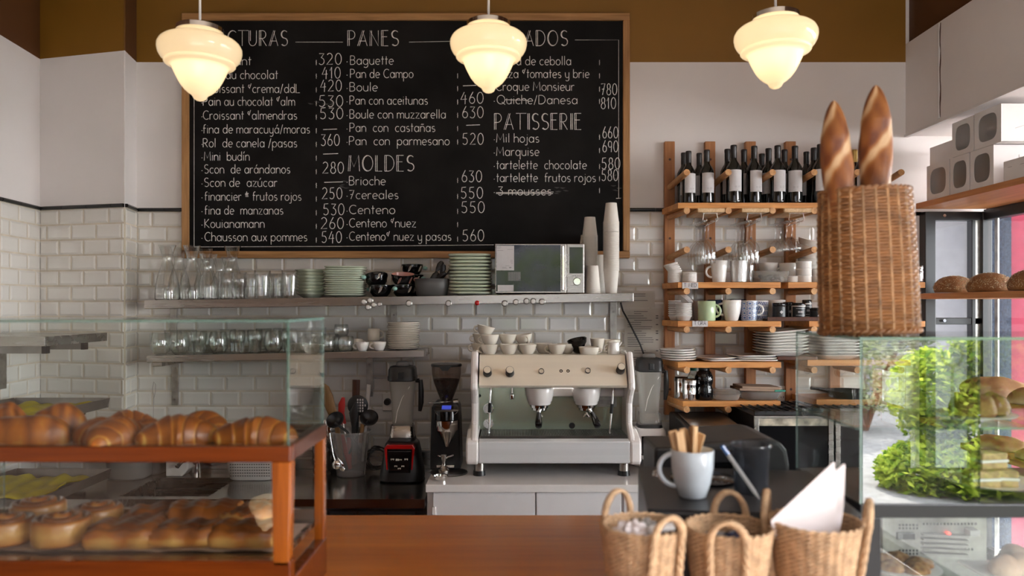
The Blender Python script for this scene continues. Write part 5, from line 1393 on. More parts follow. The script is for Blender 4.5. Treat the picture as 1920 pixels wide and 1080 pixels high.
# power cable coil
b = MB(); pts = []
for i in range(60):
    a = i*.42; pts.append((PX(706,3.78)+.05*math.cos(a)+.01*math.sin(i), 3.80+.03*math.sin(a)*.6, ZS+.06+.045*math.sin(a)*1.1+i*.0004))
b.tube(pts, .0035, 6); tag(b.build('power_cable', M['black'], None), 'black coiled cable between the bucket and the red blender', 'cable')
b = MB(); b.box(-.028,.028,-.006,0,-.045,.045); 
t = thing('wall_socket', 'white wall socket with black plug behind the red blender', 'socket', (PX(727,3.885), 3.887, PZ(753,3.885)))
b.build('cover_plate', M['white'], t, bevel=.002, smooth=False); b = MB(); b.cyl((0,-.006,0),(0,-.03,0),.019,.016); b.build('plug', M['black'], t)
t = thing('wall_socket', 'white double wall socket above the oven right of the packet', 'socket', (PX(1466,3.885), 3.887, PZ(738,3.885)))
b = MB(); b.box(-.026,.026,-.006,0,-.04,.04); b.build('cover_plate', M['white'], t, bevel=.002, smooth=False)
b = MB()
for z in (-.018,.018):
    for x in (-.006,.006): b.box(x-.0015,x+.0015,-.007,-.006,z-.005,z+.005)
b.build('slots', M['ink'], t, smooth=False)
# ================================================================== GRINDER
gt = thing('coffee_grinder', 'black coffee grinder with bean hopper left of the espresso machine', 'coffee grinder', C(837,3.62,ZW))
def g(px, py, Y=3.55): return (px-837)*Y/F, PZ(py,Y)-ZW
b = MB(); b.prism([(-.074,0),(.072,0),(.072,.02),(.066,.24),(.062,.30),(.045,.315),(-.055,.315),(-.066,.30)], -.06, .12, 'y'); b.build('body', M['black'], gt, bevel=.008, smooth=False)
b = MB(); b.cyl((.008,-.08,.245),(.008,-.078,.285),.058,.058,28); b.build('head_ring', M['blackgloss'], gt)
b = MB(); b.lathe([(.0,.0),(.054,.0),(.058,.006),(.05,.010),(0,.012)], 28); hd = b.build('display_face', M['steel'], gt, loc=(.008,-.082,.288), rot=(.5,0,0))
b = MB(); b.box(-.022,.022,-.008,.018,.0125,.0145); b.build('display', M['lcd'], hd, smooth=False)
b = MB(); b.lathe([(.008,.0),(.012,.01),(.048,.075),(.052,.08),(.052,.125),(.048,.127)], 28); b.build('chute', M['chrome'], gt, loc=(.010,-.085,.118))
b = MB(); b.box(-.038,.045,-.10,-.055,.02,.032); b.tube([(-.03,-.09,.075),(.005,-.125,.07),(.04,-.09,.078)],.006,8); b.build('portafilter_fork', M['chrome'], gt, bevel=.002)
b = MB(); b.lathe([(.028,.318),(.032,.335),(.050,.38),(.064,.42),(.070,.455),(.072,.492)], 36); b.build('hopper', M['hopper'], gt, ang=60)
b = MB(); b.lathe([(0,.325),(.026,.325),(.030,.337),(.048,.382),(.0625,.422),(.060,.427),(0,.430)], 32); b.build('beans', M['beans'], gt, ang=60)
b = MB(); b.lathe([(0,.49),(.074,.49),(.075,.496),(.072,.502),(0,.504)], 36); b.prism([(-.028,.492),(.028,.492),(.014,.474),(-.014,.474)], -.074, -.066, 'y'); b.build('hopper_lid', M['black'], gt, ang=60)
b = MB(); b.lathe([(.030,.30),(.036,.312),(.034,.322),(.028,.324)], 28); b.cyl((.035,0,.315),(.058,0,.318),.016,.016,16); b.tube([(-.03,-.02,.315),(-.085,-.03,.317)],[.003,.004],6); b.build('grind_collar', M['steel'], gt)
b = MB(); b.lathe([(0,0),(.086,0),(.089,.003),(.086,.006),(.06,.0035),(0,.0035)], 40)
tag(b.build('tamping_tray', M['worn_steel'], None, loc=C(842,3.50,ZW,.001)), 'round dark metal tray in front of the grinder', 'tray')
b = MB(); b.lathe([(0,0),(.027,0),(.027,.010),(.018,.018),(.010,.028),(.009,.045),(.013,.06),(.0145,.078),(.011,.082),(0,.083)], 28)
tag(b.build('tamper', M['steel'], None, loc=C(832,3.50,ZW,.0045)), 'steel coffee tamper standing on the round tray', 'tamper')
b = MB(); b.lathe(shell([(.026,0),(.029,.002),(.031,.016),(.036,.018)],.0015), 28)
tag(b.build('filter_basket', M['chrome'], None, loc=C(826,3.37,ZW,.001)), 'small steel filter basket on the white counter', 'filter basket')
# ================================================================== ESPRESSO MACHINE
MYF = 3.40
ex = thing('espresso_machine', 'two group white and steel espresso machine on the white counter', 'espresso machine', (PX(1037,MYF), MYF, ZW))
cx0 = PX(1037, MYF)
def m(px, py, Y=MYF): return (PX(px,Y)-cx0, PZ(py,Y)-ZW)
Lx, Rx = m(893,0)[0], m(1189,0)[0]       # inner edges of the cheeks (at MYF)
def e(nm, mt, fn, bv=0, par=ex, sm=False, ang=40, **k):
    b = MB(); fn(b); return b.build(nm, M[mt], par, bevel=bv, smooth=sm, ang=ang, **k)
zt, zb_ = m(0,666,3.46)[1], m(0,722,3.42)[1]
z_lip, z_d0, z_d1 = m(0,823)[1], m(0,826)[1], m(0,869)[1]
zfoot = 0
# upper control panel: sloped face
e('control_panel', 'machine_steel', lambda b: b.prism([(.075,zt),(.0,zb_),(.012,zb_-.012),(.14,zb_-.014),(.14,zt),(.10,zt+.002)], Lx+.012, Rx-.030, 'x'), .002)
e('top_tray', 'machine_steel', lambda b: (b.box(Lx+.012, Rx-.03, .10, .44, zt-.02, zt-.001)), 0)
e('back_body', 'machine_white', lambda b: b.box(Lx+.012, Rx-.03, .30, .44, .09, zt-.03), 0)
e('splash_panel', 'splash', lambda b: b.box(Lx+.006, Rx-.026, .202, .209, z_lip+.01, zb_-.01))
# cheeks: side outlines in (y, z)
def cheek(b, x0, x1):
    b.prism([(.058,zt+.016),(-.014,zb_+.012),(-.016,zb_-.018),(.03,zb_-.05),(.062,zb_-.09),(.068,zb_-.14),(.066,z_lip+.06),(.03,z_lip+.03),(-.014,z_lip),(-.020,z_d1+.01),(.01,z_d1-.006),(.44,z_d1-.006),(.44,zt+.004),(.12,zt+.022)], x0, x1, 'x')
e('side_cheek', 'machine_white', lambda b: cheek(b, Lx-.026, Lx+.006), .010)
e('side_cheek', 'machine_white', lambda b: cheek(b, Rx-.026, Rx+.004), .010)
def low(b, x0, x1): b.prism([(.10,z_lip+.03),(.0,z_lip+.004),(-.022,z_lip-.012),(-.025,z_d1+.012),(.0,z_d1-.006),(.44,z_d1-.006),(.44,z_lip+.03)], x0, x1, 'x')
e('base_cheek', 'machine_white', lambda b: low(b, Lx-.046, Lx+.010), .009)
e('base_cheek', 'machine_white', lambda b: low(b, Rx-.020, Rx+.030), .009)
e('drip_tray_front', 'machine_front', lambda b: b.prism([(.004,z_lip),(-.016,z_lip-.010),(-.018,z_d1+.006),(.0,z_d1),(.29,z_d1),(.29,z_d1+.05),(.06,z_lip)], Lx+.011, Rx-.021, 'x'), .004)
def grid(b):
    x0, x1 = Lx+.02, Rx-.03
    b.box(x0, x1, .012, .016, z_lip+.002, z_lip+.012); b.box(x0, x1, .19, .194, z_lip+.002, z_lip+.012)
    k = 90
    for i in range(k+1):
        x = x0+(x1-x0)*i/k; b.box(x-.0011, x+.0011, .012, .194, z_lip+.004, z_lip+.012)
    for j in range(1, 10): y = .012+.018*j; b.box(x0, x1, y-.001, y+.001, z_lip+.004, z_lip+.010)
e('drip_grid', 'worn_steel', grid)
e('tray_well', 'black', lambda b: b.box(Lx+.015, Rx-.025, .01, .20, z_lip-.03, z_lip+.0015))
for px in (899, 1169):
    x = m(px, 0, 3.47)[0]
    e('foot', 'steel', lambda b: (b.cyl((x,.06,.02),(x,.06,z_d1),.024,.024,24)), sm=True)
    e('foot_pad', 'black', lambda b: b.cyl((x,.06,0),(x,.06,.022),.029,.027,24), sm=True)
    e('foot', 'steel', lambda b: (b.cyl((x,.38,.0),(x,.38,z_d1),.024,.024,24)), sm=True)
# knobs on the sloped panel
sl = math.atan2(.075, zt-zb_)            # slope
def onp(px, py):
    z = m(px, py)[1]; fr = (z-zb_)/(zt-zb_); y = .075*fr
    Y = MYF+y; return (PX(px, Y)-cx0, y, PZ(py, Y)-ZW)
def knob(px, py, r, L_, capm, nm='knob'):
    p = onp(px, py); b = MB(); b.lathe([(r*1.02,0),(r*1.05,.003),(r*.96,.012),(r*.94,L_-.002),(r*.86,L_),(r*.84,L_)], 28)
    k = b.build(nm, M['black'], ex, loc=p, rot=(PI/2-sl,0,0))
    b = MB(); b.lathe([(r*.85,L_-.001),(r*.80,L_+.001),(0,L_+.0012)], 24); b.build('knob_cap', M[capm], k)
knob(914, 700, .0195, .040, 'machine_steel'); knob(956, 700, .0195, .040, 'machine_steel'); knob(1163, 695, .0195, .046, 'machine_steel')
knob(1015, 697, .0125, .007, 'machine_steel', 'push_button'); knob(1102, 696, .0125, .007, 'machine_steel', 'push_button')
for px in (1052, 1065):
    p = onp(px, 696); b = MB(); b.lathe([(.0075,0),(.0075,.003),(.004,.003),(.003,.001),(0,.001)], 18); b.build('indicator', M['blackgloss'], ex, loc=p, rot=(PI/2-sl,0,0))
b = MB(); b.box(-.05,.05,-.006,.006,.0,.0008); b.build('badge', M['cream'], ex, loc=onp(1060,699.5), rot=(PI/2-sl,0,0), smooth=False)
# bridge with led strip between the groups
zc1 = zb_-.018; zc0 = m(0, 743, 3.55)[1]
e('group_bridge', 'machine_white', lambda b: b.box(m(1030,0,3.56)[0], m(1170,0,3.56)[0], .13, .2015, zc0, zc1), .006)
e('led_strip', 'led', lambda b: b.box(m(1038,0,3.56)[0], m(1074,0,3.56)[0], .128, .1295, zc1-.006, zc1-.0005))
for gi, px in enumerate((1012, 1100)):
    x = m(px, 0, 3.50)[0]; zt_ = zb_-.018; h = (m(0,722,3.5)[1]-m(0,752,3.5)[1])
    b = MB(); b.lathe([(0,-.082),(.050,-.082),(.053,-.078),(.055,-.068),(.058,-.066),(.066,-.030),(.0685,-.006),(.066,-.001),(0,0)], 40)
    gh = b.build('group_head', M['machine_white'], ex, loc=(x,.115,zt_), ang=50)
    b = MB(); b.lathe([(0,-.112),(.030,-.112),(.036,-.108),(.037,-.098),(.044,-.096),(.046,-.083),(0,-.082)], 32); b.build('group_ring', M['chrome'], ex, loc=(x,.115,zt_), ang=50)
    d = -1 if gi == 0 else 1
    b = MB(); dx_ = d*(.010 if gi == 0 else .028)
    b.tube([(0,-.02,-.104),(dx_*.4,-.05,-.108),(dx_*.7,-.085,-.116)],[.012,.009,.010],12); b.tube([(0,0,-.11),(0,0,-.125),(-.012,0,-.142)],.007,8); b.tube([(0,0,-.125),(.012,0,-.142)],.006,8)
    pf = b.build('portafilter', M['chrome'], ex, loc=(x,.115,zt_))
    b = MB(); b.tube([(dx_*.7,-.082,-.115),(dx_*.85,-.12,-.127),(dx_*1.05,-.165,-.145),(dx_*1.1,-.185,-.153),(dx_*1.12,-.190,-.155)],[.011,.0135,.0165,.015,.006],16); b.build('handle', M['blackgloss'], pf)
# wands
def wand(px0, px1, pyt, pyb, grip=True):
    x0, x1 = m(px0,0,3.5)[0], m(px1,0,3.5)[0]; zt_ = zb_-.012
    za, zz = m(0,pyt,3.5)[1], m(0,pyb,3.5)[1]
    w_ = e('steam_wand', 'chrome', lambda b: b.tube([(x0,.09,zt_),(x0,.085,zt_-.02),(x0+(x1-x0)*.2,.08,zt_-.05),(x1,.095,zz+.008),(x1,.095,zz)],[.0055,.005,.005,.0042,.0055],10), sm=True)
    xm, x2 = x0+(x1-x0)*.35, x0+(x1-x0)*.6
    b = MB(); b.tube([(xm,.083,za),(x2,.087,za-.045)],.0085,12); b.build('grip', M['black'], w_)
    e('wand_socket', 'black', lambda b: b.box(x0-.012,x0+.008,.075,.10,zb_-.0155,zb_-.0125))
wand(920, 917, 754, 812); wand(1149, 1143, 756, 812)
x = m(960,0,3.5)[0]; e('hot_water_spout', 'chrome', lambda b: (b.cyl((x,.09,zb_-.012),(x,.09,zb_-.045),.004,.004,10), b.lathe([(.004,-.045),(.011,-.052),(.0115,-.068),(.009,-.074),(0,-.074)],20,c=(x,.09,zb_))), sm=True)
# gauges, label, holes on the splash panel
YS_ = MYF+.200
def ms(px, py): return (PX(px,YS_)-cx0, .2015, PZ(py,YS_)-ZW)
for py in (766, 794.5):
    x, y, z = ms(916, py)
    b = MB(); b.lathe([(.0,0),(.0255,0),(.0255,.008),(.022,.009),(.0215,.006),(0,.006)],28); gg = b.build('gauge', M['chrome'], ex, loc=(x,y,z), rot=(PI/2,0,0))
    b = MB(); b.lathe([(.0215,.0062),(0,.0063)],24); b.build('dial_face', M['paper'], gg)
    b = MB(); b.box(-.0008,.0008,-.004,.015,.0066,.0072)
    for k in range(9):
        a = PI*(-.25+1.5*k/8); c_, s_ = math.cos(a), math.sin(a); b.tube([(c_*.015,s_*.015,.0066),(c_*.0185,s_*.0185,.0066)],.0006,4)
    b.build('dial_marks', M['ink'], gg, smooth=False, rot=(0,0,.6*(py-780)/14))
x, y, z = ms(1138, 753); b = MB(); b.box(x-.047,x+.047,y-.002,y,z-.024,z+.024); pl_ = b.build('rating_plate', M['galv'], ex, smooth=False)
b = MB()
for i in range(5): b.box(x-.042, x+.0+.008*((i*3)%5), y-.0026, y-.002, z-.019+i*.006, z-.0175+i*.006); b.box(x+.015, x+.03+.003*(i%3), y-.0026, y-.002, z-.019+i*.006, z-.0175+i*.006)
b.build('plate_print', M['ink'], pl_, smooth=False)
for (px, py, r) in ((1072.5,798,.0145),(899,742,.0075),(1163,737,.0075)):
    x, y, z = ms(px, py); e('port_hole' , 'black', lambda b: b.cyl((x,y,z),(x,y-.0025,z),r,r,20), sm=True)
# ---- cups on top of the machine
ZM = ZW+zt
cup = Maker(cupm('coffee_cup', 'cup', [(.022,0),(.027,.003),(.036,.020),(.0425,.040),(.044,.046)], 'cream', (.008,.038,.036), .020, .0042))
CG = 'cream cups on top of the espresso machine'
cup2 = lambda px, Y, dz, lb, rz=PI, rot=None, sc=1: cup('cream coffee cup '+lb, (PX(px,Y), Y, ZM+dz+(-.0 if Y > 3.5 else .0)), rz=rz, rot=rot, group=CG, scale=sc)
cup2(918,3.53,0,'in the front row, leftmost',PI-.1); cup2(954,3.53,0,'in the front row, second from left',1.4); cup2(989,3.53,0,'in the front row, third from left',1.8)
cup2(1044,3.53,0,'in the front row, fourth with handle at left',PI); cup2(1062,3.60,0,'half behind the fourth front one',.8)
cup2(900,3.63,0,'at the back left corner, lowest',PI); cup2(903,3.63,.046,'at the back left corner, second level with handle at left',PI)
cup2(919,3.53,.045,'stacked on the leftmost front one',PI-.1,rot=(0,.03,PI-.1)); cup2(908,3.60,.086,'tilted, topmost at the left',rot=(0,-.22,PI),sc=.98)
cup2(952,3.60,.045,'second level behind the second front one',.9); cup2(952,3.62,0,'lowest behind the second front one',.9)
cup2(983,3.62,.044,'lying upside at the back with the handle to the camera',-1.3,rot=(.12,0,-1.2)); cup2(985,3.64,0,'lowest behind the third front one',.9)
cup2(1020,3.62,0,'at the back with the handle at left',PI)
b_ = Maker(simple('black_bowl', 'bowl', shell([(.024,0),(.028,.004),(.044,.030),(.048,.052)],.004), M['blackgloss'], 30))
b_('shiny black bowl tilted on top of the black one', (PX(1085,3.60),3.60,ZM+.024), rot=(.14,-.22,0), group='black bowls on the espresso machine', scale=(1,1,.85)); b_('shiny black bowl under the tilted one', (PX(1087,3.61),3.61,ZM), group='black bowls on the espresso machine', scale=(.95,.95,.6))
rc = Maker(cupm('oval_cup', 'cup', [(.036,0),(.040,.003),(.045,.020),(.047,.034)], 'cream', (.008,.028,.042), .016, .005, sq=3.5)); rc('shallow squared cream cup with handle at right', (PX(1104,3.52),3.52,ZM), rz=0)
cup2(1120,3.63,0,'tall one behind the shallow squared cup',0,sc=(.8,.8,1.5)); cup2(1146,3.65,0,'at the back behind the small jug',PI,sc=(1,1,1.35))
t = thing('milk_jug', 'small white porcelain milk jug at the right on the espresso machine', 'jug', (PX(1150,3.52),3.52,ZM))
lathe_part('jug_body', shell([(.027,0),(.030,.003),(.030,.02),(.026,.045),(.027,.056)],.003), M['white'], t, 28)
b = MB(); b.tube([(.022,0,.040),(.030,0,.048),(.038,0,.058)],[.010,.009,.005],10,flat=.7); b.build('spout', M['white'], t); ghandle(-.026,.012,.045,-.018,.004,M['white'],t)
t = thing('milk_pitcher', 'steel milk pitcher in front of the white blender', 'pitcher', C(1216,3.50,ZW))
lathe_part('pitcher_body', shell([(.036,0),(.040,.004),(.040,.03),(.034,.07),(.036,.085)],.0015), M['chrome'], t, 30); ghandle(.034,.015,.07,.028,.004,M['chrome'],t)
# ---- cable and notices
b = MB(); b.tube([(PX(1164,3.75),3.75,1.73),(PX(1168,3.82),3.82,1.69),W(1180,605,3.86),W(1200,645,3.865),W(1213,680,3.86)], .0045, 8); tag(b.build('hanging_cable', M['black'], None), 'black cable hanging from the upper shelf in front of the notices', 'cable')
def notice(lb, x0, x1, y0, y1, seed, dash):
    t = thing('wall_notice', lb, 'notice', (0,0,0)); nx, ny = 10, 14; b = MB()
    xa, xb, za, zb2 = PX(x0,3.88), PX(x1,3.88), PZ(y0,3.88), PZ(y1,3.88); r_ = random.Random(seed)
    for j in range(ny+1):
        for i in range(nx+1):
            u, v = i/nx, j/ny
            b.v.append((xa+(xb-xa)*u+.002*math.sin(v*9+seed), 3.883-.003*(1+math.sin(u*6+v*4+seed)), za+(zb2-za)*v))
    for j in range(ny):
        for i in range(nx): a = j*(nx+1)+i; b.face((a+1, a, a+nx+1, a+nx+2))
    b.build('sheet', M['sheet'], t, ang=80)
    b = MB()
    for k in range(int((y1-y0)/4.2)):
        y = y0+6+k*4.1
        if y > y1-10 or r_.random() < .15: continue
        a = x0+6; c = a+r_.uniform(.2,.55)*(x1-x0)
        b.box(PX(a+12 if r_.random()<.6 else a,3.87), PX(c+10,3.87), 3.8745, 3.8755, PZ(y+.5,3.87), PZ(y-.4,3.87))
        if dash and r_.random() < .5: b.box(PX(x1-12,3.87), PX(x1-7.5,3.87), 3.8745, 3.8755, PZ(y+.8,3.87), PZ(y-.8,3.87))
    b.build('printed_lines', M['ink'], t, smooth=False)
M['sheet'] = glass('worn_paper_sheet', (.85,.82,.78), .8, (.6,.6,.6), .3, .75, (.80,.76,.70))
notice('worn printed price list in a plastic sleeve on the tiles', 1171, 1242, 578, 690, 3, True)
notice('small crumpled sheet above the price list', 1166, 1228, 545, 577, 5, False)
# ================================================================== OVENS
def oven(lb, pxa, pxb, Yf=3.36):
    xa, xb = PX(pxa,Yf), PX(pxb,Yf); w_ = (xb-xa)/2; t = thing('oven', lb, 'oven', ((xa+xb)/2, Yf, ZW)); H = PZ(780,Yf)-ZW
    b = MB(); b.box(-w_, w_, .012, .40, .0, H); b.build('oven_body', M['black'], t, smooth=False)
    b = MB(); b.box(-w_, w_, 0, .012, H-.012, H); b.box(-w_, -w_+.022, 0, .012, 0, H-.012); b.box(w_-.022, w_, 0, .012, 0, H-.012); b.build('door_frame', M['steel'], t, smooth=False, bevel=.001)
    b = MB(); b.box(-w_+.022, w_-.022, .004, .011, H-.045, H-.012); b.build('stained_panel', M['stained'], t, smooth=False)
    b = MB(); b.box(-w_+.022, w_-.022, .006, .011, 0, H-.045); b.build('door_glass', M['blackgloss'], t, smooth=False)
    b = MB()
    for i in range(9): b.box(-w_+.02+i*(2*w_-.04)/8-.003, -w_+.02+i*(2*w_-.04)/8+.003, .02, .39, H+.012, H+.018)
    b.box(-w_+.01, w_-.01, .02, .028, H+.001, H+.018); b.box(-w_+.01, w_-.01, .20, .21, H+.001, H+.018); b.box(-w_+.01, w_-.01, .382, .39, H+.001, H+.018); b.build('top_grate', M['black'], t, smooth=False)
M['stained'] = mat('stained_steel_panel', (.50,.44,.34), .45, .3, var=.45, nscale=14)
oven('small oven with a stained steel strip, below the pine rack', 1414, 1563); oven('second small oven right of the first, behind the case glass', 1567, 1716)
t = thing('dark_appliance', 'low black sloped appliance between the white blender and the oven', 'griddle', C(1330,3.40,ZW))
b = MB(); b.prism([(-.02,0),(.40,0),(.40,.245),(.30,.25),(-.0,.225),(-.02,.20)], -.10, .16, 'x'); b.build('appliance_body', M['black'], t, smooth=False, bevel=.01)
b = MB(); b.prism([(.02,.229),(.28,.251),(.28,.256),(.02,.234)], -.08, .14, 'x'); b.build('lid_plate', M['worn_steel'], t, smooth=False, bevel=.002)
# ================================================================== RIGHT SIDE: SHELVES IN THE BAY
def bayshelf(lb, Y0, z, x0, y1=1.8, th=.028, yl=None):
    t = thing('window_shelf', lb, 'shelf', (x0, Y0, z))
    b = MB(); b.box(0, 2.425-x0, -(Y0-y1), 0, -th, 0); b.build('shelf_board', M['shelf_orange'], t, smooth=False, bevel=.002)
    return t
bayshelf('highest wooden bay shelf holding the white cake boxes', 3.82, 2.238, 2.06)
bayshelf('second wooden bay shelf holding the seeded breads', 3.80, 1.778, 2.065)
ZB3 = 1.72-(735-572)*3.5/F; ZB4 = 1.72-(826-572)*3.5/F
bayshelf('third wooden bay shelf with floured loaves behind the case glass', 3.50, ZB3, 2.065)
bayshelf('lowest wooden bay shelf with brown loaves behind the case glass', 3.45, ZB4, 2.065)
# cake boxes (window faces the room, -X)
def cakebox(lb, y0, y1, z0, h, dpt=.20, shape=1, tilt=0, x=2.068):
    t = thing('cake_box', lb, 'box', (x, (y0+y1)/2, z0), rot=(tilt, 0, 0)); t['group'] = 'white cake boxes on the bay shelf'
    w_ = abs(y1-y0)/2-.0015
    ell = [(.0+w_*.70*math.copysign(abs(math.cos(a))**.55, math.cos(a))*shape, h*.5+h*.36*math.copysign(abs(math.sin(a))**.62, math.sin(a))) for a in [2*PI*i/40 for i in range(40)]]
    # front with an oval opening
    b = MB(); rect = []
    for i in range(40):
        a = 2*PI*i/40; c_, s_ = math.cos(a), math.sin(a); k = 1/max(abs(c_), abs(s_)); rect.append((w_*c_*k, h/2+h/2*s_*k))
    for (p, q) in ell: b.v.append((0, p, q))
    for (p, q) in rect: b.v.append((0, p, q))
    for i in range(40): j = (i+1) % 40; b.face((i, 40+i, 40+j, j))
    for (p, q) in ell: b.v.append((.002, p, q))
    for i in range(40): j = (i+1) % 40; b.face((80+i, i, j, 80+j))
    b.box(.0005, dpt, -w_, -w_+.0012, 0, h); b.box(.0005, dpt, w_-.0012, w_, 0, h); b.box(.0005, dpt, -w_, w_, 0, .0012); b.box(.0005, dpt, -w_, w_, h-.0012, h); b.box(dpt-.001, dpt, -w_, w_, 0, h)
    b.build('card_box', M['cardboard'], t, smooth=False)
    b = MB(); b.v += [(.0025, p, q) for (p, q) in ell]; b.face(range(40)); b.build('oval_window', M['window_film'], t, smooth=False)
    b = MB(); r_ = random.Random(int(y0*100))
    for _ in range(3): b.box(.02, .06, r_.uniform(-w_*.8,0), r_.uniform(0,w_*.8), r_.uniform(.005,h*.3), r_.uniform(h*.3,h*.6))
    b.build('inner_flaps', M['cardboard'], t, smooth=False)
    b = MB(); b.tube([(dpt*.3,-w_-.0005,h*.35),(dpt*.55,-w_-.0005,h*.45),(dpt*.55,-w_-.0005,h*.75)],.0006,4); b.build('fold_line', M['ink_lt'], t)
    return t
HB = .172
cakebox('white cake box with oval window, lower row, furthest from the viewer', 3.54, 3.735, 2.238, HB, tilt=-.0)
cakebox('white cake box with oval window, lower row, middle', 3.385, 3.535, 2.238, HB)
cakebox('white cake box with oval window, lower row, nearest the viewer', 3.215, 3.38, 2.238, HB)
cakebox('white cake box with oval window, upper row, farther one', 3.355, 3.52, 2.4115, .160)
cakebox('white cake box with oval window, upper row, nearer one', 3.165, 3.35, 2.4115, .162)
t = thing('flat_cake_box', 'plain white box lying at the right end of the bay shelf', 'box', (2.07, 3.07, 2.238), group=None)
b = MB(); b.box(0,.22,-.12,.085,0,.085); b.build('card_box', M['cardboard'], t, smooth=False, bevel=.002); b = MB(); b.box(-.0008,.0,-.06,-.02,.055,.0565); b.box(-.0008,.0,.03,.055,.055,.0565); b.build('tab_slots', M['ink_lt'], t, smooth=False)
t = thing('flat_cake_box', 'small white box tucked against the wall behind the upper cake boxes', 'box', (2.12, 3.69, 2.4115))
b = MB(); b.box(0.0,.14,-.09,.11,0,.105); b.build('card_box', M['cardboard'], t, smooth=False, bevel=.002)

# ================================================================== BREAD
def bread(nm, mt, rx, ry, rz, seed, amp=.05, tintf=None, n=40, k=22, flat=.35):
    """rounded loaf with a flattened base, origin at the base"""
    def fn():
        b = MB(); b.tint = []
        r_ = random.Random(seed); ph = [r_.uniform(0, 6) for _ in range(6)]
        for j in range(k+1):
            th_ = PI*j/k
            for i in range(n):
                a = 2*PI*i/n
                x, y, z = math.sin(th_)*math.cos(a), math.sin(th_)*math.sin(a), -math.cos(th_)
                w_ = 1+amp*(math.sin(3*x*2+ph[0])+math.sin(4*y*2+ph[1])*.7+math.sin(5*z+ph[2])*.5)*.6
                if z < -flat: z = -flat-(abs(z)-flat)*.08
                b.v.append((x*rx*w_, y*ry*w_, (z+flat+.05)*rz/(1+flat)*w_))
                b.tint.append(tintf(x, y, z) if tintf else .35+.4*z+.15*math.sin(7*x+ph[3])*math.sin(6*y+ph[4]))
        for j in range(k):
            for i in range(n): q = (i+1) % n; b.face((j*n+i, j*n+q, (j+1)*n+q, (j+1)*n+i))
        return b.build(nm, M[mt], None, ang=80)
    return fn
def seeded(lb, loc, rz, seed, sc_=1):
    t = thing('seeded_bread', lb, 'bread', loc, rz, 'seeded breads on the bay shelf')
    o = bread('bread_body', 'muffin', .088*sc_, .088*sc_, .082*sc_, seed, .03, lambda x, y, z: .5+.1*z)(); o.parent = t
    b = MB(); r_ = random.Random(seed)
    for _ in range(900):
        z = r_.uniform(-.15, 1); a = r_.uniform(0, 2*PI); s_ = math.sqrt(max(0, 1-z*z))
        p = Vector((s_*math.cos(a)*.089*sc_, s_*math.sin(a)*.089*sc_, (z+.40)*.082*sc_/1.35)); d = Vector((r_.gauss(0,1), r_.gauss(0,1), r_.gauss(0,1))).normalized()*.0035; e_ = d.cross(p).normalized()*.0014; n_ = Vector((p.x,p.y,p.z*.6)).normalized()*.0016
        q = len(b.v); b.v += [tuple(p-d), tuple(p+e_+n_), tuple(p+d), tuple(p-e_+n_)]; b.face((q,q+1,q+2,q+3))
    s = b.build('seeds', mat('sesame_seeds', (.62,.47,.28), .6, var=.4, nscale=90), t, smooth=False); s['kind'] = 'stuff'
seeded('round seeded bread, leftmost on the second bay shelf', (2.16, 3.66, 1.778), 0, 5); seeded('round seeded bread, middle of the second bay shelf', (2.155, 3.38, 1.778), 1, 6, 1.04); seeded('round seeded bread, rightmost and cut by the picture edge', (2.17, 3.11, 1.778), 2, 7, 1.1)
b = MB(); b.prism([(-.09,-.09),(.08,-.12),(.09,.09),(-.07,.10)], 0, .0012, 'z'); tag(b.build('paper_liner', M['napkin'], None, loc=(2.155,3.70,1.7788)), 'white paper under the leftmost seeded bread', 'paper')
def loafb(lb, loc, rz, seed, rx, ry, h, grp='floured loaves behind the case glass'):
    o = bread('bread_loaf', 'loaf', rx, ry, h, seed, .05)(); o.location = loc; o.rotation_euler = (0,0,rz); tag(o, lb, 'bread', grp)
loafb('floured oval loaf, left one on the third bay shelf', (2.15, 3.34, ZB3), .9, 11, .095, .135, .085); loafb('floured oval loaf, right one on the third bay shelf', (2.16, 3.06, ZB3), 1.2, 12, .085, .12, .070)
loafb('brown loaf, left one on the lowest bay shelf', (2.15, 3.30, ZB4), .5, 13, .09, .12, .055); loafb('brown loaf, right one on the lowest bay shelf', (2.16, 3.05, ZB4), .2, 14, .08, .11, .045)

# ================================================================== FRONT COUNTER
ct = thing('bar_counter', 'orange varnished wooden counter in the foreground', 'counter', (-.8, 1.7, 0))
b = MB(); b.box(-1.5, 1.53, -.75, .515, 1.055, 1.10); b.build('counter_top', M['counter'], ct, smooth=False, bevel=.006)
b = MB(); b.box(-1.48, 1.50, -.62, .42, .0, 1.055); b.build('counter_body', M['varnish'], ct, smooth=False)
ZT = 1.10
# ---- left display case
lc = thing('pastry_display_case', 'wooden framed glass pastry case with croissants on the left', 'display case', (-1.0, 1.6, ZT))
off = (-1.0, 1.6)
def lsub(mbs, nm, m_, bv=0, **k):
    b = MB()
    for (a,c,d,e_,f_,g_) in mbs: b.box(a+1.0, c+1.0, d-1.6, e_-1.6, f_-ZT, g_-ZT)
    return b.build(nm, M[m_] if isinstance(m_, str) else m_, lc, smooth=False, bevel=bv, **k)
XR = -.4286; YF, YR = 1.45, 1.735
zr1, zr0 = 1.446, 1.415
zb1 = 1.224
lsub([(-1.75, XR, YF, YF+.026, zr0, zr1)], 'front_rail', 'varnish', .003)
lsub([(XR-.026, XR, YF+.026, YR, zr0, zr1)], 'side_rail', 'varnish_d', .003)
lsub([(-1.75, XR-.03, YR-.02, YR, zr0, zr1)], 'back_rail', 'varnish', .002)
lsub([(-1.75, XR, YF, YF+.03, ZT, zb1)], 'bottom_rail', 'varnish', .003)
lsub([(XR-.026, XR, YF+.03, YR, ZT, zb1-.04)], 'bottom_side_rail', 'varnish', .003)
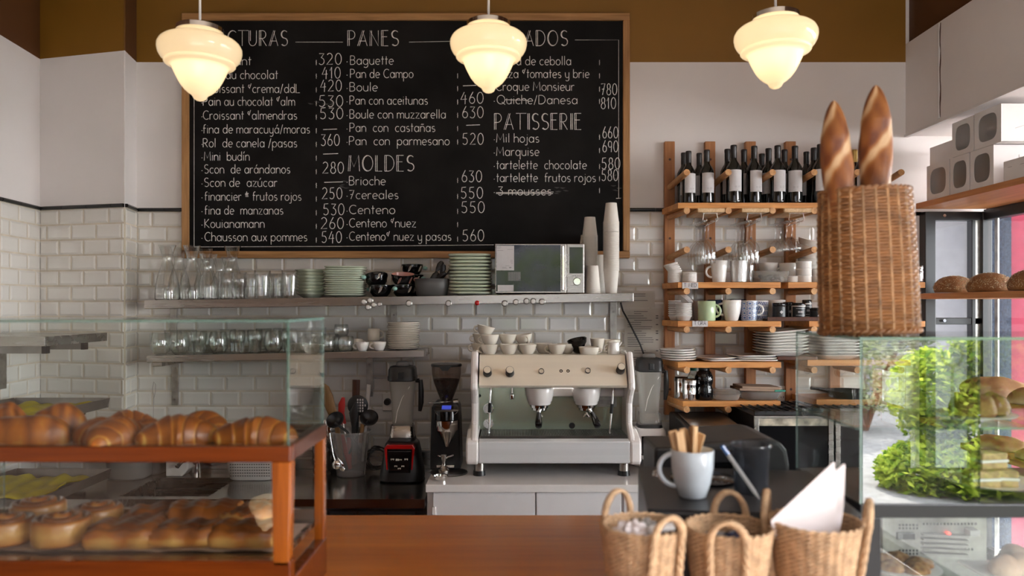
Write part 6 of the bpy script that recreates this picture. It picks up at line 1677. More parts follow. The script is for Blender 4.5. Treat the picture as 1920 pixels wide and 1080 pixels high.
b = MB(); b.prism([(XR-.034-.0,zb1-.01),(XR-.004,zb1-.01),(XR+.0,zr0),(XR-.038,zr0)], YF, YF+.03, 'y'); o = b.build('corner_post', M['varnish_z'], lc, smooth=False, bevel=.002); o.location = (1.0, -1.6, -ZT)
lsub([(XR-.024, XR-.002, YR-.022, YR, ZT, zr0)], 'corner_post', 'varnish_z', .002)
lsub([(-1.75, XR-.026, YF+.026, YR-.02, zr0+.004, zr0+.014)], 'upper_shelf', 'varnish')
lsub([(-1.75, XR-.026, YF+.03, YR, 1.212, 1.222)], 'lower_tray', 'steel')
lsub([(-1.75, XR-.026, YR-.016, YR, 1.222, 1.252)], 'tray_back', 'steel')
zt2 = 1.72-33*YF/F
def pane(lo, hi, nm='glass_pane', m_='pane', par=None, org=(0,0,0), edges=True):
    """thin slab, faces of glass and greenish cut edges"""
    b = MB(); (x0,y0,z0), (x1,y1,z1) = lo, hi
    b.box(x0-org[0], x1-org[0], y0-org[1], y1-org[1], z0-org[2], z1-org[2])
    dims = [x1-x0, y1-y0, z1-z0]; ax = dims.index(min(dims))
    fa = {0:(4,5), 1:(2,3), 2:(0,1)}[ax]      # faces across the thin axis
    for i in range(6): b.m[i] = 0 if i in fa else 1
    return b.build(nm, [M[m_], M['edge']], par, smooth=False)
def edge_mat():
    m_, t, out = nt('glass_cut_edge'); d = N(t, 'ShaderNodeBsdfDiffuse', Color=(.20,.36,.31,1)); tr = N(t, 'ShaderNodeBsdfTransparent', Color=(.6,.75,.7,1)); gl = N(t, 'ShaderNodeBsdfGlossy', Roughness=.15)
    a = N(t, 'ShaderNodeMixShader'); a.inputs[0].default_value = .3; L(t, d.outputs[0], a.inputs[1]); L(t, gl.outputs[0], a.inputs[2])
    c = N(t, 'ShaderNodeMixShader'); c.inputs[0].default_value = .38; L(t, a.outputs[0], c.inputs[1]); L(t, tr.outputs[0], c.inputs[2]); L(t, c.outputs[0], out.inputs[0]); return m_
M['edge'] = edge_mat()
LO = (-1.0, 1.6, ZT)
pane((-1.75, YF+.006, zr1), (XR-.006, YF+.011, zt2), par=lc, org=LO)
pane((XR-.011, YF+.0115, zr1), (XR-.006, YR-.004, zt2), par=lc, org=LO)
pane((-1.75, YF+.006, zt2+.0005), (XR-.006, YR-.004, zt2+.0055), 'top_pane', par=lc, org=LO)
# leaning lower front pane
tl = math.tan(th); b = MB(); q0, q1 = zb1-.005-ZT, zr0-.004-ZT; y0 = YF+.008-1.6
b.v += [(-.75,y0,q0),(XR+1-.04,y0,q0),(XR+1-.04,y0+(q1-q0)*tl,q1),(-.75,y0+(q1-q0)*tl,q1)]; b.face((0,1,2,3)); b.build('leaning_pane', glass('lower_case_pane', (.9,.93,.92), 4.2, (.5,.6,.55), 0), lc, smooth=False)
pane((-1.22, YF+.12, 1.222), (-1.216, YR-.02, zr0), 'divider_pane', par=lc, org=LO)
pane((-1.165, YF+.04, 1.222), (-1.161, YR-.02, zr0), 'divider_pane', par=lc, org=LO)
# ---- croissants
def croissant(seed, L_=.145, R_=.036, bend=1.3, ridges=2.7, nm='croissant'):
    def fn():
        b = MB(); b.tint = []; r_ = random.Random(seed); n, k = 30, 96; ph = r_.uniform(0, 6)
        for i in range(k+1):
            u = i/k*2-1; a = u*bend*.5; rad = L_/bend
            c = Vector((rad*math.sin(a), rad*(math.cos(a)-1)+.015, 0)); d = Vector((math.cos(a), -math.sin(a), 0)); s_ = Vector((-d.y, d.x, 0))
            env = max(.0, 1-abs(u)**2.3)**.62*(1-.28*abs(u))
            w_ = abs(u)*ridges+.5; fr = w_-math.floor(w_); st = (1-fr)**.6 if fr > .10 else fr/.10
            rr = R_*(env*(.90+.14*st))+.004*(1-abs(u))*0+ (.006 if abs(u) < .995 else 0)
            for j in range(n):
                t_ = 2*PI*j/n; tw = t_+.35*u
                lump = 1+.035*math.sin(3*t_+ph+5*u)+.02*math.sin(7*t_+9*u)
                zz = math.sin(t_)*rr*.88*lump; zz = max(zz, -rr*.55)
                p = c+s_*(math.cos(t_)*rr*lump)+Vector((0,0,zz+.55*R_*.62)); b.v.append((p.x, p.y, max(p.z, .0)))
                b.tint.append(.42+.42*st+.20*math.sin(t_)-.30*math.exp(-((fr-.93)/.06)**2)-.5*max(0, abs(u)-.86)*5)
        for i in range(k):
            for j in range(n): q = (j+1) % n; b.face((i*n+j, i*n+q, (i+1)*n+q, (i+1)*n+j))
        b.face([j for j in range(n)][::-1]); b.face([k*n+j for j in range(n)])
        return b.build(nm, M['croissant'], None, ang=75)
    return fn
ZCS = zr0+.0145+.003
CR = [(228,1.53,1.0,1.35,'croissant in the front row with a pale end, second from left',.155,.044),(198,1.56,1.0,1.9,'croissant close behind the second front one',.13,.040),(240,1.66,.9,.6,'croissant in the back row between the second and third front ones',.14,.045),
      (335,1.535,1.0,.35,'plump croissant in the front row with a bright cut end, third from left',.165,.046),(372,1.66,.9,-.3,'croissant in the back row behind the plump one',.15,.044),(478,1.54,1.0,.10,'croissant in the front row, rightmost near the glass corner',.175,.043),
      (288,1.66,.8,1.9,'small croissant in the back row left of the plump one',.11,.035)]
for i, (px, Y, sc_, rz, lb, ll, rr) in enumerate(CR):
    o = croissant(i+3, ll, rr)(); o.location = (PX(px,Y), Y, ZCS); o.rotation_euler = (0,0,rz); o.scale = (sc_,)*3; tag(o, lb, 'croissant', 'croissants on the upper case shelf')
for i, (px, Y, rz, lb, rx, ry, h) in enumerate([(45,1.535,.1,'long flaky pastry at the far left of the upper case shelf',.10,.042,.060),(112,1.64,.2,'flaky pastry behind the long one at the left',.055,.045,.068),(5,1.65,.3,'flaky pastry at the back left edge',.05,.04,.07)]):
    o = bread('flaky_pastry', 'croissant', rx, ry, h, 20+i, .07, lambda x, y, z: .55+.3*z+.25*math.sin(14*x+3*y))(); o.location = (PX(px,Y), Y, ZCS); o.rotation_euler = (0,0,rz); tag(o, lb, 'pastry', 'flaky pastries on the upper case shelf')
def sheet(lb, x0, x1, y0, y1, z, amp, seed, m_='parchment'):
    b = MB(); r_ = random.Random(seed); nx, ny = 60, 10
    for j in range(ny+1):
        for i in range(nx+1):
            e_ = 1 if j in (0, 1) else .25
            b.v.append((x0+(x1-x0)*i/nx, y0+(y1-y0)*j/ny, z+amp*e_*(abs(math.sin(i*.55+seed))+r_.uniform(0,.35))*(1.0)))
    for j in range(ny):
        for i in range(nx): a = j*(nx+1)+i; b.face((a, a+1, a+nx+2, a+nx+1))
    o = b.build('baking_paper', M[m_], None, ang=60); tag(o, lb, 'paper')
sheet('crinkled baking paper under the croissants', -1.70, XR-.035, YF+.035, YR-.03, zr0+.0142, .011, 2)
sheet('baking paper under the buns in the lower case', -1.70, XR-.035, YF+.055, YR-.03, 1.2225, .004, 5)
# ---- lower pastries
def cinnamon(seed):
    def fn():
        t = thing('cinnamon_roll', 'x', 'cinnamon roll')
        b = MB(); b.tint = []; k = 130; turns = 2.6; n = 14; r_ = random.Random(seed); ph = PI*.45-turns*2*PI+r_.uniform(-.3,.3)
        for i in range(k+1):
            u = i/k; a = u*turns*2*PI+ph; R_ = .006+.041*u; wz = (.026-.004*u)*(1+.05*math.sin(a*2)); wr = .0070
            if i > k-6: wr *= (k-i)/6+.1
            c = Vector((R_*math.cos(a), R_*math.sin(a), .024+.006*(1-u)))
            d = Vector((math.cos(a), math.sin(a), 0))
            for j in range(n):
                t_ = 2*PI*j/n; cc, ss = math.cos(t_), math.sin(t_)
                p = c+d*(math.copysign(abs(cc)**.7, cc)*wr)+Vector((0,0,math.copysign(abs(ss)**.6, ss)*wz)); b.v.append((p.x,p.y,max(0,p.z))); b.tint.append(.30+.45*max(0,ss)+.25*math.sin(a*1.5)*ss-.2*(1-abs(ss))*(u>.7))
        for i in range(k):
            for j in range(n): q = (j+1) % n; b.face((i*n+j, i*n+q, (i+1)*n+q, (i+1)*n+j))
        b.face([j for j in range(n)][::-1]); b.face([k*n+j for j in range(n)])
        b.build('swirled_dough', M['bun'], t, ang=80)
        lathe_part('filling', [(0,.002),(.037,.002),(.037,.038),(.02,.044),(0,.046)], M['filling'], t, 24)
        return t
    return fn
ZLT = 1.2265
for i, (px, Y, lb, s_) in enumerate([(68,1.68,'cinnamon roll in the back row, left',1.15),(8,1.55,'cinnamon roll at the left edge of the front row',1.12),(112,1.55,'cinnamon roll in the front row beside the glazed bun',1.18),(180,1.66,'cinnamon roll in the back row, right',1.05)]):
    o = cinnamon(i+1)(); o['label'] = lb; o['group'] = 'cinnamon rolls in the lower case'; o.location = (PX(px,Y), Y, ZLT); o.scale = (s_,)*3
def painchoc(seed, w_=.062, d_=.042, h=.046):
    def fn():
        b = MB(); b.tint = []; n, k = 44, 40; r_ = random.Random(seed); ph = r_.uniform(0,6)
        for i in range(k+1):
            u = i/k*2-1; e_ = (1-abs(u)**7)**.4 if abs(u) < 1 else 0
            for j in range(n):
                t_ = 2*PI*j/n; c_, s_ = math.cos(t_), math.sin(t_)
                y = math.copysign(abs(c_)**.75, c_)*d_*(.82+.18*e_); z = math.copysign(abs(s_)**.7, s_)*h*.5*(.72+.28*e_)
                lay = .0012*math.sin(z*900) if abs(c_) > .6 else 0
                bump_ = .0025*math.sin(9*u+ph)*max(0,s_)+.002*math.sin(5*y*60+ph)
                b.v.append((u*w_+.002*math.sin(z*700+y*90)*(abs(u) > .97), y*(1+lay*8)+.001*math.sin(8*u), max(0, z+h*.42+bump_)))
                b.tint.append(.50+.35*max(0,s_)*(1)-.45*(abs(u) > .95)-.22*(s_ < .1)+.15*math.sin(6*u+ph))
        for i in range(k):
            for j in range(n): q = (j+1) % n; b.face((i*n+j, i*n+q, (i+1)*n+q, (i+1)*n+j))
        b.face([j for j in range(n)][::-1]); b.face([k*n+j for j in range(n)])
        return b.build('glazed_pastry', M['bun'], None, ang=70)
    return fn
for i, (px, Y, rz, lb, dz, s_) in enumerate([(238,1.545,.08,'glazed rectangular pastry in the front row, left',0,1.14),(350,1.55,.05,'glazed rectangular pastry in the front row, middle',0,1.06),(462,1.55,-.02,'glazed rectangular pastry in the front row, right by the post',0,1.06),
      (302,1.675,.5,'rough topped pastry in the back row behind the left glazed one',.006,1.02),(388,1.672,.12,'layered pastry in the back row, middle',.006,1.18),(470,1.675,1.2,'layered pastry in the back row, right by the post',.004,1.0),(272,1.62,.2,'dark glazed pastry between the rows behind the left one',.012,.85)]):
    o = painchoc(i+1)(); o.location = (PX(px,Y), Y, ZLT); o.rotation_euler = (0,0,rz); o.scale = (s_,s_,s_*(1.08 if Y > 1.6 else 1)); tag(o, lb, 'pastry', 'glazed pastries in the lower case')

# ================================================================== RIGHT DISPLAY CASE
RX, RF, RR_ = .743, 1.60, 1.96
rc_ = thing('glass_display_case', 'tall glass display case with black base on the right', 'display case', (1.4, 1.78, 0)); RO = (1.4, 1.78, 0)
zc = 1.72-66*RF/F; zb = 1.72-373*RF/F
def rsub(mbs, nm, m_, bv=0):
    b = MB()
    for (a,c,d,e_,f_,g_) in mbs: b.box(a-RO[0], c-RO[0], d-RO[1], e_-RO[1], f_, g_)
    return b.build(nm, M[m_], rc_, smooth=False, bevel=bv)
XE = 2.02
pane((RX+.0055, RF, zb), (1.0, RF+.005, zc), 'front_pane', 'pane_strong', rc_, RO)
pane((1.0005, RF, zb), (XE, RF+.005, zc), 'front_pane', 'pane', rc_, RO)
pane((RX, RF, zb), (RX+.005, RR_, zc), 'side_pane', 'pane', rc_, RO)
pane((RX, RF, zc+.0005), (XE, RR_, zc+.0065), 'top_pane', 'pane', rc_, RO)
pane((RX+.008, RF+.04, 1.447), (XE, RR_-.02, 1.452), 'glass_shelf', 'pane', rc_, RO)
rsub([(RX, XE, RF-.004, RR_, zb-.029, zb)], 'black_rim', 'frame_black', .002)
for bx_ in ((RX, RX+.045, RF-.002, RF+.04, .96, zb-.029), (XE-.05, XE, RF-.002, RF+.04, .96, zb-.029), (RX, RX+.04, RR_-.04, RR_, .96, zb-.029)): rsub([bx_], 'corner_leg', 'frame_black', .002)
rsub([(RX, XE, RF, RR_, .0, .96)], 'plinth', 'frame_black', .002)
pane((RX+.046, RF+.004, .965), (XE-.051, RF+.009, zb-.03), 'lower_pane', 'pane', rc_, RO)
# perforated steel fridge panel inside
b = MB(); xa, xb = PX(1655,1.93), PX(1850,1.93); za, zz = .965, zb-.035; b.box(xa-RO[0], xb-RO[0], 1.93-RO[1], 1.94-RO[1], za, zz); fp = b.build('steel_back_panel', M['galv'], rc_, smooth=False)
b = MB()
for row, (py, x0, x1) in enumerate([(982,1685,1720),(988,1685,1720),(1030,1685,1720),(1036,1685,1720),(980,1730,1830),(1028,1730,1825)]):
    px = x0
    while px < x1: b.box(PX(px,1.93)-RO[0], PX(px+3.2,1.93)-RO[0], 1.9285-RO[1], 1.930-RO[1], PZ(py+4,1.93), PZ(py,1.93)); px += 6.5
b.build('perforations', M['black'], fp, smooth=False)
b = MB()
for k in range(5): b.prism([(PX(1730,1.92)-RO[0],PZ(1000+k*9,1.92)),(PX(1815,1.92)-RO[0],PZ(1004+k*9,1.92)),(PX(1815,1.92)-RO[0],PZ(1009+k*9,1.92)),(PX(1730,1.92)-RO[0],PZ(1004+k*9,1.92))], 1.915-RO[1], 1.929-RO[1], 'y')
b.build('louvre', M['worn_steel'], fp, smooth=False)
b = MB(); b.box(PX(1684,1.92)-RO[0], PX(1716,1.92)-RO[0], 1.920-RO[1], 1.929-RO[1], PZ(1012,1.92), PZ(1000,1.92)); b.build('thermostat', M['blackgloss'], fp, smooth=False)
b = MB(); b.ball((PX(1781,1.92)-RO[0], 1.925-RO[1], PZ(1002,1.92)), .005); b.build('red_light', mat('red_pilot_light', (.8,.05,.03), emit=(1,.06,.04), es=1), fp)
b = MB(); b.box(PX(1817,1.91)-RO[0], PX(1835,1.91)-RO[0], 1.905-RO[1], 1.929-RO[1], PZ(1004,1.91), PZ(994,1.91)); b.build('white_switch', M['white'], fp, smooth=False)
# plates and cakes in the right case
def cplate(lb, px, Y, z, r):
    o = lathe_part('cake_plate', [(0,0),(r*.4,0),(r*.5,.004),(r*.95,.010),(r,.014),(r*.97,.014),(r*.5,.008),(0,.007)], M['white'], None, 44); o.location = (PX(px,Y), Y, z); return tag(o, lb, 'plate')
cplate('white plate with muffins on the glass shelf of the right case', 1830, 1.76, 1.4525, .085)
cplate('white plate with cake slices low in the right case', 1856, 1.76, zb+.001, .105)
mfn = Maker(lambda: tag(bread('muffin', 'muffin', .033, .033, .050, 31, .05, lambda x, y, z: .4+.35*z)(), 'x', 'muffin'))
for i, (px, Y, dz) in enumerate([(1808,1.745,0),(1838,1.735,0),(1862,1.765,0),(1824,1.79,0)]):
    mfn('golden muffin on the upper plate, '+('left front','middle front','right','at the back')[i], (PX(px,Y), Y, 1.4525+.0095), rz=i, group='muffins on the upper plate')
def cakeslice():
    t = thing('cake_slice', 'x', 'cake')
    b = MB(); b.prism([(-.035,-.022),(.035,-.022),(.03,.024),(-.03,.024)], 0, .016, 'z'); b.prism([(-.035,-.022),(.035,-.022),(.03,.024),(-.03,.024)], .022, .038, 'z'); b.build('sponge', M['slice'], t, bevel=.004, smooth=False)
    b = MB(); b.prism([(-.036,-.023),(.036,-.023),(.03,.025),(-.03,.025)], .0155, .0225, 'z'); b.build('cream_layer', M['white'], t, bevel=.002, smooth=False)
    return t
M['slice'] = mat('sponge_cake', (.58,.40,.20), .8, var=.2, nscale=50, bump=.4)
cs = Maker(cakeslice)
for i, (px, Y, rz, dz) in enumerate([(1838,1.72,.1,0),(1872,1.73,-.2,0),(1850,1.79,.3,0),(1852,1.74,.2,.0385)]): cs('layered cake slice on the lower plate, '+('left','right','at the back','topmost')[i], (PX(px,Y), Y, zb+.0085+dz), rz=rz, group='layered cake slices')
rb = MB()
t = thing('biscuit_plate', 'white plate of chocolate chip biscuits low at the left of the case', 'plate', (PX(1690,1.75), 1.75, .97))
b = MB(); b.cyl((0,0,0),(0,0,.13),.05,.03,20); b.lathe([(0,.13),(.075,.132),(.085,.142),(.08,.143),(0,.137)],36); b.build('stand', M['white'], t)
ck = Maker(lambda: tag(bread('biscuit', 'muffin', .030, .028, .022, 41, .08, lambda x, y, z: .35+.2*math.sin(9*x)*math.sin(8*y))(), 'x', 'biscuit'))
for i in range(5):
    a = i*1.256; ck('round biscuit on the low plate, '+('right one','back right one','back left one','left one','front one')[i], (PX(1690,1.75)+.042*math.cos(a), 1.75+.042*math.sin(a), 1.1085), rz=i, group='biscuits on the low plate')
t = thing('bun_plate', 'white square plate of pale buns at the lower right corner', 'plate', (PX(1895,1.72), 1.72, .97))
b = MB(); b.cyl((0,0,0),(0,0,.13),.05,.03,20); b.box(-.075,.11,-.07,.08,.13,.137); b.build('stand', M['white'], t)
for i, (px, Y) in enumerate([(1885,1.70),(1912,1.71),(1902,1.77)]):
    o = bread('pale_bun', 'loaf', .032, .032, .045, 51+i, .03, lambda x, y, z: .15+.3*z)(); o.location = (PX(px,Y), Y, 1.1075); tag(o, 'pale round bun at the lower right, '+('left','right','at the back')[i], 'bun', 'pale buns on the square plate')
# ring card holder on the top shelf
t = thing('ring_card_holder', 'clear ring-topped card holder standing in the right case', 'card holder', (PX(1786,1.70), 1.70, 1.4525))
b = MB(); r_ = .0235; b.tube([(r_*math.cos(2*PI*i/30), 0, .153+r_*math.sin(2*PI*i/30)) for i in range(30)], .0032, 8, closed=True); b.tube([(0,0,.004),(0,0,.128)], .0035, 8); b.lathe([(0,0),(.02,0),(.02,.004),(0,.006)],20); b.build('wire', M['plastic_frost'], t)

# ---- wicker basket with baguettes on top of the right case
ZK = zc+.007
BX, BYc = PX(1630,1.76), 1.76
wk = thing('wicker_basket', 'tall brown wicker basket holding two baguettes on the glass case', 'basket', (BX, BYc, ZK), rot=(0,-.035,0))
def weave(h, prof, N_, rows, sr, fl, lobes=0):
    """horizontal strands woven in and out of N_ upright stakes"""
    b = MB(); n = N_*6
    for k in range(rows):
        z = .006+(h-.012)*k/(rows-1); r0 = prof(z/h)
        pts = []
        for i in range(n):
            a = 2*PI*i/n; r = r0+.0022*math.cos(a*N_/2+(k % 2)*PI); pts.append((r*math.cos(a), r*math.sin(a)*fl, z+.0006*math.sin(i*1.3+k)))
        b.tube(pts, sr, 5, closed=True, up=(0,0,1))
    return b
WH = .338
pf_ = lambda u: .100+.008*(1-u)+.003*math.sin(u*3)
FL = .78
weave(WH, pf_, 24, 46, .0042, FL).build('woven_strands', M['wicker'], wk)
b = MB()
for i in range(24):
    a = 2*PI*(i+.5)/24; b.tube([((pf_(u)+.0005)*math.cos(a), (pf_(u)+.0005)*math.sin(a)*FL, WH*u) for u in [j/12 for j in range(13)]], .0046, 6)
b.build('stakes', M['wicker_lt'], wk)
for nm, z, r0, rt in (('braided_rim', WH-.004, pf_(1), .006), ('braided_base', .008, pf_(0)+.002, .0075), ('braided_base', .030, pf_(.08)+.001, .005)):
    b = MB()
    for s_ in range(2): b.tube([((r0+rt*.5*math.cos(i*.9+s_*PI))*math.cos(2*PI*i/140), (r0+rt*.5*math.cos(i*.9+s_*PI))*math.sin(2*PI*i/140)*FL, z+rt*.5*math.sin(i*.9+s_*PI)) for i in range(140)], rt*.62, 6, closed=True, up=(0,0,1))
    b.build(nm, M['wicker'], wk)
lathe_part('base_disc', [(0,.004),(pf_(0)-.003,.004),(pf_(0)-.003,.008),(0,.008)], M['wicker'], wk, 40).scale = (1,FL,1)
def baguette(seed, L_, R_):
    b = MB(); b.tint = []; n, k = 40, 130; ph = seed*1.7
    for i in range(k+1):
        u = i/k; z = u*L_; env = min(1, ((1-u)*L_/.085+.02)**.6)*min(1, (u*L_/.05+.1)**.5)
        for j in range(n):
            t_ = 2*PI*j/n
            f = t_+z*14+ph; slash = max(0, math.cos(f))**3; s2 = math.sin(z*46+ph+1.2*math.cos(t_))
            rr = R_*env*(1-.06*math.cos(2*t_-z*44+ph)+.015*math.sin(t_*5+z*60))
            b.v.append((rr*math.cos(t_)+.008*math.sin(z*7+ph), rr*.9*math.sin(t_), z))
            b.tint.append(.74-.85*max(0, math.cos(2*t_-z*44+ph+.5*math.sin(z*23)))**2+.25*max(0, math.cos(2*t_-z*44+ph+1.3))**3+.12*math.sin(t_*5+z*70)-.18*max(0, math.cos(t_))-(.25 if u > .985 else 0)*0)
    for i in range(k):
        for j in range(n): q = (j+1) % n; b.face((i*n+j, i*n+q, (i+1)*n+q, (i+1)*n+j))
    b.face([j for j in range(n)][::-1]); b.face([k*n+j for j in range(n)])
    return b.build('baguette', M['baguette'], None, ang=75)
for sd, px, py, Y, R_, ry, lb in ((1,1568,188,1.74,.034,-.06,'shorter crusty baguette at the left of the wicker basket'),(2,1636,160,1.77,.036,-.045,'taller crusty baguette at the right of the wicker basket')):
    zt_ = PZ(py,Y); L_ = zt_-ZK-.015; o = baguette(sd, L_, R_); o.rotation_euler = (0, ry, 0); o.location = (PX(px,Y)-L_*math.sin(ry), Y, ZK+.015); tag(o, lb, 'baguette', 'baguettes in the wicker basket')

# ================================================================== ON THE COUNTER
t = thing('black_cash_box', 'flat black box under the mug of stirrers on the counter', 'box', (.50, 1.68, ZT), rz=-.12)
b = MB(); b.box(-.205,.21,-.20,.20,.004,.207); b.build('box_body', M['black'], t, smooth=False, bevel=.006)
b = MB(); b.box(-.205,.21,-.20,.20,.207,.210); b.build('top_plate', mat('dark_grey_plate', (.028,.028,.03), .38), t, smooth=False, bevel=.001)
b = MB(); b.cyl((-.165,.10,.21),(-.165,.10,.222),.013,.010,18); b.build('small_knob', M['steel'], t)
b = MB(); b.lathe([(0,.21),(.075,.21),(.078,.216),(.05,.222),(.0,.222)],36,c=(-.06,.07,0)); b.build('round_stand', M['blackgloss'], t)
ZBx = ZT+.2105
t = thing('receipt_printer', 'large black rounded machine behind the stirrer mug', 'printer', (PX(1482,1.92)-.12, 2.02, ZT))
b = MB(); hz = PZ(797,2.14)-ZT; b.prism([(-.115,0),(.12,0),(.12,hz-.07),(.113,hz-.03),(.095,hz-.008),(.06,hz),(-.115,hz-.012)], -.10, .15, 'y'); b.build('printer_body', mat('matt_dark_grey', (.035,.035,.037), .5), t, smooth=False, bevel=.012)
b = MB(); b.prism([(-.108,.02),(.03,.02),(.03,hz-.045),(-.0,hz-.03),(-.108,hz-.025)], -.104, -.095, 'y'); b.build('printer_front', M['blackgloss'], t, smooth=False, bevel=.002)
b = MB(); b.box(-.22,-.12,-.06,.12,0,hz-.03); b.build('side_module', M['black'], t, smooth=False, bevel=.008)
# stirrer mug
mgp = [(.024,0),(.029,.003),(.038,.030),(.0445,.065),(.0455,.100)]
MX, MY = PX(1298,1.60), 1.60
t = thing('stirrer_mug', 'pale mug holding wooden stir sticks on the black box', 'mug', (MX, MY, ZBx))
lathe_part('cup_body', shell(mgp,.004), M['mug_blue'], t, 44); hb = MB(); k = 16
hb.tube([(-.040-.034*math.sin(PI*i/k)+.006*(1-i/k), 0, .058-.034*math.cos(PI*i/k)) for i in range(k+1)], .0056, 10); hb.build('handle', M['mug_blue'], t)
def stick():
    b = MB(); b.box(-.0095,.0095,-.003,.003,0,.135); return tag(b.build('stir_stick', M['stir'], None, smooth=False, bevel=.0025), 'x', 'stir stick')
sk = Maker(stick)
for i, (dx, dy, rx, ry, h) in enumerate([(-.012,0,.05,-.24,.0),(-.010,-.01,.0,-.17,-.002),(-.006,.006,-.03,-.12,.0),(.0,-.010,.04,-.02,.006),(.002,.010,.02,.02,.0),(.010,-.006,-.03,.20,-.006),(.012,.004,.05,.30,.004),(.014,-.01,.0,.36,.0),(-.014,.01,.04,-.28,-.004)]):
    sk('wooden stir stick in the pale mug, '+('far left leaner','second from left','third from left','upright in the middle front','upright in the middle back','first right leaner','second right leaner','far right leaner','leftmost at the back')[i], (MX+dx, MY+dy, ZBx+.012+h), rot=(rx, ry, .3*i), group='wooden stir sticks in the mug')
# smoked cup and pen
t = thing('smoked_cup', 'smoked clear plastic cup on the black box beside the mug', 'cup', (PX(1408,1.64), 1.64, ZBx))
lathe_part('cup_wall', shell([(.034,0),(.036,.003),(.040,.098),(.043,.10),(.043,.106)],.002), M['plastic_dark'], t, 36)
t = thing('ballpoint_pen', 'blue tipped ballpoint pen leaning on the smoked cup', 'pen', (PX(1425,1.56), 1.56, ZBx+.004), rot=(.05,-.62,0))
b = MB(); b.tube([(0,0,0),(0,0,.02),(0,0,.12)],[.001,.0042,.0042],8); b.build('barrel', M['plastic_frost'], t); b = MB(); b.cyl((0,0,.118),(0,0,.140),.0047,.0045,8); b.build('cap', M['blue'], t)
# jute baskets
def jute(lb, px, Y, rtop, h, rz, hs, rimpy):
    t = thing('jute_basket', lb, 'basket', (PX(px,Y), Y, ZT), rz, 'small jute baskets on the counter')
    rbot = rtop*.50; b = MB(); rows = int(h/.0082)
    pr = lambda z: rbot+(rtop-rbot)*(z/h)**.8
    for k in range(rows+1):
        z = .005+(h-.010)*k/rows; r0 = pr(z); n = 72
        for s_ in range(2):
            b.tube([((r0+.0030*math.cos(i*1.31+s_*PI))*math.cos(2*PI*i/n), (r0+.0030*math.cos(i*1.31+s_*PI))*math.sin(2*PI*i/n), z+.0026*math.sin(i*1.31+s_*PI)) for i in range(n)], .0030, 5, closed=True, up=(0,0,1))
    b.build('coiled_rope', M['jute'], t)
    lathe_part('base_disc', [(0,.002),(rbot-.003,.002),(rbot-.003,.008),(0,.008)], M['jute'], t, 40)
    for s_, (ha, hh, lean) in enumerate(hs):
        b = MB(); c_, d_ = math.cos(ha), math.sin(ha); tx, ty = -d_, c_; pts = []
        hw = .030
        for i in range(7): z = h*.10+(h-.01-h*.10)*i/6; r = pr(z)+.0055; pts.append((r*c_-hw*tx, r*d_-hw*ty, z))
        for i in range(1, 14):
            a = PI*i/14; u = -math.cos(a)*hw; zz = h-.01+math.sin(a)*hh; r = rtop+.0055+lean*math.sin(a); pts.append((r*c_+u*tx, r*d_+u*ty, zz))
        for i in range(6, -1, -1): z = h*.10+(h-.01-h*.10)*i/6; r = pr(z)+.0055; pts.append((r*c_+hw*tx, r*d_+hw*ty, z))
        # braided: three plies
        b2 = MB()
        P = []
        for i in range(len(pts)-1):
            for q in range(5): P.append(Vector(pts[i]).lerp(Vector(pts[i+1]), q/5))
        for s3 in range(3):
            b2.tube([tuple(p+Vector((.0028*math.cos(i*.8+s3*2.09)*c_, .0028*math.cos(i*.8+s3*2.09)*d_, 0))+Vector((tx, ty, .3))*(.0036*math.sin(i*.8+s3*2.09))) for i, p in enumerate(P)], .0040, 6)
        b2.build('handle', M['jute'], t)
    return t, pr
YJ = 1.36
j1, p1 = jute('jute basket on the left holding crumpled clear packets', 1205, YJ, .073, .225, .0, [(-1.15,.040,.004),(2.05,.052,-.004)], 0)
j2, p2 = jute('jute basket in the middle holding dark packets', 1365, YJ, .076, .222, .0, [(-1.85,.036,.004),(1.25,.050,-.004)], 0)
j3, p3 = jute('jute basket on the right holding folded white napkins', 1528, YJ, .080, .232, .0, [(2.7,.052,-.002),(-.35,.050,.004)], 0)
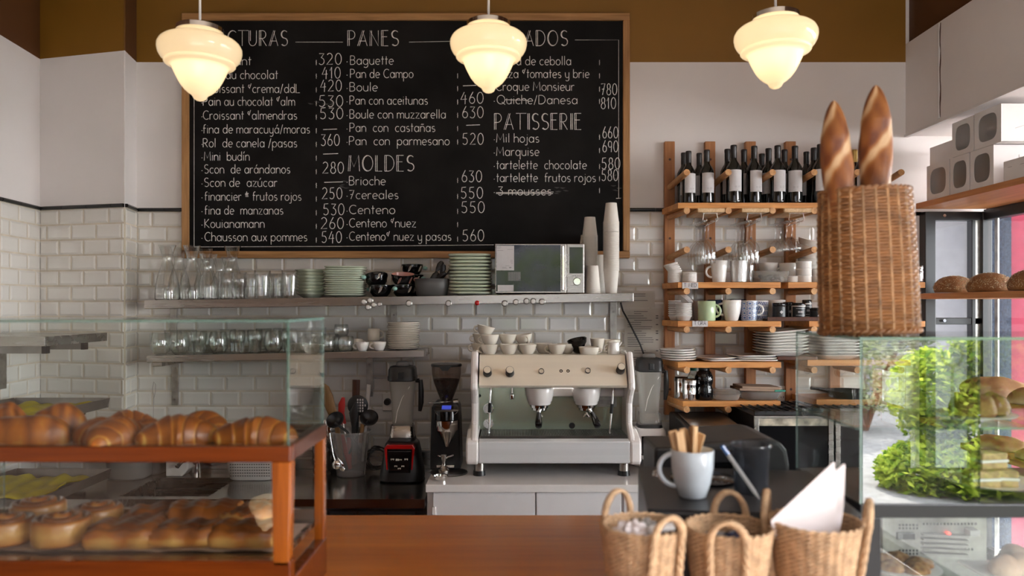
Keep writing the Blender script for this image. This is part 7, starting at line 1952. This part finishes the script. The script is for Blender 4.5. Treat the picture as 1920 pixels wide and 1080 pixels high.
def crumple(nm, lb, loc, r, m_, seed, cat, grp=None, fl=.6):
    b = MB(); r_ = random.Random(seed); b.ball((0,0,0), r, r, r*fl, 24, 14)
    b.v = [tuple(Vector(v)*(1+r_.uniform(-.22,.22)+.15*math.sin(v[0]*150+seed)*math.cos(v[1]*170))) for v in b.v]
    return tag(b.build(nm, M[m_], None, loc=loc, ang=20), lb, cat, grp)
jx = lambda px: PX(px, YJ)
for i, (px, dy, dz, r, m_) in enumerate([(1185,.0,.205,.034,'napkin'),(1212,.02,.205,.030,'plastic_frost'),(1200,-.02,.190,.032,'napkin')]):
    crumple('clear_packet', 'crumpled pale packet in the left jute basket, '+('left','right at the back','lowest')[i], (jx(px), YJ+dy, ZT+dz), r, m_, i, 'packet', 'packets in the left jute basket')
b = MB(); b.box(-.022,.024,-.008,.008,-.004,.004); tag(b.build('sugar_sachet', M['paper'], None, loc=(jx(1234), YJ-.025, ZT+.222), rot=(.3,-.12,.1), bevel=.0015), 'white sugar sachet standing in the left jute basket', 'sachet')
for i, (px, dy, dz, r, m_) in enumerate([(1345,.0,.190,.028,'plastic_frost'),(1375,-.01,.190,.030,'navy'),(1392,.01,.182,.026,'ink'),(1360,.02,.178,.03,'ink')]):
    crumple('dark_packet', 'packet in the middle jute basket, '+('clear one at left','dark one in front','dark one at right','dark one lowest at the back')[i], (jx(px), YJ+dy, ZT+dz), r, m_, 10+i, 'packet', 'packets in the middle jute basket')
def napkin(lb, x, y, z, w_, h, rz, ry):
    b = MB(); P = [(-w_*.26,0),(w_*.28,0),(w_*.33,h*.6),(w_*.30,h),(w_*.27,h*.99),(-w_*.52,h*.46),(-w_*.50,h*.40)]
    for L2 in range(3): b.prism([(p+.001*L2, q-.002*L2) for p, q in P], L2*.0016, L2*.0016+.0011, 'y')
    tag(b.build('folded_napkin', M['napkin'], None, loc=(x,y,z), rot=(.06,ry,rz), smooth=False, bevel=.0004), lb, 'napkin', 'napkins in the right jute basket')
napkin('folded white napkin in front, its point up in the right jute basket', jx(1512), YJ-.012, ZT+.145, .140, .195, .06, -.0)
napkin('folded white napkin behind the front one, its point to the right', jx(1536), YJ+.014, ZT+.145, .120, .190, -.08, .06)
#napkin('folded of the right jute basket', jx(1500), YJ+.030, ZT+.125, .100, .165, .02, -.10)
